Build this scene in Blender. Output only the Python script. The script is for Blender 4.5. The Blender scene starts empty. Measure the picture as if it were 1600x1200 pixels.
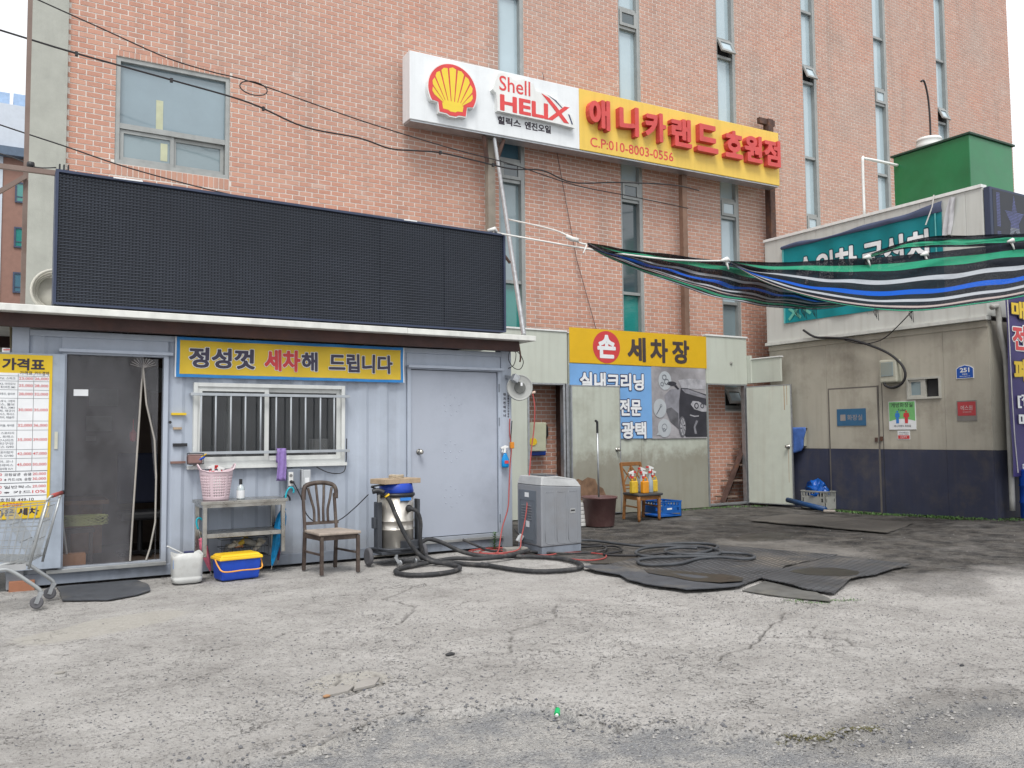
import bpy, math, random
import numpy as np
from mathutils import Vector, Matrix
random.seed(7); rng = np.random.default_rng(7)
S = bpy.context.scene; C = S.collection
pi = math.pi; R = math.radians

# ---------------------------------------------------------------- camera
cam_d = bpy.data.cameras.new('camera'); cam = bpy.data.objects.new('camera', cam_d); C.objects.link(cam)
yaw, pitch, roll = .542698, .0597694, -.0088
F = Vector((math.sin(yaw)*math.cos(pitch), math.cos(yaw)*math.cos(pitch), math.sin(pitch)))
Rt = Vector((math.cos(yaw), -math.sin(yaw), 0)); Up = Rt.cross(F)
cr, sr = math.cos(roll), math.sin(roll)
Rt, Up = cr*Rt+sr*Up, -sr*Rt+cr*Up
mw = Matrix((Rt, Up, -F)).transposed().to_4x4(); mw.translation = Vector((0, 0, 1.52))
cam.matrix_world = mw
cam_d.sensor_width = 36; cam_d.lens = 36*1343.3/1600; cam_d.clip_start = .05; cam_d.clip_end = 2000
S.camera = cam
# ---------------------------------------------------------------- world (bright overcast) and sun
SUN_EL, SUN_AZ = R(58), R(-150)       # azimuth measured from +y clockwise
w = bpy.data.worlds.new('World'); S.world = w; w.use_nodes = True
nt = w.node_tree; nt.nodes.clear(); N = nt.nodes.new; LK = nt.links.new
sky = N('ShaderNodeTexSky'); sky.sky_type = 'NISHITA'; sky.sun_disc = False
sky.sun_elevation = SUN_EL; sky.sun_rotation = SUN_AZ; sky.air_density = 1.0; sky.dust_density = 3.0
hs = N('ShaderNodeHueSaturation'); hs.inputs['Saturation'].default_value = .22; hs.inputs['Value'].default_value = 1.0
tc = N('ShaderNodeTexCoord'); nz = N('ShaderNodeTexNoise'); nz.inputs['Scale'].default_value = 2.2; nz.inputs['Detail'].default_value = 5
LK(tc.outputs['Generated'], nz.inputs['Vector'])
mr = N('ShaderNodeMapRange'); mr.inputs[1].default_value = .3; mr.inputs[2].default_value = .7; mr.inputs[3].default_value = .0; mr.inputs[4].default_value = 1.
LK(nz.outputs['Fac'], mr.inputs[0])
cl = N('ShaderNodeMix'); cl.data_type = 'RGBA'; cl.inputs['A'].default_value = (8.6, 8.8, 9.2, 1); cl.inputs['B'].default_value = (10.2, 10.3, 10.5, 1)
LK(mr.outputs[0], cl.inputs['Factor'])
mx = N('ShaderNodeMix'); mx.data_type = 'RGBA'; mx.inputs['Factor'].default_value = .8
LK(sky.outputs[0], hs.inputs['Color']); LK(hs.outputs[0], mx.inputs['A']); LK(cl.outputs['Result'], mx.inputs['B'])
bg = N('ShaderNodeBackground'); bg.inputs['Strength'].default_value = .088
out = N('ShaderNodeOutputWorld'); LK(mx.outputs['Result'], bg.inputs['Color']); LK(bg.outputs[0], out.inputs[0])
sd = bpy.data.lights.new('sun', 'SUN'); sd.energy = 1.75; sd.angle = R(24); sd.color = (1, .97, .92)
so = bpy.data.objects.new('sun', sd); C.objects.link(so)
sdir = Vector((math.sin(SUN_AZ)*math.cos(SUN_EL), math.cos(SUN_AZ)*math.cos(SUN_EL), math.sin(SUN_EL)))
so.rotation_euler = sdir.to_track_quat('Z', 'Y').to_euler(); so.location = sdir*30
S.view_settings.view_transform = 'Standard'; S.view_settings.look = 'None'; S.view_settings.gamma = 1
S.view_settings.exposure = .70; S.view_settings.use_curve_mapping = False
S.cycles.max_bounces = 6; S.cycles.transparent_max_bounces = 12; S.cycles.caustics_reflective = False; S.cycles.caustics_refractive = False

# ---------------------------------------------------------------- materials
def lin(c):
    return tuple((v/255/12.92 if v/255 <= .04045 else ((v/255+.055)/1.055)**2.4) for v in c)
MATS = {}
def pm(name, col, rough=.6, metal=0., var=.12, scale=5., bump=.1, bscale=60., streak=0., dirt=None, dirt_amt=0., dirt_scale=1.5, spec=.4, alpha=1., trans=0., coat=0., tide=None):
    """procedural material: noise tone variation, fine bump, rain streaks, blotchy dirt"""
    if name in MATS: return MATS[name]
    m = bpy.data.materials.new(name); m.use_nodes = True; n = m.node_tree; nn = n.nodes.new; l = n.links.new
    b = n.nodes['Principled BSDF']
    b.inputs['Metallic'].default_value = metal; b.inputs['Specular IOR Level'].default_value = spec
    b.inputs['Alpha'].default_value = alpha; b.inputs['Transmission Weight'].default_value = trans; b.inputs['Coat Weight'].default_value = coat
    g = nn('ShaderNodeNewGeometry'); pos = g.outputs['Position']
    t = nn('ShaderNodeTexNoise'); t.inputs['Scale'].default_value = scale; t.inputs['Detail'].default_value = 6; t.inputs['Roughness'].default_value = .6
    l(pos, t.inputs['Vector'])
    c1 = nn('ShaderNodeMix'); c1.data_type = 'RGBA'
    c1.inputs['A'].default_value = tuple(v*(1-var) for v in col)+(1,); c1.inputs['B'].default_value = tuple(min(1, v*(1+var)) for v in col)+(1,)
    mm = nn('ShaderNodeMapRange'); mm.inputs[1].default_value = .3; mm.inputs[2].default_value = .7; l(t.outputs['Fac'], mm.inputs[0]); l(mm.outputs[0], c1.inputs['Factor'])
    cur = c1.outputs['Result']
    if streak:
        mp = nn('ShaderNodeMapping'); mp.inputs['Scale'].default_value = (9, 9, .55); l(pos, mp.inputs['Vector'])
        t2 = nn('ShaderNodeTexNoise'); t2.inputs['Scale'].default_value = 1.; t2.inputs['Detail'].default_value = 5; l(mp.outputs[0], t2.inputs['Vector'])
        m2 = nn('ShaderNodeMapRange'); m2.inputs[1].default_value = .47; m2.inputs[2].default_value = .85; m2.inputs[3].default_value = 0; m2.inputs[4].default_value = streak; l(t2.outputs['Fac'], m2.inputs[0])
        c2 = nn('ShaderNodeMix'); c2.data_type = 'RGBA'; l(m2.outputs[0], c2.inputs['Factor']); l(cur, c2.inputs['A'])
        dc = dirt or tuple(v*.35 for v in col); c2.inputs['B'].default_value = tuple(dc)+(1,); cur = c2.outputs['Result']
    if dirt_amt:
        t3 = nn('ShaderNodeTexNoise'); t3.inputs['Scale'].default_value = dirt_scale; t3.inputs['Detail'].default_value = 9; t3.inputs['Roughness'].default_value = .68; l(pos, t3.inputs['Vector'])
        m3 = nn('ShaderNodeMapRange'); m3.inputs[1].default_value = .5; m3.inputs[2].default_value = .68; m3.inputs[3].default_value = 0; m3.inputs[4].default_value = dirt_amt; l(t3.outputs['Fac'], m3.inputs[0])
        c3 = nn('ShaderNodeMix'); c3.data_type = 'RGBA'; l(m3.outputs[0], c3.inputs['Factor']); l(cur, c3.inputs['A'])
        dc = dirt or tuple(v*.35 for v in col); c3.inputs['B'].default_value = tuple(dc)+(1,); cur = c3.outputs['Result']
    if tide:                                         # splashed dirt up to a ragged line on the wall: (height, ragged by, colour, amount)
        sx_ = nn('ShaderNodeSeparateXYZ'); l(pos, sx_.inputs[0]); t4 = nn('ShaderNodeTexNoise'); t4.inputs['Scale'].default_value = 2.3; t4.inputs['Detail'].default_value = 9; t4.inputs['Roughness'].default_value = .7; l(pos, t4.inputs['Vector'])
        a4 = nn('ShaderNodeMath'); a4.operation = 'MULTIPLY_ADD'; l(t4.outputs['Fac'], a4.inputs[0]); a4.inputs[1].default_value = tide[1]*2.4; l(sx_.outputs[2], a4.inputs[2])
        m4 = nn('ShaderNodeMapRange'); m4.inputs[1].default_value = tide[0]+tide[1]*1.2-.18; m4.inputs[2].default_value = tide[0]+tide[1]*1.2+.12; m4.inputs[3].default_value = tide[3]; m4.inputs[4].default_value = 0; l(a4.outputs[0], m4.inputs[0])
        c4 = nn('ShaderNodeMix'); c4.data_type = 'RGBA'; l(m4.outputs[0], c4.inputs['Factor']); l(cur, c4.inputs['A']); c4.inputs['B'].default_value = tuple(tide[2])+(1,); cur = c4.outputs['Result']
    l(cur, b.inputs['Base Color'])
    rr = nn('ShaderNodeMapRange'); rr.inputs[3].default_value = max(0, rough-.1); rr.inputs[4].default_value = min(1, rough+.12); l(t.outputs['Fac'], rr.inputs[0]); l(rr.outputs[0], b.inputs['Roughness'])
    if bump:
        tb = nn('ShaderNodeTexNoise'); tb.inputs['Scale'].default_value = bscale; tb.inputs['Detail'].default_value = 4; l(pos, tb.inputs['Vector'])
        bb = nn('ShaderNodeBump'); bb.inputs['Strength'].default_value = bump; bb.inputs['Distance'].default_value = .01; l(tb.outputs['Fac'], bb.inputs['Height']); l(bb.outputs[0], b.inputs['Normal'])
    MATS[name] = m; m['_cur'] = 1
    return m
def col_socket(m):
    b = m.node_tree.nodes['Principled BSDF']; return b, b.inputs['Base Color'].links[0].from_socket

# ---------------------------------------------------------------- mesh builder
OFF = {}
class MB:
    def __init__(s): s.v = []; s.f = []; s.uv = None
    def add(s, vs, fs):
        k = len(s.v); s.v += [tuple(a) for a in vs]; s.f += [tuple(i+k for i in f) for f in fs]; return s
    def box(s, x0, y0, z0, x1, y1, z1):
        x0, x1 = sorted((x0, x1)); y0, y1 = sorted((y0, y1)); z0, z1 = sorted((z0, z1))
        return s.add([(x0,y0,z0),(x1,y0,z0),(x1,y1,z0),(x0,y1,z0),(x0,y0,z1),(x1,y0,z1),(x1,y1,z1),(x0,y1,z1)],
                     [(0,3,2,1),(4,5,6,7),(0,1,5,4),(1,2,6,5),(2,3,7,6),(3,0,4,7)])
    def fbox(s, P, a0, a1, b0, b1, c0, c1):          # box in a plane's frame; c is height off the plane
        pts = [P(a, b, c) for c in (c0, c1) for a, b in ((a0,b0),(a1,b0),(a1,b1),(a0,b1))]
        return s.add(pts, [(0,3,2,1),(4,5,6,7),(0,1,5,4),(1,2,6,5),(2,3,7,6),(3,0,4,7)])
    def obox(s, c, size, M):
        hx, hy, hz = [q/2 for q in size]; c = Vector(c)
        pts = [c+M@Vector((x,y,z)) for z in (-hz,hz) for x,y in ((-hx,-hy),(hx,-hy),(hx,hy),(-hx,hy))]
        return s.add(pts, [(0,3,2,1),(4,5,6,7),(0,1,5,4),(1,2,6,5),(2,3,7,6),(3,0,4,7)])
    def bar(s, p, q, w_, h_=None, up=(0,0,1)):       # rectangular bar between two points
        p, q = Vector(p), Vector(q); d = q-p; L = d.length; d.normalize(); u = Vector(up)
        if abs(d.dot(u)) > .99: u = Vector((1,0,0))
        x = d.cross(u).normalized(); z = x.cross(d)
        M = Matrix((x, d, z)).transposed()
        return s.obox((p+q)/2, (w_, L, h_ or w_), M)
    def tube(s, pts, r, n=8, cap=True, closed=False):
        pts = [Vector(p) for p in pts]; rs = r if isinstance(r, (list, tuple)) else [r]*len(pts)
        k = len(s.v); m = len(pts); prev = None
        for i, p in enumerate(pts):
            a = pts[i-1] if (i or closed) else p; b = pts[(i+1) % m] if (i < m-1 or closed) else p
            d = (b-a).normalized()
            if prev is None:
                u = d.orthogonal().normalized()
            else:
                u = (prev-d*prev.dot(d)); u = u.normalized() if u.length > 1e-6 else d.orthogonal().normalized()
            prev = u; v = d.cross(u)
            for j in range(n):
                t = 2*pi*j/n; s.v.append(tuple(p+(u*math.cos(t)+v*math.sin(t))*rs[i]))
        for i in range(m-1 if not closed else m):
            for j in range(n):
                a = k+i*n+j; b = k+i*n+(j+1) % n; c = k+((i+1) % m)*n+(j+1) % n; d_ = k+((i+1) % m)*n+j
                s.f.append((a,b,c,d_))
        if cap and not closed:
            s.f.append(tuple(k+j for j in range(n))[::-1]); s.f.append(tuple(k+(m-1)*n+j for j in range(n)))
        return s
    def cyl(s, p, q, r0, r1=None, n=20): return s.tube([p, q], [r0, r1 if r1 is not None else r0], n)
    def lathe(s, prof, c=(0,0,0), n=28, sx=1., sy=1., axis=None):
        k = len(s.v); M = axis or Matrix.Identity(3); c = Vector(c)
        for r, z in prof:
            for j in range(n):
                t = 2*pi*j/n; s.v.append(tuple(c+M@Vector((r*math.cos(t)*sx, r*math.sin(t)*sy, z))))
        for i in range(len(prof)-1):
            for j in range(n):
                s.f.append((k+i*n+j, k+i*n+(j+1)%n, k+(i+1)*n+(j+1)%n, k+(i+1)*n+j))
        s.f.append(tuple(k+j for j in range(n))[::-1]); s.f.append(tuple(k+(len(prof)-1)*n+j for j in range(n)))
        return s
    def prism(s, pts, P, c0, c1):                    # 2D outline in a plane's frame, extruded along the normal
        n = len(pts); vs = [P(a,b,c0) for a,b in pts]+[P(a,b,c1) for a,b in pts]
        return s.add(vs, [tuple(range(n))[::-1], tuple(range(n,2*n))]+[(i,(i+1)%n,n+(i+1)%n,n+i) for i in range(n)])
    def flat(s, pts, P, c): return s.add([P(a,b,c) for a,b in pts], [tuple(range(len(pts)))])
    def grid(s, rows, closed=False):                 # rows of points -> quads
        k = len(s.v); m = len(rows[0])
        for r in rows: s.v += [tuple(p) for p in r]
        for i in range(len(rows)-1):
            for j in range(m-(0 if closed else 1)):
                s.f.append((k+i*m+j, k+i*m+(j+1)%m, k+(i+1)*m+(j+1)%m, k+(i+1)*m+j))
        return s
    def build(s, name, mat, parent=None, smooth=False, bevel=0., solid=0., seg=2):
        o_ = OFF.get(parent.name, Vector((0,0,0))) if parent else Vector((0,0,0))
        me = bpy.data.meshes.new(name)
        me.from_pydata([(x-o_[0], y-o_[1], z-o_[2]) for x, y, z in s.v], [], s.f)
        ms = mat if isinstance(mat, (list, tuple)) else [mat]
        for m_ in ms: me.materials.append(m_)
        if smooth: me.polygons.foreach_set('use_smooth', [True]*len(me.polygons))
        me.update()
        ob = bpy.data.objects.new(name, me); C.objects.link(ob)
        if parent: ob.parent = parent; OFF[ob.name] = o_
        if solid:
            md = ob.modifiers.new('solid', 'SOLIDIFY'); md.thickness = solid; md.offset = 0
        if bevel:
            md = ob.modifiers.new('bevel', 'BEVEL'); md.width = bevel; md.segments = seg; md.limit_method = 'ANGLE'; md.angle_limit = R(40)
        return ob
def thing(name, label, cat, loc=(0,0,0), group=None):
    o = bpy.data.objects.new(name, None); C.objects.link(o); o.location = loc; o.empty_display_size = .1
    o['label'] = label; o['category'] = cat
    if group: o['group'] = group
    OFF[o.name] = Vector(loc); return o
def tag(o, label, cat, group=None):
    o['label'] = label; o['category'] = cat
    if group: o['group'] = group
    return o
def struct(o): o['kind'] = 'structure'; return o
def stuff(o): o['kind'] = 'stuff'; return o
def plane(o, ex, ez, n):
    o, ex, ez, n = Vector(o), Vector(ex), Vector(ez), Vector(n)
    return lambda a, b, c=0.: tuple(o+ex*a+ez*b+n*c)
def front(y): return plane((0,y,0), (1,0,0), (0,0,1), (0,-1,0))          # faces the yard
def side(x): return plane((x,0,0), (0,-1,0), (0,0,1), (-1,0,0))          # right building's wall, a = -y
def smooth_path(pts, k=6):
    pts = [Vector(p) for p in pts]; P = [pts[0]]+pts+[pts[-1]]; o = []
    for i in range(1, len(P)-2):
        for j in range(k):
            t = j/k; a, b, c, d = P[i-1], P[i], P[i+1], P[i+2]
            o.append(.5*((2*b)+(c-a)*t+(2*a-5*b+4*c-d)*t*t+(3*b-a-3*c+d)*t**3))
    o.append(pts[-1]); return o
_tx = {}; _ras = {}
desc = ['경차, 모닝, 스파크', '엑센트, K3, 아이오닉', '프라이드, 폭스바겐, SM3', '아반떼, 크루즈, 말리부', '쏘나타, 스토닉, 그랜저', 'K5, 렉스, 볼보', '아우디, 폭스, XM3', '일렉트릭, 재규어', 'K7, 제네시스, 렉서스', '투싼, 모하비, 테슬라', '포르쉐, 테이블, 체어맨', '렉스턴, 스포티지', '쏘렌토, 트래스', 'BMW 7시리즈', 'SUV 티구안', '제네시스 G90', '카니발, 포터탑차', '제네시스 GV80', '스타리아, 코나', '봉고, 트래버스', '그랜드, 수입대형 SUV']
TEXTS = list(dict.fromkeys(['(쿠폰)은 세차', '02-04-447007', '24시간 녹화중', '251', 'Beomgol-ro', 'C.P:010-8003-0556', 'CCTV', 'HELI', 'Shell', 'Toilet', '[젤리', '가격표', '개방화장실', '관계자외출입금지', '매입', '무인경비구역', '범골로', '손', '손세차 가격표', '애니카랜드 호원점', '에스원', '엔진오일', '의', '의정부시 호원동 449-10', '차  종', '카드결제', '화장실', '확인', '힐릭스', '정성껏', '세차', '해', '드립니다', '세', '차', '장', '실내크리닝', '전문', '광택', '애', '니', '카', '랜', '드', '호', '원', '점', '수입차', '국산차', '매매', '폐차', '코팅살균  승용', '※ 카드10%  승합', '일반왁스', '※ 카드', ' 20,000', ' 30,000', '20,000', '10%', '30,000', '40,000', '50,000', '23,000', '26,000', '25,000', '28,000', '32,000', '35,000', '36,000', '39,000', '42,000', '47,000', '45,000', '대', '지', '컨', '테', '이', '너', '0', '3', '1', '6', '4', '7']+desc))
def _load_texts():
    """all strings set as lines of one text object, then split by line (opening the font once)"""
    strs = [t for t in TEXTS if t not in _tx]
    c = bpy.data.curves.new('t', 'FONT'); c.body = chr(10).join(strs); c.space_line = 4; c.resolution_u = 3; c.offset = .008
    ts_ = bpy.data.scenes.new('t'); o = bpy.data.objects.new('t', c); ts_.collection.objects.link(o); ts_.view_layers[0].update()
    m = bpy.data.meshes.new_from_object(o.evaluated_get(ts_.view_layers[0].depsgraph))
    v = np.array([tuple(q.co) for q in m.vertices]); f = [tuple(p.vertices) for p in m.polygons]
    dy = 4.0; row = [int(round((.3-v[list(q), 1].mean())/dy)) for q in f]
    for i, t in enumerate(strs):
        ff = [q for q, r_ in zip(f, row) if r_ == i]; used = sorted({k for q in ff for k in q}); mp = {k: j for j, k in enumerate(used)}
        vv = v[used].copy() if used else np.zeros((0, 3)); vv[:, 1] += i*dy; _tx[t] = (vv, [tuple(mp[k] for k in q) for q in ff])
    bpy.data.objects.remove(o); bpy.data.curves.remove(c); bpy.data.meshes.remove(m); bpy.data.scenes.remove(ts_)
def text_geo(body):
    if body not in _tx:
        if body not in TEXTS: TEXTS.append(body)
        _load_texts()
    return _tx[body]
def raster_geo(body, r_, aspect=1.):
    """letters thickened by r_ em: rasterised, dilated, outlined by marching squares. Returns vertices, faces, rim segments, box of the plain letters"""
    key = (body, r_, round(aspect, 2))
    if key in _ras: return _ras[key]
    v, f = text_geo(body); N_ = 72; pad = r_+.06; x0, y0 = v[:,0].min()-pad, v[:,1].min()-pad; W = int((v[:,0].max()+pad-x0)*N_)+2; H = int((v[:,1].max()+pad-y0)*N_)+2
    S_ = 2; g = np.zeros((H*S_, W*S_), bool); P = (v[:, :2]-[x0, y0])*N_*S_
    for q in f:
        for k in range(1, len(q)-1):
            a, b, c = P[q[0]], P[q[k]], P[q[k+1]]; mx0, my0 = np.floor(np.minimum(np.minimum(a, b), c)).astype(int); mx1, my1 = np.ceil(np.maximum(np.maximum(a, b), c)).astype(int)+1
            X_, Y_ = np.meshgrid(np.arange(mx0, mx1)+.5, np.arange(my0, my1)+.5); d = (b[0]-a[0])*(c[1]-a[1])-(c[0]-a[0])*(b[1]-a[1])
            if abs(d) < 1e-9: continue
            u = ((X_-a[0])*(c[1]-a[1])-(c[0]-a[0])*(Y_-a[1]))/d; w2 = ((b[0]-a[0])*(Y_-a[1])-(X_-a[0])*(b[1]-a[1]))/d
            g[my0:my1, mx0:mx1] |= ((u >= -.01) & (w2 >= -.01) & (u+w2 <= 1.01))[:g.shape[0]-my0, :g.shape[1]-mx0]
    R_ = r_*N_*S_; o = g.copy()
    if R_ >= .5:
        k = int(R_)
        for dy in range(-k, k+1):
            dx = int(math.sqrt(max(0, R_*R_-dy*dy))); 
            sh = np.zeros_like(g); src = g[max(0,-dy):g.shape[0]-max(0,dy)]; sh[max(0,dy):g.shape[0]-max(0,-dy)] = src
            cs = np.concatenate([np.zeros((g.shape[0],1)), np.cumsum(sh, 1)], 1); idx = np.arange(g.shape[1]); o |= (cs[:, np.minimum(idx+dx+1, g.shape[1])]-cs[:, np.maximum(idx-dx, 0)]) > 0
    F_ = o.astype(float); F_ = F_[:H//1*S_, :W*S_].reshape(H, S_, W, S_).mean((1, 3)); K = np.pad(F_, 1); F_ = (K[1:-1,1:-1]*2+K[:-2,1:-1]+K[2:,1:-1]+K[1:-1,:-2]+K[1:-1,2:])/6
    F_[0] = F_[-1] = 0; F_[:,0] = F_[:,-1] = 0
    V_, Fc, Sg = [], [], []; ins = F_ > .5
    def T(i, j): return (x0+(j+.5)/N_, y0+(i+.5)/N_)
    full = ins[:-1,:-1] & ins[1:,:-1] & ins[:-1,1:] & ins[1:,1:]; anyc = (ins[:-1,:-1] | ins[1:,:-1] | ins[:-1,1:] | ins[1:,1:]) & ~full
    for i in range(H-1):
        j = 0; row = full[i]
        js = np.flatnonzero(np.diff(np.concatenate([[0], row.astype(np.int8), [0]])))
        for a, b in [(q, min(q+7, e_)) for a_, e_ in zip(js[::2], js[1::2]) for q in range(a_, e_, 7)]:
            k = len(V_); V_ += [T(i, a), T(i, b), T(i+1, b), T(i+1, a)]; Fc.append((k, k+1, k+2, k+3))
    for i, j in zip(*np.nonzero(anyc)):
        cs = [(i, j), (i, j+1), (i+1, j+1), (i+1, j)]; poly = []; cut = []
        for q in range(4):
            a, b = cs[q], cs[(q+1) % 4]; fa, fb = F_[a], F_[b]
            if fa > .5: poly.append(T(*a))
            if (fa > .5) != (fb > .5):
                t = (.5-fa)/(fb-fa); pa, pb = T(*a), T(*b); p = (pa[0]+(pb[0]-pa[0])*t, pa[1]+(pb[1]-pa[1])*t); poly.append(p); cut.append((p, fa > .5))
        if len(poly) >= 3: k = len(V_); V_ += poly; Fc.append(tuple(range(k, k+len(poly))))
        for q in range(len(cut)):
            if cut[q][1]: Sg.append((cut[q][0], cut[(q+1) % len(cut)][0]))
    bx = (v[:,0].min(), v[:,0].max(), v[:,1].min(), v[:,1].max()); _ras[key] = (V_, Fc, Sg, bx); return _ras[key]
def put_text(mb, body, P, cx, cy, w_, h_, c=.004, bold=.0, grow=0.):
    b_ = grow or bold
    if b_ >= .03:
        v, f, _, (x0, x1, y0, y1) = raster_geo(body, b_); r_ = bold or 0.
        x0, x1, y0, y1 = x0-bold, x1+bold, y0-bold, y1+bold
    else:
        v, f = text_geo(body); x0, x1, y0, y1 = v[:,0].min(), v[:,0].max(), v[:,1].min(), v[:,1].max(); v = v[:, :2]
    sx = w_/(x1-x0); sy = h_/(y1-y0); mb.add([P(cx-w_/2+(a-x0)*sx, cy-h_/2+(b-y0)*sy, c) for a, b in v], f); return mb
def letters(body, P, cx, cy, w_, h_, c0, c1, bold=.05):   # raised letters with depth
    v, f, sg, (x0, x1, y0, y1) = raster_geo(body, bold); x0, x1, y0, y1 = x0-bold, x1+bold, y0-bold, y1+bold; sx = w_/(x1-x0); sy = h_/(y1-y0)
    T = lambda q, c: P(cx-w_/2+(q[0]-x0)*sx, cy-h_/2+(q[1]-y0)*sy, c); mb = MB(); mb.add([T(q, c1) for q in v], f)
    for a, b in sg: mb.add([T(a, c0), T(b, c0), T(b, c1), T(a, c1)], [(0, 1, 2, 3)])
    return mb
def tiles(mb, P, a0, a1, b0, b1, c0, c1, holes=()):
    A = sorted({a0, a1, *[min(max(h[0],a0),a1) for h in holes], *[min(max(h[1],a0),a1) for h in holes]})
    for i in range(len(A)-1):
        iv = [(b0, b1)]
        for h in holes:
            if h[0] < (A[i]+A[i+1])/2 < h[1]:
                nv = []
                for p, q in iv:
                    if h[3] <= p or h[2] >= q: nv.append((p, q)); continue
                    if h[2] > p: nv.append((p, h[2]))
                    if h[3] < q: nv.append((h[3], q))
                iv = nv
        for p, q in iv: mb.fbox(P, A[i], A[i+1], p, q, c0, c1)
    return mb
def vnoise(x, y, seed=0):
    xi, yi = np.floor(x).astype(np.int64), np.floor(y).astype(np.int64); xf, yf = x-xi, y-yi
    def h(a, b):
        n = (a*374761393+b*668265263+seed*1442695041) & 0xffffffff; n = ((n ^ (n >> 13))*1274126177) & 0xffffffff
        return ((n ^ (n >> 16)) & 0xffff)/65535.
    u, v = xf*xf*(3-2*xf), yf*yf*(3-2*yf)
    return (h(xi,yi)*(1-u)+h(xi+1,yi)*u)*(1-v)+(h(xi,yi+1)*(1-u)+h(xi+1,yi+1)*u)*v
def fbm(x, y, o=4, seed=0):
    s_ = 0; a = .5
    for i in range(o): s_ = s_+a*vnoise(x*2**i, y*2**i, seed+i); a *= .5
    return s_

# palette
white_paint = pm('white_paint', (.72,.73,.72), .5, var=.05, streak=.25, bump=.05)
black_pl = pm('black_plastic', (.02,.021,.024), .45, var=.2, bump=.05)
black_rub = pm('black_rubber', (.028,.029,.032), .65, var=.3, scale=12, bump=.3, bscale=120, dirt=(.16,.15,.14), dirt_amt=.5, dirt_scale=9)
steel = pm('stainless_steel', (.42,.41,.38), .28, .9, var=.18, scale=9, bump=.03, dirt_amt=.5, dirt_scale=4, dirt=(.16,.14,.12))
galv = pm('galvanised_steel', (.42,.44,.46), .42, .75, var=.15, scale=14, bump=.04, dirt_amt=.3, dirt_scale=5)
rust = pm('rusty_steel', (.085,.05,.042), .75, .1, var=.35, scale=9, bump=.3, bscale=90, dirt=(.16,.07,.035), dirt_amt=.7, dirt_scale=6)
alu = pm('window_aluminium', (.32,.335,.33), .5, .3, var=.1, streak=.35, bump=.03)
cont = pm('container_paint', (.40,.45,.53), .5, var=.07, scale=2.2, streak=.2, dirt=(.20,.215,.25), dirt_amt=.42, tide=(.28,.22,(.19,.19,.19),.6), dirt_scale=1.1, bump=.08, bscale=25)
cont_d = pm('container_paint_dull', (.22,.25,.30), .55, var=.12, scale=3, streak=.35, dirt=(.055,.055,.06), dirt_amt=.5, dirt_scale=1.6, bump=.1, bscale=30)
cream = pm('cream_sandwich_panel', (.50,.53,.47), .55, var=.05, scale=1.6, streak=.22, dirt=(.16,.14,.10), bump=.06, bscale=20)
red_pr = pm('red_print', (.55,.05,.055), .5, var=.05, bump=0); navy_pr = pm('navy_print', (.03,.035,.10), .5, var=.05, bump=0)
dark_pr = pm('dark_print', (.035,.027,.04), .5, var=.05, bump=0); white_pr = pm('white_print', (.72,.74,.76), .5, var=.05, bump=0)
yel_pr = pm('yellow_print', (.68,.47,.02), .5, var=.06, scale=3, bump=.05, bscale=8, streak=.12); grey_pr = pm('grey_print', (.13,.14,.165), .5, var=.05, bump=0)
blue_pr = pm('blue_print', (.035,.20,.58), .5, var=.05, bump=0); cable_m = pm('cable_black', (.02,.02,.023), .6, bump=0)
rope_m = pm('white_rope', (.62,.62,.6), .8, var=.1, bump=.3, bscale=200)
blue_pl = pm('blue_plastic', (.01,.07,.42), .4, var=.12, bump=.05, dirt_amt=.25, dirt_scale=6); yel_pl = pm('yellow_plastic', (.72,.46,.02), .4, var=.08, bump=.05, dirt_amt=.25, dirt_scale=7)
red_pl = pm('red_plastic', (.55,.04,.04), .4, bump=.03)
wood_d = pm('dark_wood', (.06,.043,.036), .55, var=.3, scale=10, bump=.15, dirt=(.2,.17,.14), dirt_amt=.4, dirt_scale=7)
wood_o = pm('orange_wood', (.27,.12,.04), .55, var=.3, scale=12, bump=.15, dirt_amt=.4, dirt_scale=6)
dk_int = pm('dark_interior', (.03,.03,.032), .9, bump=0)
card = pm('cardboard', (.38,.29,.20), .85, var=.15, scale=15, bump=.15, dirt_amt=.3)
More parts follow.
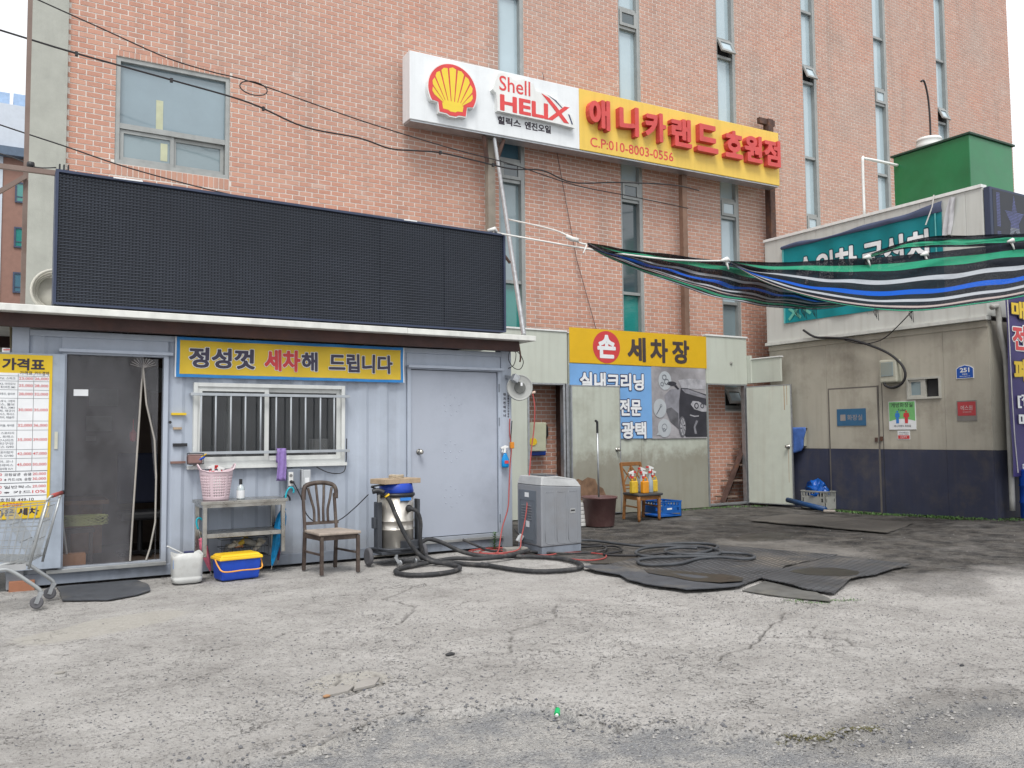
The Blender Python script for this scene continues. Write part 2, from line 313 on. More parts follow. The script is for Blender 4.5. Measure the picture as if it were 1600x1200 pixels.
# ================================================================ GROUND
EDGE = [(-6,4.9),(.4,4.5),(1.03,4.26),(1.43,4.26),(1.65,4.4),(1.97,4.51),(2.21,4.39),(2.58,4.31),(2.72,4.14),(2.76,3.95),(2.80,3.77),(2.9,3.61),(3.2,3.59),(3.26,3.37),(3.49,3.11),(3.55,2.94),(3.79,2.98),(3.97,2.86),(4.25,3.0),(4.48,3.03),(5.14,2.82),(9,1.5)]
CR = [[(1.2,4.25),(1.43,4.27),(1.65,4.41),(1.97,4.52),(2.21,4.41),(2.4,4.36)],[(2.72,4.15),(2.76,3.96),(2.81,3.78),(2.9,3.63),(3.2,3.61)],[(3.3,3.36),(3.49,3.13),(3.56,2.96),(3.79,2.99)],[(5.8,5.17),(4.99,4.68),(4.7,4.51),(4.36,4.46),(4.25,4.38)],[(4.7,4.52),(5.0,4.68),(5.36,4.5)],[(5.63,4.72),(5.32,4.47),(5.48,4.3),(5.35,4.15)],  # lines along the concrete edge paint its shaded lip as dark cracks
      [(1.9,6.71),(2.09,6.85),(2.22,6.62),(2.6,6.5)],[(.99,6.94),(1.19,6.69),(1.43,6.54),(1.59,6.63)],[(.08,7.53),(.17,7.59),(.23,7.43)],
      [(7.96,9.69),(8.6,9.3),(9.07,9.57),(9.79,8.4),(9.79,7.16)],[(8.5,12),(9.3,10.6),(9.1,9.6)],[(1.94,5.45),(2.17,5.49),(2.12,5.08),(1.88,5.0),(1.67,4.98)],[(1.94,5.45),(1.85,5.2),(1.9,5.02)],
      [(11,7.2),(9.8,7.4),(9.2,6.9),(8.7,6.3)],[(7.3,9.7),(8.4,10.3),(9.5,10.4)],[(2.9,6.6),(3.3,7.2),(3.2,7.7),(3.8,8.2)],[(3.2,5.3),(3.5,5.9),(4.1,6.1),(4.4,6.6)]]
def pdist(x, y, pts):
    d = np.full(x.shape, 1e9)
    for (x0,y0), (x1,y1) in zip(pts, pts[1:]):
        L = (x1-x0)**2+(y1-y0)**2; t = np.clip(((x-x0)*(x1-x0)+(y-y0)*(y1-y0))/L, 0, 1)
        d = np.minimum(d, np.hypot(x-x0-t*(x1-x0), y-y0-t*(y1-y0)))
    return d
def edge_side(x, y):                                  # >0 on the concrete, <0 on the lower asphalt
    ex = np.array([p[0] for p in EDGE]); ey = np.array([p[1] for p in EDGE])
    return y-np.interp(x, ex, ey)-.05*(fbm(x*7, y*7, 4, 5)-.47)
def blob(x, y, cx, cy, rx, ry, ang=0, soft=.35, seed=1, k=2.):
    c, s_ = math.cos(ang), math.sin(ang); u = ((x-cx)*c+(y-cy)*s_)/rx; v = (-(x-cx)*s_+(y-cy)*c)/ry
    d = np.hypot(u, v)+(fbm(x*k, y*k, 4, seed)-.47)*.9
    return np.clip((1-d)/soft+.5, 0, 1)
def fields(x, y):
    es = edge_side(x, y); asp = np.clip(-es/.03, 0, 1)
    warp = .10*(fbm(x*5, y*5, 3, 21)-.45); warp2 = .10*(fbm(x*5+40, y*5, 3, 22)-.45)
    cr = np.full(x.shape, 1e9)
    for c in CR: cr = np.minimum(cr, pdist(x+warp, y+warp2, c))
    crack = np.clip(1-cr/(.006+.02*fbm(x*3, y*3, 2, 9)), 0, 1)  # holds real cracks and the painted shade of the edge lip
    # oily dark zone at the back right of the yard
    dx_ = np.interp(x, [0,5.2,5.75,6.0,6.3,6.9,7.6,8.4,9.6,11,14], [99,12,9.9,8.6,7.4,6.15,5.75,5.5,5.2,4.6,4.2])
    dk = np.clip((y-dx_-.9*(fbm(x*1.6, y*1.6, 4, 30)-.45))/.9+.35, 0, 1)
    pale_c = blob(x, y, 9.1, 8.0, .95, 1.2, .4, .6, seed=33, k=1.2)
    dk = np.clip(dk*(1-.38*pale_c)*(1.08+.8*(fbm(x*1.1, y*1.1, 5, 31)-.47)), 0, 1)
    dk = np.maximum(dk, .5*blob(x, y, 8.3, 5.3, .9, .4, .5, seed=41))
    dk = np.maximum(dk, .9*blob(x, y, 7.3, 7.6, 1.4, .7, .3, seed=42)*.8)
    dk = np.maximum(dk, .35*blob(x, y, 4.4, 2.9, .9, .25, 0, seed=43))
    wet = np.maximum(blob(x, y, 8.6, 6.55, .28, .14, .2, seed=44), blob(x, y, 9.9, 9.1, .7, .35, .2, seed=45)*.7)
    pale = blob(x, y, .8, 7.85, .75, .3, .45, .2, seed=51)*1.+blob(x, y, 1.95, 5.25, .27, .22, 0, .15, seed=52)+blob(x, y, 1.6, 4.1, .7, .18, .1, .4, seed=53)
    pale = np.clip(np.maximum(pale, .6*blob(x, y, 9.0, 8.4, 1.0, 1.3, .3, .3, seed=54)), 0, 1)
    rough = np.clip((fbm(x*1.1, y*1.1, 4, 61)-.38)*4+np.clip((6.4-y)/1.5, -1, .6), 0, 1)*(1-pale)
    return es, asp, crack, dk, wet, pale, rough
def gh(x, y, F_=None):
    x = np.asarray(x, float); y = np.asarray(y, float)
    es, asp, crack, dk, wet, pale, rough = F_ or fields(x, y)
    h = -.012+.010*(fbm(x*1.3, y*1.3, 3, 71)-.5)
    h = h+(.25+rough)*.018*(fbm(x*18, y*18, 4, 72)-.55)+.005*(fbm(x*45, y*45, 2, 73)-.5)
    h = h-asp*.028-crack*.014+pale*.003-wet*.008
    lip = np.exp(-(np.clip(es, 0, 9)/.10)**2)*(es > -.01)*.014*(fbm(x*9, y*9, 2, 74))
    h = h+lip
    h = h+np.clip((x-11.5)/3, 0, 1)*np.clip((10.5-y)/2, 0, 1)*np.clip((y-5)/3, 0, 1)*.07      # soil bank by the right wall
    return np.minimum(h, .0) if not np.any(x > 11.5) else np.where(x > 11.5, h, np.minimum(h, 0))
xs = np.concatenate([[-300,-60,-20,-9], np.arange(-6,-1,.12), np.arange(-1,8.2,.026), np.arange(8.2,16,.07), np.arange(16,24,.5), [40,90,300]])
ys = np.concatenate([[-300,-60,-15,-4,-1,.5,1.2], np.arange(1.8,2.6,.05), np.arange(2.6,5.2,.018), np.arange(5.2,10.4,.034), np.arange(10.4,14.5,.08), [16,20,40,90,300]])
X, Y = np.meshgrid(xs, ys); FL = fields(X, Y); Z = gh(X, Y, FL)
me = bpy.data.meshes.new('ground'); nx, ny = len(xs), len(ys)
co = np.stack([X, Y, Z], -1).reshape(-1, 3); me.vertices.add(len(co)); me.vertices.foreach_set('co', co.ravel())
ii, jj = np.meshgrid(np.arange(nx-1), np.arange(ny-1)); a = (jj*nx+ii).ravel(); q = np.stack([a, a+1, a+1+nx, a+nx], -1)
me.loops.add(q.size); me.loops.foreach_set('vertex_index', q.ravel()); me.polygons.add(len(q))
me.polygons.foreach_set('loop_start', np.arange(0, q.size, 4)); me.polygons.foreach_set('loop_total', np.full(len(q), 4)); me.polygons.foreach_set('use_smooth', np.ones(len(q), bool)); me.update()
at = me.color_attributes.new('wear_shade', 'FLOAT_COLOR', 'POINT'); at.data.foreach_set('color', np.stack([FL[1], FL[2], FL[3], FL[4]], -1).reshape(-1))
at = me.color_attributes.new('surface', 'FLOAT_COLOR', 'POINT'); at.data.foreach_set('color', np.stack([FL[5], FL[6], FL[6], np.ones_like(FL[6])], -1).reshape(-1))
gm = bpy.data.materials.new('worn_concrete'); gm.use_nodes = True; n = gm.node_tree; nn = n.nodes.new; l = n.links.new; b = n.nodes['Principled BSDF']
def attr(nm):
    a = nn('ShaderNodeAttribute'); a.attribute_name = nm; s_ = nn('ShaderNodeSeparateColor'); l(a.outputs['Color'], s_.inputs[0]); return s_, a.outputs['Alpha']
wa, wa_a = attr('wear_shade'); sa, _ = attr('surface')
geo = nn('ShaderNodeNewGeometry'); pos = geo.outputs['Position']
def noise(sc, det=5, ro=.6):
    t = nn('ShaderNodeTexNoise'); t.inputs['Scale'].default_value = sc; t.inputs['Detail'].default_value = det; t.inputs['Roughness'].default_value = ro; l(pos, t.inputs['Vector']); return t.outputs['Fac']
def mrg(v, a0, a1, b0=0., b1=1.):
    t = nn('ShaderNodeMapRange'); t.inputs[1].default_value = a0; t.inputs[2].default_value = a1; t.inputs[3].default_value = b0; t.inputs[4].default_value = b1; l(v, t.inputs[0]); return t.outputs[0]
def mix(f_, A, B, bt='MIX'):
    t = nn('ShaderNodeMix'); t.data_type = 'RGBA'; t.blend_type = bt
    if isinstance(f_, float): t.inputs['Factor'].default_value = f_
    else: l(f_, t.inputs['Factor'])
    for s_, v in (('A', A), ('B', B)):
        if isinstance(v, tuple): t.inputs[s_].default_value = v+(1,)
        else: l(v, t.inputs[s_])
    return t.outputs['Result']
def math_(op, A, B=None):
    t = nn('ShaderNodeMath'); t.operation = op
    for i, v in enumerate((A, B)):
        if v is None: continue
        if isinstance(v, (int, float)): t.inputs[i].default_value = v
        else: l(v, t.inputs[i])
    return t.outputs[0]
cc = mix(mrg(noise(1.1, 8, .7), .35, .65), (.27,.257,.244), (.475,.46,.443))
cc = mix(mrg(noise(9, 6, .7), .35, .7, 0, .5), cc, (.50,.485,.46))
vor = nn('ShaderNodeTexVoronoi'); vor.inputs['Scale'].default_value = 37; l(pos, vor.inputs['Vector']); vor.inputs['Randomness'].default_value = 1
vor2 = nn('ShaderNodeTexVoronoi'); vor2.inputs['Scale'].default_value = 95; l(pos, vor2.inputs['Vector'])
sepv = nn('ShaderNodeSeparateColor'); l(vor.outputs['Color'], sepv.inputs[0])
agg = mix(mrg(sepv.outputs[0], .1, .9), (.10,.11,.135), (.50,.49,.475))                 # exposed aggregate, each stone its tone
aggm = math_('MULTIPLY', mrg(math_('ADD', vor.outputs['Distance'], math_('MULTIPLY', noise(90, 3), .25)), .34, .46, 1, 0), mrg(sepv.outputs[1], .5, .6))
aggm = math_('MULTIPLY', aggm, mrg(sa.outputs[1], 0, .8, .2, .95))
cc = mix(aggm, cc, agg)
pit = math_('MULTIPLY', mrg(noise(38, 5, .75), .555, .62), .72); cc = mix(pit, cc, (.085,.08,.075))
hl = math_('MULTIPLY', mrg(noise(95, 4, .8), .56, .66), .55); cc = mix(hl, cc, (.10,.096,.092)); cc = mix(mrg(noise(4.5, 8, .72), .54, .70, 0, .5), cc, (.21,.198,.188)); cc = mix(mrg(noise(24, 5, .7), .58, .68, 0, .6), cc, (.56,.55,.53))
nv = nn('ShaderNodeTexVoronoi'); nv.feature = 'DISTANCE_TO_EDGE'; nv.inputs['Scale'].default_value = 2.6
wv = nn('ShaderNodeVectorMath'); wv.operation = 'ADD'; nw = nn('ShaderNodeTexNoise'); nw.inputs['Scale'].default_value = 7; nw.inputs['Detail'].default_value = 7; l(pos, nw.inputs['Vector'])
sc_ = nn('ShaderNodeVectorMath'); sc_.operation = 'SCALE'; sc_.inputs['Scale'].default_value = .55; l(nw.outputs['Color'], sc_.inputs[0]); l(pos, wv.inputs[0]); l(sc_.outputs[0], wv.inputs[1]); l(wv.outputs[0], nv.inputs['Vector'])
hair = math_('MULTIPLY', mrg(nv.outputs['Distance'], .0, .014, 1, 0), mrg(noise(.9, 3), .46, .58)); cc = mix(math_('MULTIPLY', hair, .75), cc, (.07,.065,.06))
cc = mix(math_('MULTIPLY', sa.outputs[0], .8), cc, mix(mrg(noise(30, 4), .3, .7), (.38,.36,.32), (.46,.44,.40)))
ac = mix(mrg(noise(2.5, 8, .7), .42, .56), (.26,.265,.275), (.47,.455,.43)); sp2 = nn('ShaderNodeSeparateColor'); l(vor2.outputs['Color'], sp2.inputs[0])
ac = mix(mrg(sp2.outputs[0], .2, .9, 0, .7), ac, mix(mrg(sp2.outputs[1], 0, 1), (.09,.09,.10), (.44,.44,.43)))
cc = mix(wa.outputs[0], cc, ac)
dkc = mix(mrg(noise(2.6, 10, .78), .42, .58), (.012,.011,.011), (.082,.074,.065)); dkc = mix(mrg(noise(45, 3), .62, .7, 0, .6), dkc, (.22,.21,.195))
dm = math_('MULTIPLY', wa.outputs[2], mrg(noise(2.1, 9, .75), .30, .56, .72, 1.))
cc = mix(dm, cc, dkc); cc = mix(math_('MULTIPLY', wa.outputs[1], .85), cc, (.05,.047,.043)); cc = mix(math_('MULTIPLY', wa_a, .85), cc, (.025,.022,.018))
l(cc, b.inputs['Base Color'])
l(math_('SUBTRACT', mrg(noise(6), .3, .7, .85, .97), math_('MULTIPLY', wa_a, .7)), b.inputs['Roughness'])
hgt = math_('ADD', math_('MULTIPLY', mrg(vor.outputs['Distance'], 0, .5, 1, 0), math_('MULTIPLY', aggm, .9)), math_('ADD', math_('MULTIPLY', noise(38, 5, .75), .8), math_('ADD', math_('MULTIPLY', noise(110, 4, .8), .5), math_('MULTIPLY', hair, -.5))))
hgt = math_('ADD', hgt, math_('MULTIPLY', math_('MULTIPLY', vor2.outputs['Distance'], -.8), wa.outputs[0]))
bb = nn('ShaderNodeBump'); bb.inputs['Strength'].default_value = 1.; bb.inputs['Distance'].default_value = .022; l(hgt, bb.inputs['Height']); l(bb.outputs[0], b.inputs['Normal'])
me.materials.append(gm); ground = bpy.data.objects.new('ground', me); C.objects.link(ground); struct(ground)

# loose gravel
def pebbles(n_, sampler, smin, smax, name, mat_):
    px, py = sampler(n_); s_ = smin*(smax/smin)**(rng.random(n_)**2.2)
    base = np.array([(1,0,0),(-1,0,0),(0,1,0),(0,-1,0),(0,0,1),(0,0,-1)], float); fs = np.array([(0,2,4),(2,1,4),(1,3,4),(3,0,4),(2,0,5),(1,2,5),(3,1,5),(0,3,5)])
    ang = rng.random(n_)*2*pi; c, s2 = np.cos(ang), np.sin(ang)
    v = base[None]*(s_[:,None,None]*rng.uniform(.6, 1.25, (n_,6,1)))*np.array([1,.8,.62])
    vx = v[...,0]*c[:,None]-v[...,1]*s2[:,None]; vy = v[...,0]*s2[:,None]+v[...,1]*c[:,None]
    z = gh(px, py)+s_*.22; P_ = np.stack([vx+px[:,None], vy+py[:,None], v[...,2]+z[:,None]], -1).reshape(-1,3)
    f_ = (fs[None]+(np.arange(n_)*6)[:,None,None]).reshape(-1,3)
    m_ = bpy.data.meshes.new(name); m_.from_pydata(P_.tolist(), [], f_.tolist()); m_.materials.append(mat_)
    o = bpy.data.objects.new(name, m_); C.objects.link(o); return stuff(o)
def island_mat(name, c0, c1, rough=.85, c2=None):
    m = bpy.data.materials.new(name); m.use_nodes = True; n_ = m.node_tree; b_ = n_.nodes['Principled BSDF']; g_ = n_.nodes.new('ShaderNodeNewGeometry'); r = n_.nodes.new('ShaderNodeValToRGB')
    r.color_ramp.elements[0].color = c0+(1,); r.color_ramp.elements[1].color = c1+(1,)
    if c2: e = r.color_ramp.elements.new(.55); e.color = c2+(1,)
    n_.links.new(g_.outputs['Random Per Island'], r.inputs[0]); n_.links.new(r.outputs[0], b_.inputs['Base Color']); b_.inputs['Roughness'].default_value = rough; return m
peb_m = island_mat('gravel', (.07,.075,.09), (.34,.33,.315), c2=(.22,.215,.21))
def s_edge(n_):
    k = rng.integers(1, len(EDGE)-2, n_); t = rng.random(n_); E_ = np.array(EDGE)
    p = E_[k]*(1-t[:,None])+E_[k+1]*t[:,None]; return p[:,0]+rng.normal(0,.1,n_), p[:,1]+np.abs(rng.normal(0,.10,n_))*np.where(rng.random(n_)<.6,-1,1)
def s_near(n_): return rng.uniform(-.8, 7, n_), 2.6+rng.random(n_)**1.4*4.2
def s_far(n_): return rng.uniform(0, 13, n_), rng.uniform(6.5, 12.8, n_)
def s_patch(n_): return rng.normal(1.9,.35,n_), rng.normal(5.05,.22,n_)
pebbles(2400, s_edge, .004, .019, 'gravel', peb_m); pebbles(20000, s_near, .0025, .011, 'gravel', peb_m); pebbles(2200, s_far, .003, .012, 'gravel', peb_m); pebbles(500, s_patch, .004, .018, 'gravel', peb_m)

# ================================================================ BRICK BUILDING
bld = thing('brick_building', 'tall pink brick building with narrow vertical window strips behind the yard', 'building', (.32, 13.8, 0))
BY = 13.8; FB = front(BY)
bigw = (1.45, 3.115, 5.62, 7.26)
cols = [(8.075, 8.655), (10.99, 11.57), (13.80, 14.375), (16.64, 17.15), (19.40, 19.94), (22.12, 22.63)]
ZT = 16.4
holes = [bigw]+[(a, b_, 2.02, ZT-1.4) for a, b_ in cols]
mortar = pm('mortar', (.66,.62,.575), .9, var=.12, scale=8, bump=.3, bscale=90, dirt_amt=.25, dirt_scale=.5, dirt=(.40,.36,.33))
mb = MB(); tiles(mb, FB, .805, 25.8, 0, ZT, -.25, -.005, holes); mb.build('wall', mortar, bld)
mb = MB(); mb.box(.9, 14.9, 0, 25.7, 26, ZT-.1); mb.box(.33,14.06,0,.9,14.9,ZT-.1); mb.box(25.2,14.06,0,25.79,26,ZT-.1); mb.build('building_core', pm('grey_render', (.3,.3,.29), .9), bld)
mb = MB(); mb.box(.32, 13.74, 0, .803, 14.05, ZT); mb.build('corner_pillar', pm('pale_render', (.37,.38,.345), .9, var=.08, bump=.35, bscale=140, streak=.12), bld)
mb = MB(); mb.box(.3, 13.66, ZT, 25.9, 26.05, ZT+.25); mb.build('roof_coping', pm('coping', (.35,.35,.33), .8), bld)
# bricks
bm_ = bpy.data.materials.new('pink_brick'); bm_.use_nodes = True; n = bm_.node_tree; nn = n.nodes.new; l = n.links.new; b = n.nodes['Principled BSDF']
geo = nn('ShaderNodeNewGeometry'); pos = geo.outputs['Position']; oi = nn('ShaderNodeObjectInfo')
rv = math_('FRACT', math_('ADD', geo.outputs['Random Per Island'], oi.outputs['Random']))
ramp = nn('ShaderNodeValToRGB'); ramp.color_ramp.elements[0].color = (.44,.205,.145,1); ramp.color_ramp.elements[1].color = (.48,.255,.19,1)
for p_, c_ in ((.3,(.51,.25,.178)),(.55,(.45,.21,.148)),(.8,(.53,.28,.20))): e = ramp.color_ramp.elements.new(p_); e.color = c_+(1,)
l(rv, ramp.inputs[0]); cc = mix(mrg(noise(30, 5), .3, .7, 0, .35), ramp.outputs[0], (.55,.34,.26))
# weather stains: greyer high up and to the right, patchy
sx = nn('ShaderNodeSeparateXYZ'); l(pos, sx.inputs[0])
hi = math_('MULTIPLY', mrg(sx.outputs[2], 4.0, 9.0, .12, 1.), mrg(sx.outputs[0], -2, 16, .3, 1.)); st = math_('MULTIPLY', mrg(noise(.55, 8, .62), .36, .64, .25, 1.), hi)
cc = mix(math_('MULTIPLY', st, .62), cc, (.36,.30,.265)); cc = mix(math_('MULTIPLY', mrg(noise(.9, 7, .6), .56, .72), .35), cc, (.30,.20,.16))
mpv = nn('ShaderNodeMapping'); mpv.inputs['Scale'].default_value = (3.2,3.2,.25); l(pos, mpv.inputs['Vector']); nst = nn('ShaderNodeTexNoise'); nst.inputs['Scale'].default_value = 1; nst.inputs['Detail'].default_value = 7; l(mpv.outputs[0], nst.inputs['Vector'])
cc = mix(math_('MULTIPLY', mrg(nst.outputs['Fac'], .54, .74), .38), cc, (.22,.165,.14)); cc = mix(math_('MULTIPLY', mrg(noise(1.7, 9, .7), .60, .74), .5), cc, (.60,.50,.44))
l(cc, b.inputs['Base Color']); b.inputs['Roughness'].default_value = .85
bb = nn('ShaderNodeBump'); bb.inputs['Strength'].default_value = .4; bb.inputs['Distance'].default_value = .006; l(noise(120, 3), bb.inputs['Height']); l(bb.outputs[0], b.inputs['Normal'])
CH, PL, J = .0800, .2200, .0165
soldiers = [(1.40, 3.119, 7.262, 7.355), (1.40, 3.119, 5.442, 5.616)]
bricks = []
def in_frame(x, z):
    d = Vector((x, BY, z))-cam.location; t = d.dot(F); px = 800+1343.3*d.dot(Rt)/t; py = 600-1343.3*d.dot(Up)/t; return px, py
ex = [(h[0], h[1], h[2], h[3]) for h in holes]+soldiers
for r_ in range(int(ZT/CH)):
    z0 = r_*CH; z1 = z0+CH-J; zc = (z0+z1)/2; cuts = sorted([(h[0], h[1]) for h in ex if h[2]-.02 < zc < h[3]+.02])
    segs = []; x = .81
    for a_, b_ in cuts: segs.append((x, a_-.003)); x = b_+.003
    segs.append((x, 25.8)); x = .81-(PL/2 if r_ % 2 else 0)+.03
    k = int((25.8-x)/PL)+1
    for i in range(k+1):
        p, q_ = x+i*PL, x+(i+1)*PL-J
        for s0, s1 in segs:
            a_, b_ = max(p, s0), min(q_, s1)
            if b_-a_ > .012: bricks.append((a_, b_, z0, z1))
for a_, b_, z0, z1 in soldiers:
    k = int((b_-a_)/.078+.5)
    for i in range(k): bricks.append((a_+i*.078, a_+i*.078+.067, z0+.004, z1-.004))
def vis(bk):
    px, py = in_frame((bk[0]+bk[1])/2, (bk[2]+bk[3])/2)
    if not (20 < px < 1600 and 0 < py): return False
    led = 265+(px-90)*.146
    return py < led-4 and (bk[1]-bk[0]) > .06
scored = sorted([(in_frame((q_[0]+q_[1])/2, (q_[2]+q_[3])/2)[0]+(0 if (q_[1]-q_[0]) > .15 else 60), i) for i, q_ in enumerate(bricks) if vis(q_)])
single = {i for _, i in scored[:300]}
mcache = {}
for i in sorted(single):
    a_, b_, z0, z1 = bricks[i]; key = (round(b_-a_, 3), round(z1-z0, 3))
    if key not in mcache:
        m1 = MB(); wq, hq = b_-a_, z1-z0; m1.add([(0,0,0),(wq,0,0),(wq,.02,0),(0,.02,0),(0,0,hq),(wq,0,hq),(wq,.02,hq),(0,.02,hq)], [(4,5,6,7),(0,3,2,1),(0,1,5,4),(1,2,6,5),(3,0,4,7),(2,3,7,6)])
        t = bpy.data.meshes.new('brick'); t.from_pydata(m1.v, [], m1.f); t.materials.append(bm_); mcache[key] = t
    o = bpy.data.objects.new('brick', mcache[key]); C.objects.link(o); o.parent = bld
    o.location = (a_-.32, random.uniform(-.002,.001), z0)
rest = np.array([bk for i, bk in enumerate(bricks) if i not in single]); nb = len(rest); pr = rng.uniform(-.002,.001, nb)
v = np.zeros((nb, 8, 3)); v[:, [0,3,4,7], 0] = (rest[:,0]-.32)[:,None]; v[:, [1,2,5,6], 0] = (rest[:,1]-.32)[:,None]
v[:, [0,1,4,5], 1] = pr[:,None]; v[:, [2,3,6,7], 1] = .02; v[:, :4, 2] = rest[:,2][:,None]; v[:, 4:, 2] = rest[:,3][:,None]
fq = np.array([(4,5,6,7),(0,3,2,1),(0,1,5,4),(1,2,6,5),(3,0,4,7)]); fq = (fq[None]+(np.arange(nb)*8)[:,None,None]).reshape(-1,4)
t = bpy.data.meshes.new('brick_facing'); t.from_pydata(v.reshape(-1,3).tolist(), [], fq.tolist()); t.materials.append(bm_)
o = bpy.data.objects.new('brick_facing', t); C.objects.link(o); o.parent = bld; stuff(o)
# windows
def glass(name, col, rough=.06, var=.08, curtain=None):
    return pm(name, col, rough, 0, var=var, scale=.9, bump=.012, bscale=3, spec=.9, coat=.6)
gl_pale = glass('painted_sky_glass', (.38,.48,.53)); gl_teal = glass('teal_film_glass', (.02,.21,.19)); gl_dark = glass('dark_glass', (.05,.075,.085)); gl_blue = glass('blue_glass', (.06,.15,.21)); gl_mid = glass('grey_glass', (.20,.265,.29))  # pale glass carries the reflected sky in its base colour
def ring(mb, P, a0, a1, b0, b1, t, c0, c1):
    mb.fbox(P, a0, a0+t, b0, b1, c0, c1); mb.fbox(P, a1-t, a1, b0, b1, c0, c1); mb.fbox(P, a0+t, a1-t, b0, b0+t, c0, c1); mb.fbox(P, a0+t, a1-t, b1-t, b1, c0, c1); return mb
a0, a1, b0, b1 = bigw
wf = ring(MB(), FB, a0+.004, a1-.004, b0+.004, b1-.004, .06, -.14, -.02).fbox(FB, a0+.064, a1-.064, 6.17, 6.25, -.14, -.03).build('window', alu, bld)
MB().fbox(FB, a0+.06, a1-.06, 6.25, b1-.06, -.10, -.09).build('pane', pm('big_pane', (.20,.27,.31), .05, var=.18, scale=.5, bump=.01, bscale=2, spec=.9, coat=.6), wf)
MB().fbox(FB, 2.03, 2.13, 6.12, 6.72, -.089, -.085).build('paper_strip', pm('yellowed_paper', (.45,.47,.33), .7), wf)
for k, (p, q_) in enumerate(((a0+.07, 2.29), (2.27, a1-.07))):
    ring(MB(), FB, p, q_, 5.69, 6.165, .055, -.09+.03*k*-1, -.055-.03*k).build('sash', alu, wf)
    MB().fbox(FB, p+.05, q_-.05, 5.74, 6.12, -.085-.03*k, -.08-.03*k).build('pane', gl_mid, wf)
MB().fbox(FB, .5+1.6, 2.2, 5.78, 6.05, -.079, -.076).build('paper_strip', MATS['yellowed_paper'], wf)
# brick reveal heads
for ci, (a0, a1) in enumerate(cols):
    z0, z1 = 2.02, ZT-1.4; F_ = MB(); t = .05
    F_.fbox(FB, a0+.003, a0+t, z0, z1, -.16, -.03); F_.fbox(FB, a1-t-.03, a1-.003, z0, z1, -.16, -.015); F_.fbox(FB, a0+t, a1-t-.03, z0, z0+t, -.16, -.03); F_.fbox(FB, a0+t, a1-t-.03, z1-t, z1, -.16, -.03)
    rails = []; vents = [2.16, 6.42, 10.12, 13.8]
    for vz in vents: rails += [vz-.05, vz+.36]
    rails += [4.43, 8.2, 11.85]
    rails = sorted(r_ for r_ in rails if z0+.05 < r_ < z1-.1)
    for r_ in rails: F_.fbox(FB, a0+t, a1-t-.03, r_-.03, r_+.03, -.16, -.04)
    wf = F_.build('window', alu, bld); zz = [z0+t]+rails+[z1-t]
    for k in range(len(zz)-1):
        vent = any(abs(zz[k]-(vz-.05)) < .01 for vz in vents); zm = (zz[k]+zz[k+1])/2
        g_ = gl_pale if zm > 6.9 else (gl_mid if zm > 5 else gl_dark)  # higher panes get the paler, painted sky reflection
        if ci == 0 and 4.43 < zm < 6.4: g_ = gl_mid
        if ci < 2 and zm < 4.43: g_ = gl_teal
        if ci == 0 and 6.8 < zm < 8.3: g_ = gl_blue
        if ci == 1 and 4.5 < zm < 6.3: g_ = gl_dark
        if ci >= 2 and 4.4 < zm < 6.4: g_ = gl_pale
        if ci == 2 and 2.7 < zm < 4.4: g_ = gl_mid
        if vent:
            tilt = {2: (10.12, 2.16), 3: (10.12,), 4: (), 5: (10.12,)}.get(ci, ())
            ang = R(24) if any(abs(zz[k]+.05-v_) < .02 for v_ in tilt) else 0.
            top = FB(0, zz[k+1]-.035, -.05); Pv = plane((0, top[1], top[2]), (1,0,0), (0, math.sin(ang), math.cos(ang)), (0,-math.cos(ang), math.sin(ang)))
            h_ = zz[k+1]-zz[k]-.07; p, q_ = a0+t+.005, a1-t-.035
            s_ = ring(MB(), Pv, p, q_, -h_, 0, .06, 0, .04).build('vent_sash', alu, wf); MB().fbox(Pv, p+.06, q_-.06, -h_+.06, -.06, .012, .02).build('vent_pane', gl_dark if ci < 2 else gl_pale, wf)
            if ang: MB().fbox(FB, p, q_, zz[k]+.03, zz[k+1]-.03, -.14, -.13).build('dark_opening', dk_int, wf)
        else:
            MB().fbox(FB, a0+t, a1-t-.03, zz[k]+.02, zz[k+1]-.02, -.13, -.12).build('pane', g_, wf)
# ================================================================ CONTAINER OFFICE
CY = 10.18; FC = front(CY)
co_ = thing('container_office', 'blue grey steel container office under the dark display screen', 'container office', (.14, CY, 0))
X0, X1, ZC = .14, 6.13, 2.72
def corr(mb, a0, a1, b0, b1, pitch=.275, d=.018, base=.02):
    pts = []; k0 = int(math.floor((a0-.2)/pitch)); prof = [(0, 0), (.36, 0), (.5, 1), (.86, 1)]
    for k in range(k0, int(a1/pitch)+2):
        for u, v_ in prof: pts.append((.2+(k+u)*pitch, v_))
    def val(x):
        for (p, v0), (q_, v1) in zip(pts, pts[1:]):
            if p <= x <= q_: return v0+(v1-v0)*(x-p)/(q_-p) if q_ > p else v0
        return 0
    xs_ = [a0]+[p for p, _ in pts if a0 < p < a1]+[a1]
    return mb.grid([[FC(x, b0, -base-d*(1-val(x))) for x in xs_], [FC(x, b1, -base-d*(1-val(x))) for x in xs_]])
DO = (.62, 1.58, .17, 2.44); WI = (1.93, 3.715, 1.19, 2.15); RD = (4.61, 5.90, .20, 2.39)
zt, zb = 2.60, .14
cw = MB()
corr(cw, .30, .60, zb, zt); corr(cw, 1.66, 1.93, zb, zt); corr(cw, 1.93, 3.715, zb, 1.19); corr(cw, 1.93, 3.715, 2.15, zt); corr(cw, 3.715, 4.555, zb, zt)
cw.build('corrugated_wall', cont, co_)
MB().fbox(FC, .60, 1.66, 2.47, zt, -.06, -.008).build('header_panel', cont, co_, bevel=.004); MB().fbox(FC, 4.555, 5.96, 2.43, zt, -.06, -.012).build('header_panel', cont, co_, bevel=.004)
mb = MB(); mb.fbox(FC, X0+.005, .30, .0, 2.80, -.16, 0); mb.build('corner_post', cont, co_, bevel=.008)
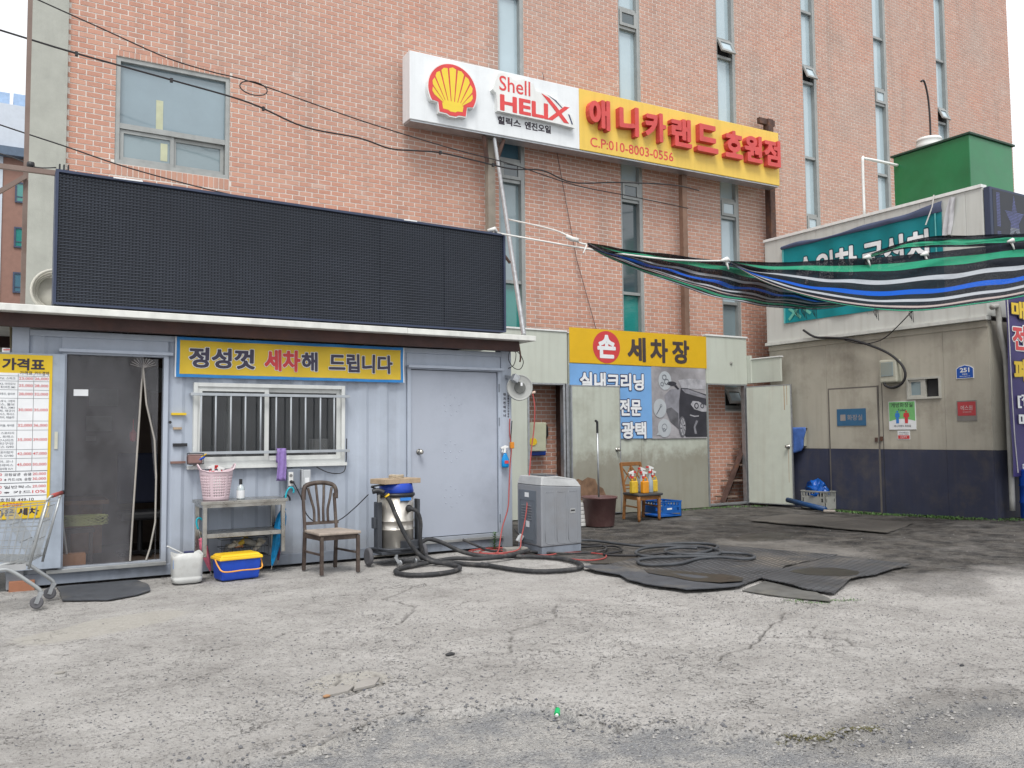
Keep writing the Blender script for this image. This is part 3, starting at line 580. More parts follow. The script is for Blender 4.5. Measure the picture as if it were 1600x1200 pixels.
mb = MB(); mb.fbox(FC, 5.965, X1, .0, ZC, -.16, 0); mb.build('corner_post', cont, co_, bevel=.008)
MB().lathe([(.034,0),(.034,.012)], FC(.222, 2.745, .006), 20, axis=Matrix(((1,0,0),(0,0,1),(0,1,0)))).build('lifting_hole', dk_int, co_)
mb = MB(); mb.fbox(FC, .30, 5.965, zt, 2.665, -.10, .004); mb.build('top_rail', cont, co_, bevel=.005)
mb = MB(); mb.fbox(FC, .30, 5.965, .02, zb, -.12, .0); mb.build('bottom_rail', cont_d, co_, bevel=.005)
mb = MB(); mb.box(X0+.01, CY+.17, .02, X0+.06, 12.55, 2.6); mb.box(X1-.06, CY+.17, .02, X1-.01, 12.55, 2.6); mb.box(X0+.06, 12.5, .02, X1-.06, 12.55, 2.6); mb.box(X0+.06, CY+.12, 2.60, X1-.06, 12.55, 2.66); mb.build('side_wall', cont_d, co_)
mb = MB(); mb.box(X0+.06, CY+.12, .06, X1-.06, 12.5, .155); mb.build('floor', pm('brown_floor', (.07,.05,.04), .7), co_)
inn = pm('dim_lining', (.16,.125,.105), .85, dirt_amt=.3)
mb = MB(); mb.box(3.6, CY+.17, .155, 3.64, 12.5, 2.59); mb.box(X0+.061, 12.3, .155, 3.6, 12.34, 2.59); mb.box(4.4, CY+.3, .155, 4.44, 12.5, 2.59); mb.build('inner_partition', inn, co_)
# door opening with frame, sill
ring(MB(), FC, .60, 1.66, .14, 2.47, .05, -.09, .014).fbox(FC, .57, 1.70, 2.44, 2.475, .0, .06).build('door_frame', cont, co_, bevel=.003)
mb = MB(); mb.fbox(FC, .5, 1.66, .135, .175, .0, .05); mb.build('door_sill', pm('worn_sill', (.33,.34,.34), .4, .5, dirt_amt=.5), co_, bevel=.004)
for z_ in (1.78, 1.62, 1.43, 1.24):
    w_ = .16 if z_ in (1.78, 1.24) else .09
    o = MB().fbox(FC, 1.75-w_/3, 1.75+w_*.66 if z_ != 1.43 else 1.87, z_, z_+(.025 if z_ != 1.43 else .035), -.022, .012).build('latch_remnant' if z_ == 1.43 else 'sticker', {1.78:yel_pr,1.62:card,1.43:black_pl,1.24:pm('torn_label', (.22,.13,.11), .8)}[z_], co_)
MB().lathe([(.016,0),(.016,.01)], FC(1.685, 1.7, .0), 12, axis=Matrix(((1,0,0),(0,0,-1),(0,1,0)))).build('lock_hole', dk_int, co_)
# office window: frame, two sashes, panes, bars
a0, a1, b0, b1 = WI
wf = ring(MB(), FC, a0, a1, b0+.02, b1, .045, -.07, .03).fbox(FC, a0-.06, a1+.02, b0-.02, b0+.02, -.05, .05).build('window', pm('window_frame_white', (.62,.64,.63), .5, streak=.3, var=.05), co_, bevel=.003)
fr_w = MATS['window_frame_white']
for p, q_, c in ((a0+.045, 2.78, .012), (2.74, a1-.045, -.018)):
    s_ = ring(MB(), FC, p, q_, b0+.065, b1-.045, .05, c-.03, c).build('sash', fr_w, wf, bevel=.002)
    MB().fbox(FC, p+.05, q_-.05, b0+.115, b1-.095, c-.02, c-.015).build('pane', pm('office_glass', (.045,.05,.055), .07, alpha=.5, spec=.8, bump=.01, bscale=3), s_ if 0 else wf)
MB().fbox(FC, 2.30, 2.36, b0+.1, b1-.08, -.03, -.022).build('sash_stile', fr_w, wf)
bars = MB()
for z_ in (2.015, 1.352): bars.fbox(FC, 1.885, 3.75, z_-.016, z_+.016, .075, .10)
for z_ in (2.015, 1.352):
    for x_ in (1.90, 3.735): bars.fbox(FC, x_-.012, x_+.012, z_-.012, z_+.012, -.02, .075)
gr = bars.build('window_grille', pm('grille_grey', (.36,.39,.42), .5, .2), co_, bevel=.002)
for x_ in (1.997,2.158,2.325,2.489,2.664,2.845,3.021,3.197,3.38,3.552): MB().cyl(FC(x_, 1.36, .088), FC(x_, 2.01, .088), .0105, n=8).build('bar', MATS['grille_grey'], gr, smooth=True)
# things inside the window
mb = MB(); mb.box(2.0, CY+.35, 1.15, 2.28, CY+.6, 1.42); mb.box(2.38, CY+.5, 1.15, 2.7, CY+.6, 1.85); mb.build('inner_shelf', pm('faint_shelf', (.16,.15,.15), .8), co_)
mb = MB(); mb.box(3.35, CY+.12, 1.26, 3.55, CY+.25, 1.5); mb.build('inner_box', white_paint, co_)
# right door
df = ring(MB(), FC, 4.56, 5.962, .155, 2.44, .05, -.07, .012).build('door_frame', cont, co_, bevel=.003)
MB().fbox(FC, 4.55, 5.975, 2.405, 2.44, .0, .075).build('door_hood', cont, co_, bevel=.003)
dl = MB().fbox(FC, 4.618, 5.902, .213, 2.382, -.05, -.014).build('door', pm('door_paint', (.37,.405,.475), .45, var=.06, scale=.8, dirt=(.26,.285,.34), dirt_amt=.6, dirt_scale=.8, bump=.05, bscale=12), co_, bevel=.004); MB().fbox(FC, 4.60, 5.92, .20, 2.40, -.07, -.051).build('door_gap', dk_int, co_)
kn = MB(); AX = Matrix(((1,0,0),(0,0,-1),(0,1,0)))
kn.lathe([(.037,0),(.037,.008),(.018,.012),(.016,.045),(.030,.055),(.034,.075),(.026,.092),(.0,.095)], FC(4.728, 1.319, -.014), 20, axis=AX); kn.build('door_knob', steel, dl, smooth=True)
for z_ in (2.17, 1.71, .40):
    MB().cyl(FC(5.925, z_-.055, .012), FC(5.925, z_+.055, .012), .009, n=8).build('hinge', cont_d, dl)
dents = MB()
for cz in (1.93, 1.31, .72):
    for x_, z_ in ((5.12,.1),(5.26,.1),(5.19,.14),(5.10,0),(5.32,0),(5.19,.0),(5.12,-.08),(5.28,-.08),(5.2,-.13),(5.36,.02)):
        dents.lathe([(.0095,0),(.007,.003),(.0,.004)], FC(x_, cz+z_, -.014), 8, axis=AX)
dents.build('rivet_cluster', MATS['door_paint'], dl, smooth=True)
mb = MB(); mb.fbox(FC, 4.55, 5.97, .13, .165, .0, .035); mb.build('door_sill', MATS['worn_sill'], co_, bevel=.003)
tx = MB()
for i, ch in enumerate('대지컨테이너'): put_text(tx, ch, FC, 6.015, 2.085-i*.058, .036, .04, .003, .03)
for i, ch in enumerate('0316477000'): put_text(tx, ch, FC, 6.075, 2.10-i*.0355, .02, .028, .003, .03)
tx.build('lettering', dark_pr, co_)
# roof slab and rusty beams
mb = MB(); mb.box(-2.4, 9.8, 2.80, 4.4, 12.9, 2.872); mb.box(4.402, 9.8, 2.80, 6.30, 12.9, 2.87); mb.build('roof', pm('roof_edge_white', (.66,.67,.64), .5, streak=.3, dirt_amt=.2, bump=.05), co_, bevel=.006)
mb = MB(); mb.box(-2.4, 9.95, 2.665, 6.12, 10.05, 2.80); mb.box(-2.4, 12.3, 2.665, 6.12, 12.4, 2.80)
for x_ in (-1.5,-.2,1.2,2.6,4.0,5.4): mb.box(x_, 10.05, 2.70, x_+.06, 12.3, 2.798)
mb.build('roof_beam', pm('brown_beam', (.055,.032,.03), .8, var=.3, dirt_amt=.5, dirt=(.10,.04,.025)), co_)
MB().tube(smooth_path([(6.12,9.97,2.79),(6.14,9.95,2.6),(6.13,9.95,2.52)]), .012, 6).build('dangling_hook', rust, co_)
for a_, b_ in ((.04, .16),): MB().box(a_+.12, CY+.02, -.02, a_+.3, CY+.3, .018).build('foot_plate', rust, co_)
o = MB().box(.17, CY-.05, -.02, .40, CY+.1, .09).build('support_block', pm('terracotta_block', (.33,.15,.09), .9, dirt_amt=.4), None, bevel=.006); tag(o, 'orange clay block wedged under the left end of the container', 'block')
# interior things seen through the curtain
ch = thing('office_chair', 'dark office chair inside the doorway, seen past the split plastic curtain', 'chair', (1.5, 10.95, .155))
mb = MB(); mb.box(1.27,10.75,.58,1.72,11.2,.68); mb.build('seat', black_pl, ch, bevel=.03); mb = MB(); mb.box(1.27,11.15,.75,1.72,11.24,1.35); mb.build('backrest', pm('navy_fabric', (.02,.025,.05), .8), ch, bevel=.03)
mb = MB(); mb.cyl((1.5,10.97,.2),(1.5,10.97,.6),.03)
for k in range(5): mb.bar((1.5,10.97,.2),(1.5+.28*math.cos(k*1.257),10.97+.28*math.sin(k*1.257),.19),.035)
mb.build('base', black_pl, ch)
ds = MB(); ds.box(.66,11.5,.155,1.15,12.2,.75); ds.box(.66,11.3,.75,1.2,12.25,.80); o = ds.build('low_cabinet', wood_o, None, bevel=.004); tag(o, 'brown low cabinet inside the doorway behind the plastic curtain', 'cabinet')
for k, (x_, z_, w_, h_) in enumerate(((1.05,1.95,.34,.22),(1.02,1.62,.30,.20),(1.02,1.5,.12,.06))):
    o = MB().box(x_,12.285,z_,x_+w_,12.30,z_+h_).build('notice_paper', pm('dull_paper', (.42,.42,.40), .8), None); tag(o, ['upper sheet of paper taped up inside behind the curtain','larger lower sheet of paper taped up inside behind the curtain','smallest paper slip taped up inside behind the curtain'][k], 'paper')
o = MB().lathe([(.17,0),(.17,.03),(.14,.035),(0,.03)], (1.86,12.28,2.3), 24, axis=Matrix(((1,0,0),(0,0,-1),(0,1,0)))).build('wall_clock', pm('clock_grey', (.4,.42,.44), .4), None); tag(o, 'round pale wall clock high inside the doorway', 'clock')
# crumpled net and box on the floor inside
mb = MB()
for k in range(44):
    t = k/44*2*pi; c_ = Vector((.86,10.62,.60)); p = [c_+Vector((.22*math.cos(t+q_)*(1+.2*math.sin(3*q_)), .12*math.sin(t+q_), .05*math.sin(2*q_+k)+.03)) for q_ in np.linspace(0, 2.2, 9)]
    mb.tube(p, .006, 5)
MBS = MB(); MBS.box(.70,10.52,.50,.98,10.75,.54)
for p_, q_ in ((.72,10.54),(.94,10.54),(.72,10.71),(.94,10.71)): MBS.box(p_,q_,.157,p_+.025,q_+.025,.50)
tag(MBS.build('low_stool', wood_d, None), 'low dark stool behind the plastic curtain carrying the straw bundle', 'stool')
o = mb.build('straw_bundle', pm('green_straw', (.42,.45,.16), .8), None); tag(o, 'yellow green straw bundle on a stool inside the doorway', 'bundle')
o = MB().box(.64,10.32,.157,.88,10.48,.30).build('fruit_box', pm('orange_box', (.5,.22,.08), .8, dirt_amt=.4), None, bevel=.004); tag(o, 'small orange box on the floor just inside the left doorway', 'box')
o = MB().cyl((.605+.04,10.31,.68),(.72,10.4,.18),.011,n=8).build('broom_handle', white_paint, None); tag(o, 'thin white broom handle leaning inside the plastic curtain', 'broom')
o = MB().tube([(1.40,10.9,1.75),(1.4,10.9,1.62)],.006,6).lathe([(.0,-.14),(.035,-.12),(.04,-.03),(.015,.0),(.0,.02)],(1.4,10.9,1.62),12).build('key_charm', red_pl, None); tag(o, 'small red tassel hanging in the gap of the curtain', 'ornament')
# plastic curtain
vin = pm('clear_vinyl', (.11,.11,.122), .14, var=.35, scale=2, spec=.9, alpha=.5, bump=.25, bscale=9)
cu = thing('plastic_curtain', 'clear plastic sheet curtain with a zip hanging in the container doorway', 'curtain', (.62, CY+.02, .17))
rows = []
for i in range(15):
    z_ = .18+i/14*2.24; xr = 1.30+.10*(z_-.18)/2.24; row = []
    for j in range(29):
        u = j/28; x_ = .645+u*(xr-.645); cr_ = .010*math.sin(u*19+z_*2)+.014*math.sin(z_*5+u*5)*u+.006*math.sin(z_*17+u*31)
        if z_ > 2.0: cr_ += .014*math.sin(u*60+z_*9)*(z_-2.0)*3
        row.append((x_, CY+.03+cr_, z_))
    rows.append(row)
MB().grid(rows).build('sheet', vin, cu, smooth=True)
rows = []
for i in range(15):
    z_ = .2+i/14*2.2; t = (z_-.2)/2.2; xl = 1.55-.15*max(0, t-.35)/.65; row = []
    for j in range(7): u = j/6; row.append((xl+u*(1.56-xl), CY+.03+.015*math.sin(u*12+z_*3), z_))
    rows.append(row)
MB().grid(rows).build('sheet', vin, cu, smooth=True)
zp = [(1.30+.10*(z_-.18)/2.24, CY+.022, z_) for z_ in np.linspace(.2, 2.3, 14)]
MB().tube(zp, .010, 6).build('zip', pm('zip_tape', (.36,.34,.31), .7), cu)
MB().tube([(1.40,CY+.02,2.3),(1.44,CY+.02,1.9),(1.53,CY+.02,1.5),(1.552,CY+.02,1.1),(1.55,CY+.02,.6),(1.50,CY+.02,.32),(1.46,CY+.0,.2)], .010, 6).build('zip', MATS['zip_tape'], cu)
mb = MB()
for k in range(11):
    a_ = -1.25+k*.25; mb.tube([(1.40,CY+.018,2.30),(1.40+.14*math.sin(a_),CY+.016,2.30+.12*abs(math.cos(a_))+.0)], .004, 5)
mb.build('gather_fold', pm('vinyl_fold', (.3,.28,.27), .4), cu)
MB().fbox(FC, .72, .86, 1.98, 2.05, -.02, -.016).build('paper_tag', white_pr, cu)

# sliding panel with price list
sp = MB().fbox(front(CY-.075), -.6, .63, .195, 2.41, -.05, 0).build('sliding_door', pm('sliding_panel_paint', (.33,.38,.45), .5, streak=.2, dirt=(.08,.085,.09), dirt_amt=.4, bump=.08), None, bevel=.005)
tag(sp, 'grey steel sliding door pushed left of the entrance', 'door')
MB().fbox(front(CY-.075), .545, .575, 1.42, 1.60, 0, .01).build('strike_plate', pm('pale_plate', (.5,.5,.42), .5), sp)
PB = front(CY-.075)
pb = thing('price_board', 'tall price list board with yellow header beside the entrance', 'sign', (-.2, CY-.08, .72))
MB().fbox(PB, -.95, .512, .72, 2.39, .001, .010).build('board', yel_pr, pb)
MB().fbox(PB, -.93, .485, .90, 2.20, .010, .012).build('list_sheet', white_pr, pb)
MB().fbox(PB, -.95, .51, .725, .845, .0105, .0125).build('yellow_strip', yel_pr, pb)
gl = MB()
rws = [2.20, 2.105, 2.035, 1.93, 1.80, 1.56, 1.42, 1.17, 1.045, .98]
rws = [2.20, 2.115, 2.05, 1.945, 1.83, 1.53, 1.405, 1.15, 1.03, .985]
rws = [2.195, 2.12, 2.045, 1.94, 1.825, 1.535, 1.425, 1.175, 1.07, .0]
rows_z = [2.195, 2.135, 2.055, 1.935, 1.825, 1.545, 1.43, 1.20, 1.095]
def yy(py): # board rows read off the photograph's board, 556..808 px -> metres
    return 2.388-(py-556)*(2.388-.723)/(808-556)
lines = [589, 597, 610.5, 623.5, 658.5, 672.5, 702.4, 716]
for y_ in lines: gl.fbox(PB, -.93, .485, yy(y_)-.0018, yy(y_)+.0018, .012, .0132)
for y_ in (yy(735.5), yy(753.5), yy(773.3)): gl.fbox(PB, -.93, .485, y_-.0035, y_+.0035, .012, .0132)
for x_ in (.205, .345): gl.fbox(PB, x_-.002, x_+.002, yy(735.5), 2.195, .0124, .0134)
gl.build('rule_line', grey_pr, pb)
tg, tr_, td = MB(), MB(), MB()
put_text(td, '손세차 가격표', PB, .04, 2.29, .80, .125, .0125, .03)
put_text(td, '가격표', PB, .275, yy(584.3), .115, .042, .0135, .01); put_text(td, '카드결제', PB, .415, yy(584.3), .13, .042, .0135, .01); put_text(td, '차  종', PB, -.1, yy(584.3), .2, .042, .0135, .01)
pr_ = [(593,'23,000','26,000'),(604,'25,000','28,000'),(617,'28,000','32,000'),(641.5,'30,000','35,000'),(665.5,'32,000','36,000'),(687.5,'35,000','39,000'),(709.2,'42,000','47,000'),(725.8,'45,000','50,000')]
for y_, p, q_ in pr_: put_text(tr_, p, PB, .275, yy(y_), .125, .032, .0135, .012); put_text(tr_, q_, PB, .415, yy(y_), .125, .032, .0135, .012)
ys_d = [597,603.5,608.5,619,630,635.5,641,646.5,652,657,664,678,683,688,693,698,707,712,721,726,731]
ys_d = [593,601.5,606.5,617,628,633,638,643,648,653,665.5,677,682.5,688,693,698,706.5,711.5,720.5,726,731.5]
for s_, y_ in zip(desc, ys_d): put_text(tg, s_, PB, .07, yy(y_), .22, .026, .0135, .008)
for y_, s1, s2 in ((740.5,'코팅살균  승용',' 20,000'),(748,'※ 카드10%  승합',' 30,000'),(759.5,'일반왁스','20,000'),(767.5,'※ 카드','10%')):
    put_text(td, s1, PB, .225, yy(y_), .24, .030, .0135, .012); put_text(tr_, s2, PB, .415, yy(y_), .12, .030, .0135, .012)
for y_, s1 in ((740.5,'30,000'),(748,'40,000'),(759.5,'50,000'),(767.5,'50,000')): put_text(tr_, s1, PB, .02, yy(y_), .13, .030, .0135, .012)
put_text(td, '의정부시 호원동 449-10', PB, .12, yy(779), .5, .038, .0135, .012); put_text(tr_, '02-04-447007', PB, .10, yy(786.5), .34, .034, .0135, .005)
put_text(td, '(쿠폰)은 세차', PB, .14, .785, .56, .085, .0135, .035)
tg.build('lettering', grey_pr, pb); tr_.build('lettering', red_pr, pb); td.build('lettering', dark_pr, pb)

# yellow cloth banner over the window
bn = thing('cloth_banner', 'yellow cloth banner with blue border above the office window', 'banner', (1.73, CY-.03, 2.2))
def bd(x_, z_): return .012*math.sin(x_*7+1)+.008*math.sin(x_*13+z_*9)+.006*math.sin(x_*31+z_*14)*(2.68-z_)*2
BA = (1.735, 4.485, 2.207, 2.658)
def wavy(P, a0, a1, b0, b1, nx_, nz_, off, fn=bd):
    return [[P(a0+(a1-a0)*i/nx_, b0+(b1-b0)*j/nz_, off+fn(a0+(a1-a0)*i/nx_, b0+(b1-b0)*j/nz_)) for i in range(nx_+1)] for j in range(nz_+1)]
PC = front(CY-.035)
MB().grid(wavy(PC, *BA, 110, 8, 0)).build('border', pm('banner_blue', (.03,.22,.55), .6, bump=.2, bscale=400), bn, smooth=True)
MB().grid(wavy(PC, BA[0]+.035, BA[1]-.035, BA[2]+.035, BA[3]-.035, 110, 8, .002)).build('cloth', pm('banner_yellow', (.66,.46,.035), .6, var=.05, bump=.2, bscale=400), bn, smooth=True)
for p, q_ in ((BA[0]-.015, BA[0]-.001), (BA[1]+.001, BA[1]+.015)): MB().grid(wavy(PC, p, q_, BA[2], BA[3], 1, 8, .0)).build('hem', white_pr, bn, smooth=True)
bn_d = pm('banner_navy', (.055,.05,.085), .6, var=.1, bump=0)
PCw = lambda a, b, c=0.: PC(a, b, c+bd(a, b))
for s_, cx, w_, m_, gr_ in (('정성껏', 2.235, .74, bn_d, .06), ('세차', 2.93, .44, red_pr, .06), ('해', 3.26, .20, bn_d, .06), ('드립니다', 3.92, .84, bn_d, .06)):
    bold = .036 if s_ == '세차' else .030
    o1 = MB(); put_text(o1, s_, PCw, cx, 2.432, w_, .255 if s_ == '세차' else .235, .006, bold, grow=.060); o1.build('letter_outline', white_pr, bn)
    o2 = MB(); put_text(o2, s_, PCw, cx, 2.432, w_, .255 if s_ == '세차' else .235, .009, bold); o2.build('lettering', m_, bn)

# ---- display screen on the roof
led = thing('display_screen', 'long dark dot matrix display screen standing on the container roof', 'display', (3.2, 9.9, 2.9))
LY = 9.9; PLD = front(LY); ld_f = pm('screen_frame', (.045,.058,.10), .5, .3, bump=.03)
def ltop(x_): return 4.305-(x_-.5)*.0125
x0, x1, z0 = .49, 5.87, 2.905
mb = MB(); mb.add([(x0+.02,LY+.012,z0),(x1-.02,LY+.012,z0),(x1-.02,LY+.22,z0),(x0+.02,LY+.22,z0),(x0+.02,LY+.012,ltop(x0)-.02),(x1-.02,LY+.012,ltop(x1)-.02),(x1-.02,LY+.22,ltop(x1)-.02),(x0+.02,LY+.22,ltop(x0)-.02)], [(0,3,2,1),(4,5,6,7),(0,1,5,4),(1,2,6,5),(2,3,7,6),(3,0,4,7)]); mb.build('cabinet', pm('screen_face', (.022,.026,.036), .5, bump=0), led)
t = .028; mb = MB(); mb.fbox(PLD, x0, x0+t, z0, ltop(x0), -.23, .03); mb.fbox(PLD, x1-t, x1, z0, ltop(x1), -.23, .03); mb.fbox(PLD, x0+t, x1-t, z0-.004, z0+.018, -.23, .03)
mb.add([PLD(x0+t, ltop(x0)-t, .03), PLD(x1-t, ltop(x1)-t, .03), PLD(x1-t, ltop(x1), .03), PLD(x0+t, ltop(x0), .03), PLD(x0+t, ltop(x0)-t, -.23), PLD(x1-t, ltop(x1)-t, -.23), PLD(x1-t, ltop(x1), -.23), PLD(x0+t, ltop(x0), -.23)], [(0,1,2,3),(3,2,6,7),(0,4,5,1),(4,7,6,5)]); mb.build('frame', ld_f, led)
mb = MB(); lv = MB(); nr, ncx = 40, 156
for r_ in range(nr):
    zb_, zt_ = z0+.02, lambda x: ltop(x)-t
    za = lambda x, f_: zb_+(zt_(x)-zb_)*f_
    f0, f1 = (r_+.72)/nr, (r_+.90)/nr
    A, B_ = x0+t, x1-t
    lv.add([PLD(A, za(A,f0), .0), PLD(B_, za(B_,f0), .0), PLD(B_, za(B_,f0), .014), PLD(A, za(A,f0), .014), PLD(A, za(A,f1), .0), PLD(B_, za(B_,f1), .0), PLD(B_, za(B_,f1), .008), PLD(A, za(A,f1), .008)], [(0,1,2,3),(4,7,6,5),(3,2,6,7)])
    g0, g1 = (r_+.18)/nr, (r_+.58)/nr
    for c_ in range(ncx):
        xa = A+(B_-A)*(c_+.22)/ncx; xb = A+(B_-A)*(c_+.78)/ncx
        mb.add([PLD(xa, za(xa,g0), -.004), PLD(xb, za(xb,g0), -.004), PLD(xb, za(xb,g1), -.004), PLD(xa, za(xa,g1), -.004)], [(0,1,2,3)])
lv.build('louvre_row', pm('louvre_grey', (.05,.06,.082), .55, bump=0), led)['kind'] = 'stuff'
o = mb.build('lamp_dots', pm('lamp_cell', (.075,.088,.112), .35, var=.35, scale=1.3, bump=0), led); o['kind'] = 'stuff'
sm2 = MB()
for k in range(1, 6): sm2.fbox(PLD, x0+t+k*.888, x0+t+k*.888+.003, z0+.02, ltop(x0+k*.888)-t, -.002, .009)
sm2.build('module_seam', MATS['screen_face'], led)['kind'] = 'stuff'
MB().fbox(PLD, 1.03, 1.32, ltop(1.1)-.012, ltop(1.1)+.004, -.02, .036).build('white_tape', white_pr, led); MB().fbox(PLD, 4.38, 4.56, ltop(4.4)-.012, ltop(4.4)+.004, -.02, .036).build('white_tape', white_pr, led)
mb = MB()
for k in range(3): mb.box(.52+k*.04, LY+.02, ltop(.5), .535+k*.04, LY+.08, ltop(.5)+.07)
mb.build('cable_gland', black_pl, led)
# hose coil behind the screen
o = MB()
for k, (r_, y_) in enumerate(((.235, 10.55), (.215, 10.6), (.19, 10.64))): o.tube([(.55+r_*math.cos(a), y_, 3.135+r_*math.sin(a)) for a in np.linspace(0, 2*pi, 30)[:-1]], .017, 8, closed=True)
o.box(.38, 10.66, 2.875, .7, 10.75, 3.3); o = o.build('hose_coil', pm('ivory_hose', (.55,.54,.48), .5), None, smooth=True); tag(o, 'coil of ivory hose behind the left end of the display screen', 'hose')
# rusty post and stay left of the screen
ft = thing('steel_stay', 'rusty steel post with cross arms left of the display screen', 'post', (.245, 10.6, 0))
mb = MB(); mb.box(.215, 10.56, 2.876, .262, 10.62, 9.0); mb.build('post', pm('brown_rust_post', (.20,.15,.13), .8, dirt_amt=.5, dirt=(.12,.06,.04)), ft)
MB().bar((-1.2,10.5,4.42),(.51,10.1,4.32),.05).build('arm', MATS['brown_rust_post'], ft); MB().bar((.235,10.53,4.36),(-1.5,10.53,2.9),.045).build('arm', MATS['brown_rust_post'], ft)
# ================================================================ PARTITION WALL (car wash front)
WY = 13.3; PW = front(WY)
pw = thing('partition_wall', 'cream sandwich panel wall with two doorways and the hand wash sign', 'wall', (8, WY, 0))
dirty = pm('cream_panel_stained', (.46,.49,.43), .55, var=.05, scale=1.6, streak=.3, dirt=(.20,.18,.13), dirt_amt=.4, dirt_scale=.9, tide=(1.15,.55,(.20,.18,.14),.66), bump=.06, bscale=20)
for a0, a1, b0, b1, m_ in ((4.6,9.24,2.485,3.46,cream),(4.6,8.345,0,2.48,cream),(9.27,11.0,0,3.44,dirty),(11.005,12.775,0,3.44,dirty),(12.78,13.98,2.575,3.58,cream)):
    MB().fbox(PW, a0, a1, b0, b1, -.075, 0).build('panel', m_, pw, bevel=.003)
mb = MB()
for a0, a1, b0, b1 in ((8.345,8.38,0,2.48),(9.13,9.175,0,2.48),(9.20,9.268,0,2.48),(8.38,9.13,2.455,2.484),(12.776,12.81,.0,2.57),(13.87,13.95,0.0,2.57),(12.81,13.87,2.545,2.574),(12.81,13.87,.02,.06)): mb.fbox(PW, a0, a1, b0, b1, -.09, .018)
mb.build('door_frame', galv, pw, bevel=.002)
mb = MB(); mb.fbox(PW, 4.6, 9.24, 3.46, 3.49, -.09, .02); mb.fbox(PW, 12.77, 14.0, 3.58, 3.615, -.09, .02); mb.fbox(PW, 9.25, 12.77, 3.44, 3.46, -.09, .01); mb.build('top_trim', white_paint, pw)
MB().fbox(PW, 4.6, 9.6, 2.56, 2.60, -.485, -.08).build('gap_shade_roof', rust, pw); MB().fbox(PW, 7.95, 8.0, 0, 2.56, -.485, -.08).build('gap_shade_side', rust, pw); MB().fbox(PW, 9.3, 9.35, 0, 2.56, -.485, -.08).build('gap_shade_side', rust, pw)  # unseen roof and sides, added to darken the left doorway
mb = MB(); mb.lathe([(.03,0),(.03,.02),(.012,.03),(0,.03)], PW(13.5, 3.02, 0), 14, axis=AX); mb.build('bolt_cap', steel, pw)
# return panel over the right doorway
MB().box(14.03, 12.42, 2.60, 14.08, 13.30, 3.11).box(13.985,13.2,2.6,14.03,13.36,3.2).build('return_panel', cream, pw, bevel=.003)
MB().box(14.01, 12.40, 3.11, 14.10, 13.28, 3.135).build('top_trim', white_paint, pw)
# door leaves
dl = thing('panel_door', 'open cream door folded flat over the blue part of the poster', 'door', (9.27, 13.2, .01))
MB().fbox(front(13.235), 9.275, 10.42, .02, 2.455, -.03, .012).build('leaf', dirty, dl, bevel=.003); ring(MB(), front(13.235), 9.27, 10.425, .015, 2.46, .02, -.032, .016).build('edge_trim', galv, dl)
MB().lathe([(.04,0),(.04,.01),(.018,.014),(.018,.045),(.034,.055),(.036,.08),(.02,.095),(0,.095)], front(13.235)(10.33, 1.228, .012), 18, axis=AX).build('door_knob', steel, dl, smooth=True)
PQ = front(13.222); MB().flat([(9.28,.42),(9.45,.30),(9.8,.28),(10.05,.36),(9.98,.50),(9.85,.56),(9.80,.68),(9.62,.72),(9.50,.66),(9.40,.70),(9.29,.64)], PQ, .0006).build('mud_stain', pm('mud_stain', (.20,.12,.075), .8, var=.35, scale=8), dl)
d2 = thing('panel_door', 'cream door swung open toward the yard at the right doorway', 'door', (13.9, 13.28, .03))
ang = math.atan2(12.27-13.26, 14.14-13.9); ex_ = Vector((math.cos(ang), math.sin(ang), 0)); n_ = Vector((math.sin(ang), -math.cos(ang), 0))
PD = plane((13.9, 13.26, 0), ex_, (0,0,1), n_); Ld = 1.04
MB().fbox(PD, 0.01, Ld-.01, .045, 2.52, -.02, .02).build('leaf', pm('cream_rust_streak', (.52,.55,.48), .55, var=.05, streak=.28, dirt=(.25,.15,.08), bump=.05), d2, bevel=.003)
ring(MB(), PD, 0, Ld, .035, 2.53, .018, -.024, .024).build('edge_trim', galv, d2)
kb = Matrix((ex_, Vector((0,0,1)), n_)).transposed()
MB().lathe([(.045,0),(.045,.01),(.018,.014),(.018,.045),(.036,.055),(.038,.08),(.02,.095),(0,.095)], PD(Ld-.09, 1.24, .02), 18, axis=kb).build('door_knob', steel, d2, smooth=True)
MB().fbox(PD, Ld-.16, Ld-.145, 2.0, 2.52, .0205, .0215).fbox(PD, Ld-.10, Ld-.09, 2.1, 2.52, .0205, .0215).fbox(PD, Ld-.095, Ld-.088, .5, 1.2, .0205, .0215).build('rust_run', pm('rust_stain', (.36,.22,.12), .8, var=.3), d2)
# sign banner on the partition
hb = thing('wash_sign', 'yellow printed banner with a red disc across the top of the partition wall', 'sign', (11, 13.28, 2.9))
PS = front(13.275)
wv2 = lambda x_, z_: .0003*math.sin(x_*5)
MB().grid(wavy(PS, 9.276, 12.775, 2.885, 3.555, 90, 6, 0, wv2)).build('cloth', pm('sign_yellow', (.66,.40,.01), .5, var=.04, bump=.15, bscale=300), hb, smooth=True)
PSw = lambda a, b, c=0.: PS(a, b, c+wv2(a, b))
MB().flat([(10.155+.33*math.cos(t), 3.215+.315*math.sin(t)) for t in np.linspace(0, 2*pi, 40)[:-1]], PSw, .003).build('red_disc', red_pr, hb)
tx = MB(); put_text(tx, '손', PSw, 10.155, 3.225, .44, .46, .006, .036); tx.build('lettering', white_pr, hb)
tx = MB()
for ch, cx in (('세', 10.90), ('차', 11.48), ('장', 12.06)): put_text(tx, ch, PSw, cx, 3.20, .47, .49, .005, .034)
tx.build('lettering', pm('brown_print', (.06,.045,.045), .5, bump=0), hb)
ps = thing('wash_poster', 'blue poster with a grey car picture under the yellow sign', 'poster', (11, 13.28, 1.43))
zt_ = lambda a: 2.835+(a-9.276)*.012
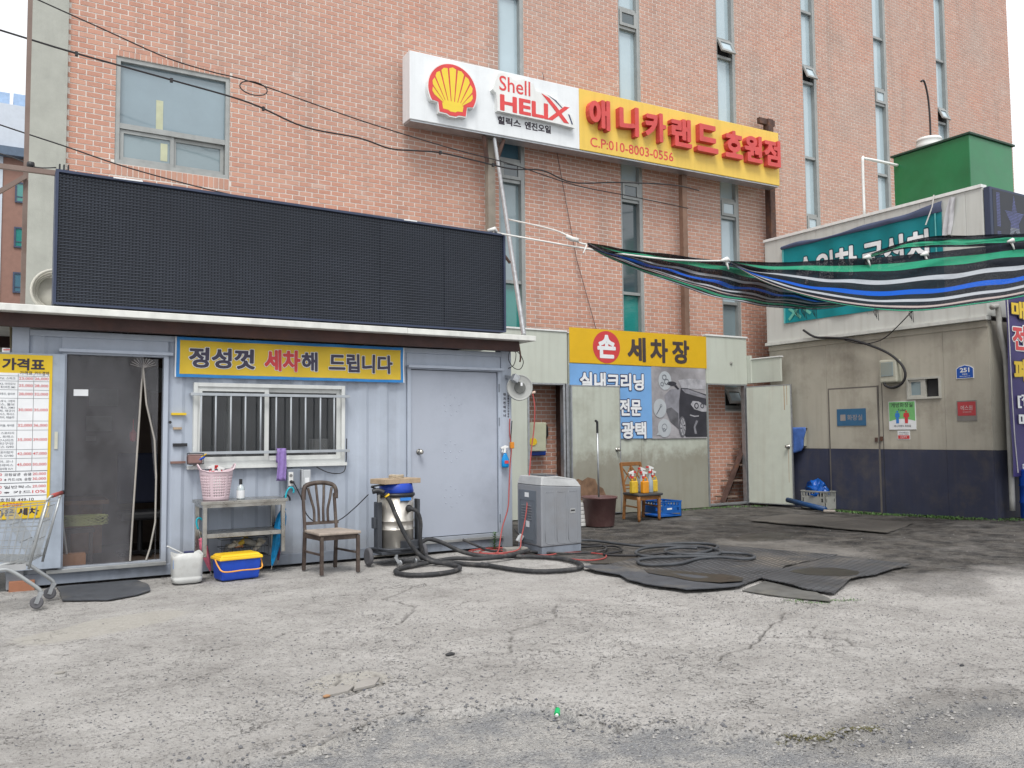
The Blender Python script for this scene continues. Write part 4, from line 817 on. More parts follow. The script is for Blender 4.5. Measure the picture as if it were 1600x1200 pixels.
MB().grid(wavy(PS, 9.276, 11.27, 1.44, 2.87, 40, 6, -.004, wv2)).build('blue_field', pm('sky_blue_print', (.17,.36,.66), .5, var=.12, scale=1.2, bump=.1, bscale=300), ps, smooth=True)
gm_ = pm('misty_grey_print', (.33,.32,.34), .5, var=.42, scale=1.6, bump=.1, bscale=300)
MB().grid(wavy(PS, 11.271, 12.74, 1.43, 2.88, 30, 6, -.004, wv2)).build('picture_field', gm_, ps, smooth=True)
for s_, cx, cz, w_ in (('실내크리닝', 10.29, 2.55, 1.56), ('전문', 10.72, 2.05, .55), ('광택', 10.80, 1.60, .62)):
    tx = MB(); put_text(tx, s_, PSw, cx, cz, w_, .33, .003, .032, grow=.078); tx.build('letter_outline', navy_pr, ps)
    tx = MB(); put_text(tx, s_, PSw, cx, cz, w_, .33, .006, .032); tx.build('lettering', white_pr, ps)
# generic dark car seen from its front corner, flat print
def E2(cx, cz, rx, rz, n_=28, a0=0, a1=2*pi): return [(cx+rx*math.cos(t), cz+rz*math.sin(t)) for t in np.linspace(a0, a1, n_)[:(-1 if a1-a0 > 6.2 else None)]]
car_d = pm('car_print_dark', (.035,.035,.045), .5, var=.35, scale=3, bump=0); car_m = pm('car_print_mid', (.12,.12,.135), .5, var=.4, scale=4, bump=0); car_l = pm('car_print_light', (.36,.36,.39), .5, var=.3, scale=7, bump=0); car_s = pm('car_print_sheen', (.22,.22,.25), .5, var=.3, scale=5, bump=0)
def fl_(m_, pts, c): MB().flat(pts, PSw, c).build('car_print', m_, ps)
fl_(car_l, [(11.98,2.62),(12.30,2.66),(12.74,2.64),(12.74,2.44),(12.20,2.45),(12.08,2.44)], .0008)                     # windscreen glow
fl_(car_s, [(11.60,2.30),(11.75,2.42),(12.02,2.46),(12.02,2.1),(11.96,1.64),(11.72,1.80),(11.62,2.0)], .0012)           # door side
fl_(car_m, [(11.62,2.02),(11.78,2.06),(11.96,1.94),(11.96,1.62),(11.75,1.76)], .0018)
fl_(car_d, [(12.04,2.46),(12.22,2.46),(12.46,2.40),(12.74,2.34),(12.74,1.46),(12.16,1.46),(12.00,1.60),(11.98,1.9),(11.99,2.2)], .0024) # wing, bonnet, bumper
fl_(car_s, [(12.06,2.44),(12.24,2.44),(12.52,2.37),(12.74,2.31),(12.74,2.25),(12.45,2.30),(12.16,2.36)], .003)            # bonnet reflection
fl_(car_l, [(12.30,2.40),(12.55,2.345),(12.66,2.33),(12.45,2.36)], .0036)
fl_(car_l, [(12.30,2.13),(12.36,2.20),(12.52,2.19),(12.74,2.10),(12.74,1.98),(12.60,1.98),(12.40,2.03)], .0036)           # lamp
for cx_, rx_ in ((12.46,.062),(12.62,.052)): MB().flat(E2(cx_, 2.10, rx_, rx_*1.05), PSw, .0042).build('car_print', car_d, ps); MB().flat(E2(cx_, 2.10, rx_*.6, rx_*.62), PSw, .0048).build('car_print', car_l, ps)
MB().flat(E2(12.06,1.665,.10,.215), PSw, .0036).build('car_print', car_m, ps); MB().flat(E2(12.075,1.665,.07,.175), PSw, .0042).build('car_print', car_l, ps)
for k in range(8):
    t = k*pi/4+.2; MB().flat([(12.075+.01*math.cos(t+1.6),1.665+.02*math.sin(t+1.6)),(12.075+.066*math.cos(t-.12),1.665+.165*math.sin(t-.12)),(12.075+.066*math.cos(t+.12),1.665+.165*math.sin(t+.12))], PSw, .0048).build('car_print', car_d, ps)
fl_(car_l, [(12.27,1.90),(12.40,1.87),(12.52,1.88),(12.52,1.90),(12.40,1.895),(12.28,1.92)], .0036)
fl_(car_s, [(12.44,1.80),(12.50,1.79),(12.42,1.66),(12.46,1.52),(12.40,1.52),(12.37,1.66)], .0036)
fl_(car_d, E2(11.80,2.545,.125,.045,20), .003); fl_(car_d, [(11.86,2.50),(11.92,2.52),(12.0,2.44),(11.96,2.42)], .0034)
bub = pm('bubble_print', (.42,.45,.48), .5, var=.05, bump=0)
MB().flat(E2(11.47,2.04,.17,.19), PSw, .007).flat(E2(11.58,1.64,.175,.185)+[], PSw, .007).flat([(11.42,1.56),(11.36,1.5),(11.50,1.50)], PSw, .0065).flat(E2(11.62,2.60,.17,.19), PSw, .002).build('icon_bubble', bub, ps)
ic = MB()
def arc(cx, cz, r_, n_=22): 
    for i in range(n_):
        t, u = 2*pi*i/n_, 2*pi*(i+1)/n_; ic.add([PSw(cx+r_*math.cos(t), cz+r_*math.sin(t), .009), PSw(cx+r_*math.cos(u), cz+r_*math.sin(u), .009), PSw(cx+(r_-.012)*math.cos(u), cz+(r_-.012)*math.sin(u), .009), PSw(cx+(r_-.012)*math.cos(t), cz+(r_-.012)*math.sin(t), .009)], [(0,1,2,3)])
arc(11.60,2.67,.055); arc(11.66,2.58,.06); arc(11.54,2.53,.042); arc(11.58,1.66,.07); arc(11.57,1.6,.04)
ic.flat([(11.37,1.92),(11.385,1.91),(11.50,2.07),(11.485,2.085)], PSw, .009); arc(11.50,2.09,.03)
ic.build('icon_line', grey_pr, ps)
# things in the left doorway
for k, (x0_, x1_, z0_, z1_, y_, m_, lb) in enumerate(((8.33,8.50,1.12,1.74,13.60,cream,'narrow grey board hung behind the printed foam board'),(8.50,8.93,1.14,1.70,13.66,blue_pl,'blue backing board behind the printed foam board'),(8.44,8.86,1.22,1.76,13.55,pm('printed_foam', (.42,.43,.32), .7, var=.1),'pale foam board with yellow print hung in the left doorway'))):
    o = MB().fbox(plane((0,y_,0),(1,0,0),(.03,0,1),(0,-1,0)), x0_, x1_, z0_, z1_, -.02, .02).build('foam_board', m_, None, bevel=.015); tag(o, lb, 'board')
o2 = MB().flat(E2(8.60,1.40,.09,.07), front(13.52), 0).build('yellow_print_blot', yel_pr, o)
o = MB().fbox(front(13.74), 8.97, 9.06, 1.5, 1.68, 0, .05).fbox(front(13.74), 8.95, 9.08, 1.47, 1.71, -.02, .0).build('switch_box', black_pl, None, bevel=.01); tag(o, 'small dark switch box on the brick inside the left doorway', 'switch')
# rusty steps in the right doorway
stp = thing('steel_steps', 'rusty steel step ladder leaning inside the right doorway', 'steps', (13.3, 13.5, .05))
a_, b_ = Vector((13.30,13.44,.06)), Vector((14.05,13.44,1.40))
MB().bar(a_, b_, .03, .13, up=(0,1,0)).build('rail', rust, stp); MB().bar(a_+Vector((.30,.25,0)), b_+Vector((.30,.25,0)), .03, .13, up=(0,1,0)).build('rail', rust, stp)
for k in range(4):
    p = a_.lerp(b_, .08+k*.25); MB().box(p.x, 13.42, p.z-.01, p.x+.36, 13.72, p.z+.02).build('step', pm('worn_rust', (.20,.15,.12), .7), stp)

# ================================================================ BILLBOARD
bbp0, bbp1 = Vector((6.013,13.30,6.98)), Vector((15.02,13.17,7.07)); exb = (bbp1-bbp0); LB = exb.length; exb.normalize(); nb_ = Vector((exb.y, -exb.x, 0)).normalized()
PBB = plane(bbp0, exb, (0,0,1), nb_)
bb_ = thing('billboard', 'long white and yellow roadside billboard on tall posts above the partition wall', 'billboard', (10.5, 13.4, 0))
HB = 1.208; sp_ = 3.55
wb = pm('billboard_white', (.70,.73,.75), .4, var=.03, streak=.18, bump=.03); yb = pm('billboard_yellow', (.72,.49,.09), .4, var=.04, scale=2, streak=.22, bump=.03)
MB().fbox(PBB, 0, sp_, 0, HB, -.32, 0).build('white_panel', wb, bb_, bevel=.01); MB().fbox(PBB, sp_+.002, LB, 0, HB, -.32, 0).build('yellow_panel', yb, bb_, bevel=.01)
MB().fbox(PBB, .02, LB-.02, -.03, -.001, -.30, -.02).build('bottom_tray', galv, bb_)
# raised shell emblem
cx, cz = .775, .60
def shell(s_):
    pts = []
    for k in range(33):
        t = R(-32)+k/32*R(244); r_ = .46*(1+.0*math.sin(k)); pts.append((r_*math.cos(t)*1.02, r_*math.sin(t)+.01))
    base = [(-.36,-.235),(-.28,-.25),(-.255,-.42),(-.12,-.425),(-.06,-.455),(.06,-.455),(.12,-.425),(.255,-.42),(.28,-.25),(.36,-.235)]
    pts = pts+base
    return [(cx+a*s_, cz+b_*s_) for a, b_ in pts]
MB().prism(shell(1.05), PBB, 0, .10).build('emblem_back', white_paint, bb_); MB().prism(shell(1.0), PBB, .10, .106).build('emblem_rim', pm('sign_red', (.62,.06,.06), .4, bump=0), bb_)
sy = pm('emblem_yellow', (.74,.56,.05), .4, bump=0, var=.03); ribs = MB(); fx, fz = cx, cz-.30
for k in range(9):
    t0 = R(8)+k*R(164)/9+R(2.2); t1 = R(8)+(k+1)*R(164)/9-R(2.2); pts = []
    rr = lambda t: (lambda d: (cx+.385*math.cos(d), cz+.385*math.sin(d)+.01))(t)
    e0 = R(-24)+k*R(228)/9+R(2.6); e1 = R(-24)+(k+1)*R(228)/9-R(2.6); em = (e0+e1)/2
    b0_ = (fx+.17*math.cos(pi-(1-k/8.)*pi)*1.15, fz+.06); 
    pa, pm_, pc = rr(e0), (cx+.405*math.cos(em), cz+.405*math.sin(em)+.01), rr(e1)
    q0 = fx+.20*math.cos(R(0)+(k+.12)/9*pi)*.75; q1 = fx+.20*math.cos((k+.88)/9*pi)*.75
    ribs.flat([(q0, fz+.03), pa, pm_, pc, (q1, fz+.03)], PBB, .109)
ribs.flat([(cx-.21,cz-.25),(cx-.19,cz-.355),(cx-.09,cz-.36),(cx-.05,cz-.385),(cx+.05,cz-.385),(cx+.09,cz-.36),(cx+.19,cz-.355),(cx+.21,cz-.25),(cx+.22,cz-.24),(cx-.22,cz-.24)][:8], PBB, .108)
ribs.flat([(cx-.20,cz-.28),(cx+.20,cz-.28),(cx+.17,cz-.2),(cx-.17,cz-.2)], PBB, .1085)
ribs.build('emblem_shell', sy, bb_)
# raised brand lettering
hx = 2.55
MB().prism([(1.62,.86),(1.70,1.10),(1.85,1.14),(2.05,1.04),(2.25,1.1),(2.46,1.04),(2.5,.92),(2.75,.9),(2.95,.84),(3.2,.70),(3.36,.5),(3.38,.36),(3.36,.355),(3.0,.38),(1.68,.40),(1.66,.72),(1.58,.78)], PBB, 0, .10).build('badge_back', white_paint, bb_)
sr = MATS['sign_red']
tx = MB(); put_text(tx, 'Shell', PBB, 2.05, .93, .66, .28, .103, .012); put_text(tx, 'HELI', PBB, 2.25, .57, 1.04, .30, .103, .03); tx.flat([(2.86,.42),(3.26,.74),(3.14,.74),(2.74,.42)][::-1], PBB, .103); tx.flat([(2.62,.90),(2.80,.84),(2.96,.70),(3.24,.42),(3.12,.42),(2.86,.68)], PBB, .1045); tx.build('lettering', sr, bb_)
MB().flat([(2.75,.90),(2.95,.82),(3.10,.70),(3.07,.70),(2.92,.81)], PBB, .104).flat([(3.22,.60),(3.25,.6),(3.33,.42),(3.30,.42)], PBB, .104).build('swoosh', navy_pr, bb_)
tx = MB(); put_text(tx, '힐릭스', PBB, 1.98, .275, .50, .15, .003, .03); put_text(tx, '엔진오일', PBB, 2.60, .275, .58, .15, .003, .03); tx.build('lettering', dark_pr, bb_)
lr = pm('raised_letter_red', (.55,.07,.065), .45, bump=.03)
for ch, cx_, w_ in (('애',3.98,.52),('니',4.70,.50),('카',5.38,.56),('랜',6.06,.56),('드',6.78,.60),('호',7.54,.52),('원',8.12,.55),('점',8.70,.52)):
    letters(ch, PBB, cx_-.03, .72-(cx_-4)*.012, w_*.98, .60, 0, .13, .034).build('raised_letter', lr, bb_)
tx = MB(); put_text(tx, 'C.P:010-8003-0556', PBB, 4.85, .195, 2.1, .19, .003, .02); tx.build('lettering', sr, bb_)
beige_post = pm('beige_post', (.27,.24,.20), .7, streak=.3, var=.15, dirt_amt=.35, dirt=(.10,.08,.06))
MB().box(7.66,13.48,0,7.81,13.60,6.96).build('post', beige_post, bb_); MB().box(12.37,13.46,0,12.50,13.58,7.02).build('post', pm('brown_post', (.20,.12,.085), .7, dirt_amt=.4), bb_)
MB().box(15.10,13.52,0,15.26,13.68,8.75).box(14.86,13.56,8.62,15.36,13.64,8.75).build('post', rust, bb_)
MB().cyl((7.72,13.35,6.94),(6.24,10.02,2.90),.035,n=10).build('stay', galv, bb_); MB().bar((7.62,13.44,6.5),(7.50,13.35,6.95),.06).bar((7.80,13.44,6.5),(7.92,13.35,6.95),.06).build('bracket', rust, bb_)
MB().bar((5.89,10.0,4.02),(6.55,10.9,4.1),.03).build('tie_bar', rust, bb_)

# ================================================================ RIGHT BUILDING
UX = 14.3; PR = side(UX); ra, rbk = -12.95, -8.18
rb = thing('toilet_block', 'cream sandwich panel shed with dark blue base housing the toilet', 'building', (UX, 10.5, 0))
wb_ = pm('shed_wall_beige', (.41,.39,.33), .6, var=.08, scale=1.4, streak=.3, dirt=(.17,.15,.12), dirt_amt=.5, dirt_scale=.9, bump=.06, bscale=25)
bl_ = pm('shed_blue_base', (.036,.042,.075), .55, var=.15, scale=2, streak=.25, dirt=(.10,.09,.08), dirt_amt=.45, dirt_scale=2.2, bump=.06)
up_ = pm('shed_upper_cream', (.54,.555,.53), .5, var=.04, scale=1.5, streak=.28, dirt=(.20,.18,.15), bump=.04)
wh = (-9.71, -9.055, 2.11, 2.50)
seams = [ra, -11.49, -10.24, -9.0, rbk]
for i in range(4):
    a0, a1 = seams[i]+.002, seams[i+1]-.002
    tiles(MB(), PR, a0, a1, 1.204, 3.385, -.08, 0, [wh] if i in (1,2) else []).build('wall_panel', wb_, rb, bevel=0)
    MB().fbox(PR, a0, a1, -.05, 1.2, -.08, .001).build('painted_base', bl_, rb)
useams = [ra, -11.6, -10.45, -9.3, -8.45, rbk]
for i in range(5): MB().fbox(PR, useams[i]+.002, useams[i+1]-.002+(.03 if i == 4 else 0), 3.46, 5.64, -.06, .06).build('upper_panel', up_, rb, bevel=.003)
MB().fbox(PR, ra-.02, rbk+.03, 3.39, 3.455, -.05, .11).build('ledge', up_, rb, bevel=.004)
MB().fbox(PR, ra, rbk-.0, 3.28, 3.385, .002, .02).build('ledge_trim', wb_, rb)  # plain trim strip under the ledge, in the wall's beige
MB().fbox(PR, ra-.02, rbk+.03, 5.642, 5.70, -.08, .085).build('parapet_cap', white_paint, rb, bevel=.004)
# core and front face
mb = MB(); mb.box(UX+.083, 8.30, -.04, 19.5, 12.94, 5.6); mb.build('core', wb_, rb)
FR = front(8.18)
MB().fbox(FR, UX+.081, 15.2, 1.2, 3.385, -.1, .001).build('wall_panel', wb_, rb); MB().fbox(FR, UX+.081, 19.5, -.05, 1.198, -.1, -.0).build('painted_base', bl_, rb); MB().fbox(FR, 15.21, 19.5, 1.2, 3.4, -.1, 0).build('wall_panel', wb_, rb)
MB().fbox(FR, UX+.061, 19.5, 3.46, 5.64, -.1, .029).build('upper_panel', up_, rb, bevel=.003)
# toilet door
dr = MB(); dr.fbox(PR, -11.42, -10.34, 1.203, 2.37, .001, .022).build('door', wb_, rb, bevel=.003)
MB().fbox(PR, -11.42, -10.34, .02, 1.2, .002, .023).build('door', bl_, rb, bevel=.003)
ring(MB(), PR, -11.45, -10.31, .0, 2.40, .028, 0, .018).build('door_frame', pm('frame_dull', (.13,.12,.11), .6), rb)
MB().fbox(PR, -10.40, -10.345, 1.34, 1.42, .022, .04).fbox(PR, -10.30, -10.25, 1.36, 1.44, .0, .03).build('latch', rust, rb)
MB().fbox(PR, -10.245, -10.235, 0.02, 2.5, -.01, .004).build('seam_strip', dk_int, rb)
wf = ring(MB(), PR, wh[0], wh[1], wh[2], wh[3], .035, -.06, .03).fbox(PR, -9.40, -9.35, wh[2]+.035, wh[3]-.035, -.03, .015).build('window', pm('toilet_window_frame', (.42,.42,.38), .5), rb)
ring(MB(), PR, -9.675, -9.40, wh[2]+.035, wh[3]-.035, .04, -.02, .012).build('sash', MATS['toilet_window_frame'], wf)
MB().fbox(PR, -9.635, -9.44, wh[2]+.075, wh[3]-.075, -.01, -.004).build('pane', gl_mid, wf); MB().fbox(PR, -9.35, -9.09, wh[2]+.035, wh[3]-.035, -.055, -.05).build('dark_opening', dk_int, wf)
# boards and plates on it
s_ = MB().fbox(plane((UX,0,0),(0,-1,0),(0,0,1),(-1,0,0)), -11.24, -10.585, 1.65, 1.98, .024, .034).build('door_plate', pm('faded_blue_plate', (.035,.12,.23), .5, var=.1), None); tag(s_, 'faded blue plate on the toilet door', 'sign'); s_.location = (0,0,0)
tx = MB(); put_text(tx, '화장실', PR, -10.83, 1.81, .34, .11, .036, .02); tx.fbox(PR, -11.16, -11.04, 1.75, 1.87, .034, .0355); tx.build('lettering', pm('faded_print', (.30,.27,.26), .6), s_)
ts = thing('toilet_sign', 'green and white toilet sign with two figures beside the shed door', 'sign', (UX-.02, -9.83*-1, 1.57))
MB().fbox(PR, -10.105, -9.56, 1.565, 2.085, .002, .012).build('board', white_pr, ts); MB().prism([(-10.095,2.075),(-10.095,1.75)]+[(-10.095+.525*k/12, 1.72+.045*math.sin(pi*k/12)) for k in range(13)]+[(-9.57,1.75),(-9.57,2.075)], PR, .012, .0135).build('green_field', pm('green_print', (.17,.46,.17), .5, bump=0), ts)
tx = MB(); put_text(tx, '개방화장실', PR, -9.83, 2.015, .44, .085, .015, .015); put_text(tx, 'Toilet', PR, -9.83, 1.925, .17, .045, .015, .01); put_text(tx, '애니카랜드 호원점', PR, -9.83, 1.63, .34, .04, .014, .01); tx.build('lettering', dark_pr, ts)
for x_, m_, w_ in ((-9.925, blue_pr, .05), (-9.745, red_pr, .062)):
    MB().flat(E2(x_, 1.895, .02, .02, 14), PR, .0155).flat([(x_-w_*.8,1.87),(x_+w_*.8,1.87),(x_+w_,1.80),(x_+w_*.55,1.79),(x_+.03,1.68),(x_-.03,1.68),(x_-w_*.55,1.79),(x_-w_,1.80)][::-1], PR, .0155).build('figure', m_, ts)
s_ = MB().fbox(PR, -9.94, -9.69, 1.385, 1.545, .001, .006).build('warning_sticker', white_pr, None); tag(s_, 'small red and white sticker under the green toilet sign', 'sticker')
tx = MB(); put_text(tx, '관계자외출입금지', PR, -9.815, 1.51, .2, .022, .007, .005); put_text(tx, '24시간 녹화중', PR, -9.815, 1.48, .2, .02, .007, .005); tx.build('lettering', dark_pr, s_)
MB().fbox(PR, -9.93, -9.70, 1.395, 1.46, .006, .0075).build('red_band', red_pr, s_); tx = MB(); put_text(tx, 'CCTV', PR, -9.815, 1.428, .13, .035, .009, .02); tx.build('lettering', white_pr, s_)
s_ = MB().prism([(-8.765,2.43),(-8.455,2.43),(-8.455,2.60),(-8.50,2.635),(-8.61,2.665),(-8.72,2.635),(-8.765,2.60)], PR, .001, .012).build('number_plate', white_pr, None); tag(s_, 'blue house number plate reading 251', 'number plate')
MB().prism([(-8.755,2.44),(-8.465,2.44),(-8.465,2.595),(-8.505,2.627),(-8.61,2.655),(-8.715,2.627),(-8.755,2.595)], PR, .012, .0135).build('blue_field', pm('plate_blue', (.01,.08,.38), .5, bump=0), s_)
tx = MB(); put_text(tx, '251', PR, -8.61, 2.575, .17, .08, .015, .03); put_text(tx, '범골로', PR, -8.61, 2.505, .09, .026, .015, .01); put_text(tx, 'Beomgol-ro', PR, -8.61, 2.468, .18, .02, .015, 0); tx.build('lettering', white_pr, s_)
s_ = MB().fbox(PR, -8.78, -8.43, 1.70, 2.05, .001, .010).build('security_plate', pm('plate_grey', (.20,.19,.18), .6), None); tag(s_, 'red security company plate below the house number', 'sign')
MB().fbox(PR, -8.765, -8.445, 1.79, 2.03, .010, .0115).build('red_field', pm('plate_red', (.40,.05,.06), .5, bump=0), s_); tx = MB(); put_text(tx, '에스원', PR, -8.605, 1.925, .21, .085, .013, .02); put_text(tx, '무인경비구역', PR, -8.60, 1.85, .15, .025, .013, .01); tx.build('lettering', pm('plate_pale', (.5,.4,.4), .5), s_)
# meter and cable
mt = thing('electric_meter', 'ivory electricity meter box above the toilet sign', 'meter', (UX, 9.98, 2.6))
MB().fbox(PR, -10.17, -9.80, 2.43, 2.86, 0, .17).build('case', pm('ivory_plastic', (.42,.42,.35), .5, streak=.3), mt, bevel=.03); MB().fbox(PR, -10.12, -9.87, 2.55, 2.81, .171, .18).build('cover_glass', gl_mid, mt, bevel=.004)
tag(MB().tube([Vector((UX-.15,-a,b_)) for a, b_ in [(-11.9,3.62),(-11.62,3.45),(-11.3,3.40),(-10.85,3.33),(-10.4,3.18),(-9.98,2.98),(-9.72,2.76),(-9.64,2.56),(-9.72,2.40),(-9.9,2.335),(-10.05,2.38),(-10.08,2.44)]] and smooth_path([(UX-.15,-a,b_) for a, b_ in [(-11.9,3.62),(-11.62,3.45),(-11.3,3.40),(-10.85,3.33),(-10.4,3.18),(-9.98,2.98),(-9.72,2.76),(-9.64,2.56),(-9.72,2.40),(-9.9,2.335),(-10.05,2.38),(-10.08,2.44)]]), .024, 8).build('meter_cable', cable_m, None, smooth=True), 'thick black cable bundle looping down to the meter box', 'cable')
tag(MB().tube(smooth_path([(UX-.16,10.9,3.31),(UX-.16,10.5,3.20),(UX-.16,10.1,3.24),(UX-.16,9.8,3.42),(UX-.16,9.42,3.72),(UX-.12,9.2,3.9)]), .010, 6).build('thin_cable', cable_m, None, smooth=True), 'thin black cable rising from the bundle to behind the shade net', 'cable')
# teal cloth banner on the upper wall
tb = thing('teal_banner', 'teal cloth banner with white letters on the upper shed wall', 'banner', (UX-.08, 10.6, 3.8))
PT = side(UX-.075); wv3 = lambda a, b: .012*math.sin(a*5)+.01*math.sin(a*9+b*5)
MB().grid(wavy(PT, -12.42, -8.87, 3.82, 5.40, 60, 8, .012, wv3)).build('cloth', pm('teal_cloth', (.0,.20,.23), .6, var=.15, scale=1.5, bump=.15, bscale=200), tb, smooth=True)
PTw = lambda a, b, c=0.: PT(a, b, c+.012+wv3(a, b))
rows = [[PTw(-12.45+3.6*i/40, 5.385+.035*j+.012*math.sin(i*.35)*j+(.05*j*max(0,(i-20)/20)), .02+.03*math.sin(j*1.6)) for i in range(41)] for j in range(3)]
MB().grid(rows).build('curled_edge', pm('faded_purple_cloth', (.07,.09,.16), .7), tb, smooth=True)
MB().fbox(PT, -12.44, -12.40, 3.82, 5.42, .0, .03).build('hem', pm('pale_teal', (.12,.42,.42), .6), tb); MB().fbox(PT, -8.99, -8.97, 4.0, 5.38, .03, .036).build('hem', MATS['pale_teal'], tb)
for s_, cx_, w_, m_ in (('수입차', -11.35, 1.45, 4.72), ('국산차', -9.78, 1.45, 4.72)):
    tx = MB(); put_text(tx, s_, PTw, cx_, 4.86, w_, .58, .005, .034, grow=.07); tx.build('letter_outline', pm('dark_teal', (.0,.06,.08), .6), tb)
    tx = MB(); put_text(tx, s_, PTw, cx_, 4.86, w_, .58, .010, .034); tx.build('lettering', white_pr, tb)
pt_ = pm('mint_print', (.12,.42,.34), .6)
tl = MB()
for p, q_ in (((-12.3,3.88),(-12.05,4.12)),((-12.3,4.12),(-12.0,3.90)),((-11.95,4.10),(-11.75,3.95))): 
    d = Vector((q_[0]-p[0], q_[1]-p[1])).normalized()*.0; nx2 = Vector((-(q_[1]-p[1]), q_[0]-p[0])).normalized()*.03
    tl.flat([(p[0]-nx2.x,p[1]-nx2.y),(q_[0]-nx2.x,q_[1]-nx2.y),(q_[0]+nx2.x,q_[1]+nx2.y),(p[0]+nx2.x,p[1]+nx2.y)], PTw, .008)
tl.build('tool_print', pt_, tb)
o = MB().grid([[PR(-8.87+.03*i+.12*j*.3, 4.95+.16*j, .10+.03*math.sin(i*2+j)) for i in range(6)] for j in range(5)]).build('torn_cloth', pm('torn_white_cloth', (.5,.5,.52), .7), None, smooth=True); tag(o, 'torn white cloth scrap hanging right of the teal banner', 'cloth')
tag(MB().tube([(UX-.12,8.98,5.71),(UX-.12,9.02,5.5),(UX-.16,9.13,5.2)], .012, 6).build('white_rope', rope_m, None), 'white rope hanging over the shed parapet', 'rope')
# front of shed: second screen, purple banner, pipe, drum
sc2 = thing('small_screen', 'dark display screen with blue star on the front of the shed', 'display', (15.2, 8.12, 4.4))
PF = front(8.12)
MB().fbox(PF, 14.255, 17.4, 4.35, 5.64, -.02, .09).build('cabinet', ld_f, sc2, bevel=.01); MB().fbox(PF, 14.33, 17.36, 4.40, 5.60, .09, .094).build('screen_face', MATS['screen_face'], sc2)
lit = pm('unlit_blue_lamp', (.13,.15,.36), .4, var=.3, scale=9, bump=0); lit2 = pm('unlit_grey_lamp', (.30,.33,.40), .4, var=.3, bump=0)
star = [(14.965+.30*(1 if k % 2 == 0 else .42)*math.sin(k*pi/5), 5.13+.44*(1 if k % 2 == 0 else .42)*math.cos(k*pi/5)) for k in range(10)]
def inside(x, z, pts):
    c = False
    for i in range(len(pts)):
        (x1_, z1_), (x2_, z2_) = pts[i-1], pts[i]
        if (z1_ > z) != (z2_ > z) and x < (x2_-x1_)*(z-z1_)/(z2_-z1_)+x1_: c = not c
    return c
A, B_ = MB(), MB()
for i in range(95):
    for j in range(46):
        x_, z_ = 14.36+i*.0125*1.2, 4.42+j*.0255
        ins = inside(x_, z_, star) or (14.42 < x_ < 14.53 and (4.98 < z_ < 5.56 or 4.4 < z_ < 4.88)) 
        if ins: (B_ if (z_ < 5.0 and x_ > 14.8) else A).add([PF(x_, z_, .0955), PF(x_+.010, z_, .0955), PF(x_+.010, z_+.015, .0955), PF(x_, z_+.015, .0955)], [(0,1,2,3)])
stuff(A.build('lamp_dots', lit, sc2)); 
if B_.v: stuff(B_.build('lamp_dots', lit2, sc2))
pn = thing('purple_banner', 'tall purple cloth banner at the right edge of the yard', 'banner', (14.8, 7.9, .77))
PP = front(7.92); MB().grid(wavy(PP, 14.38, 16.4, .77, 3.80, 30, 20, 0, lambda a, b: .012*math.sin(a*6+b*3))).build('cloth', pm('purple_cloth', (.045,.035,.14), .6, var=.12, bump=.2, bscale=200), pn, smooth=True)
for s_, cz, h_, m_, w_ in (('매매', 3.55, .30, yel_pr, .9), ('전문', 3.08, .42, red_pr, .9), ('폐차', 2.53, .40, yel_pr, .95)):
    tx = MB(); put_text(tx, s_, PP, 14.52+w_/2, cz, w_, h_, .016, .034, grow=.07); tx.build('letter_outline', white_pr if m_ is red_pr else dark_pr, pn); tx = MB(); put_text(tx, s_, PP, 14.52+w_/2, cz, w_, h_, .02, .034); tx.build('lettering', m_, pn)
tx = MB(); put_text(tx, '[젤리', PP, 14.98, 2.02, .78, .24, .018, .03); put_text(tx, '매입', PP, 14.95, 1.70, .7, .24, .018, .03); put_text(tx, '확인', PP, 14.78, .92, .28, .11, .018, .02); tx.build('lettering', white_pr, pn)
MB().tube([PP(14.41, 3.7, .02), PP(14.42, 2.2, .022), PP(14.45, 1.4, .02), PP(14.50, .83, .02)], .008, 5).build('edge_cord', rope_m, pn)
tag(MB().tube(smooth_path([(14.2,8.05,3.58),(14.33,8.03,3.60),(14.37,8.03,3.45),(14.37,8.03,3.2),(14.50,8.03,2.8),(14.53,8.03,2.5),(14.535,8.03,1.6),(14.53,8.03,.2)], 5), .045, 10).build('downpipe', pm('pipe_pale', (.38,.38,.36), .5, streak=.4, dirt_amt=.3), None, smooth=True), 'pale downpipe with a bend at the shed corner', 'pipe')

dr = thing('blue_drum', 'blue drum standing under the purple banner', 'drum', (14.85, 7.75, .05)); MB().lathe([(.28,.06),(.29,.08),(.29,.32),(.305,.34),(.29,.36),(.29,.60),(.305,.62),(.29,.64),(.29,.86),(.27,.88)], (14.85,7.75,0), 28).build('body', blue_pl, dr, smooth=True); MB().lathe([(.25,.865),(.25,.875),(.06,.88),(.06,.90)], (14.85,7.75,0.012), 20).build('lid', blue_pl, dr)
# roof tanks and pipes
tk = thing('green_water_tank', 'large green box water tank on the shed roof', 'tank', (16.5, 10, 5.7))
gt = pm('green_tank_paint', (.008,.15,.052), .35, var=.18, scale=1.3, spec=.6, dirt_amt=.25, dirt=(.05,.18,.10), dirt_scale=1.1, bump=.02)
tx0, tx1, ty0, ty1 = 15.2, 16.62, 8.90, 10.45
for x_, y_ in ((15.2,8.9),): MB().box(tx0, ty0, 5.60, tx1, ty1, 6.96).build('body', gt, tk, bevel=.01)
mb = MB(); mb.box(tx0-.04, ty0-.04, 6.962, tx1+.04, ty1+.04, 7.0); mb.build('lid_rim', pm('tank_rim_dark', (.02,.05,.035), .6), tk, bevel=.004)
tag(MB().lathe([(.26,7.0),(.25,7.10),(.23,7.18),(.24,7.19),(.22,7.24),(0,7.25)], (15.55,9.9,0), 24).build('tank_cap', white_paint, None, smooth=True), 'white round cap on top of the green tank', 'cap')
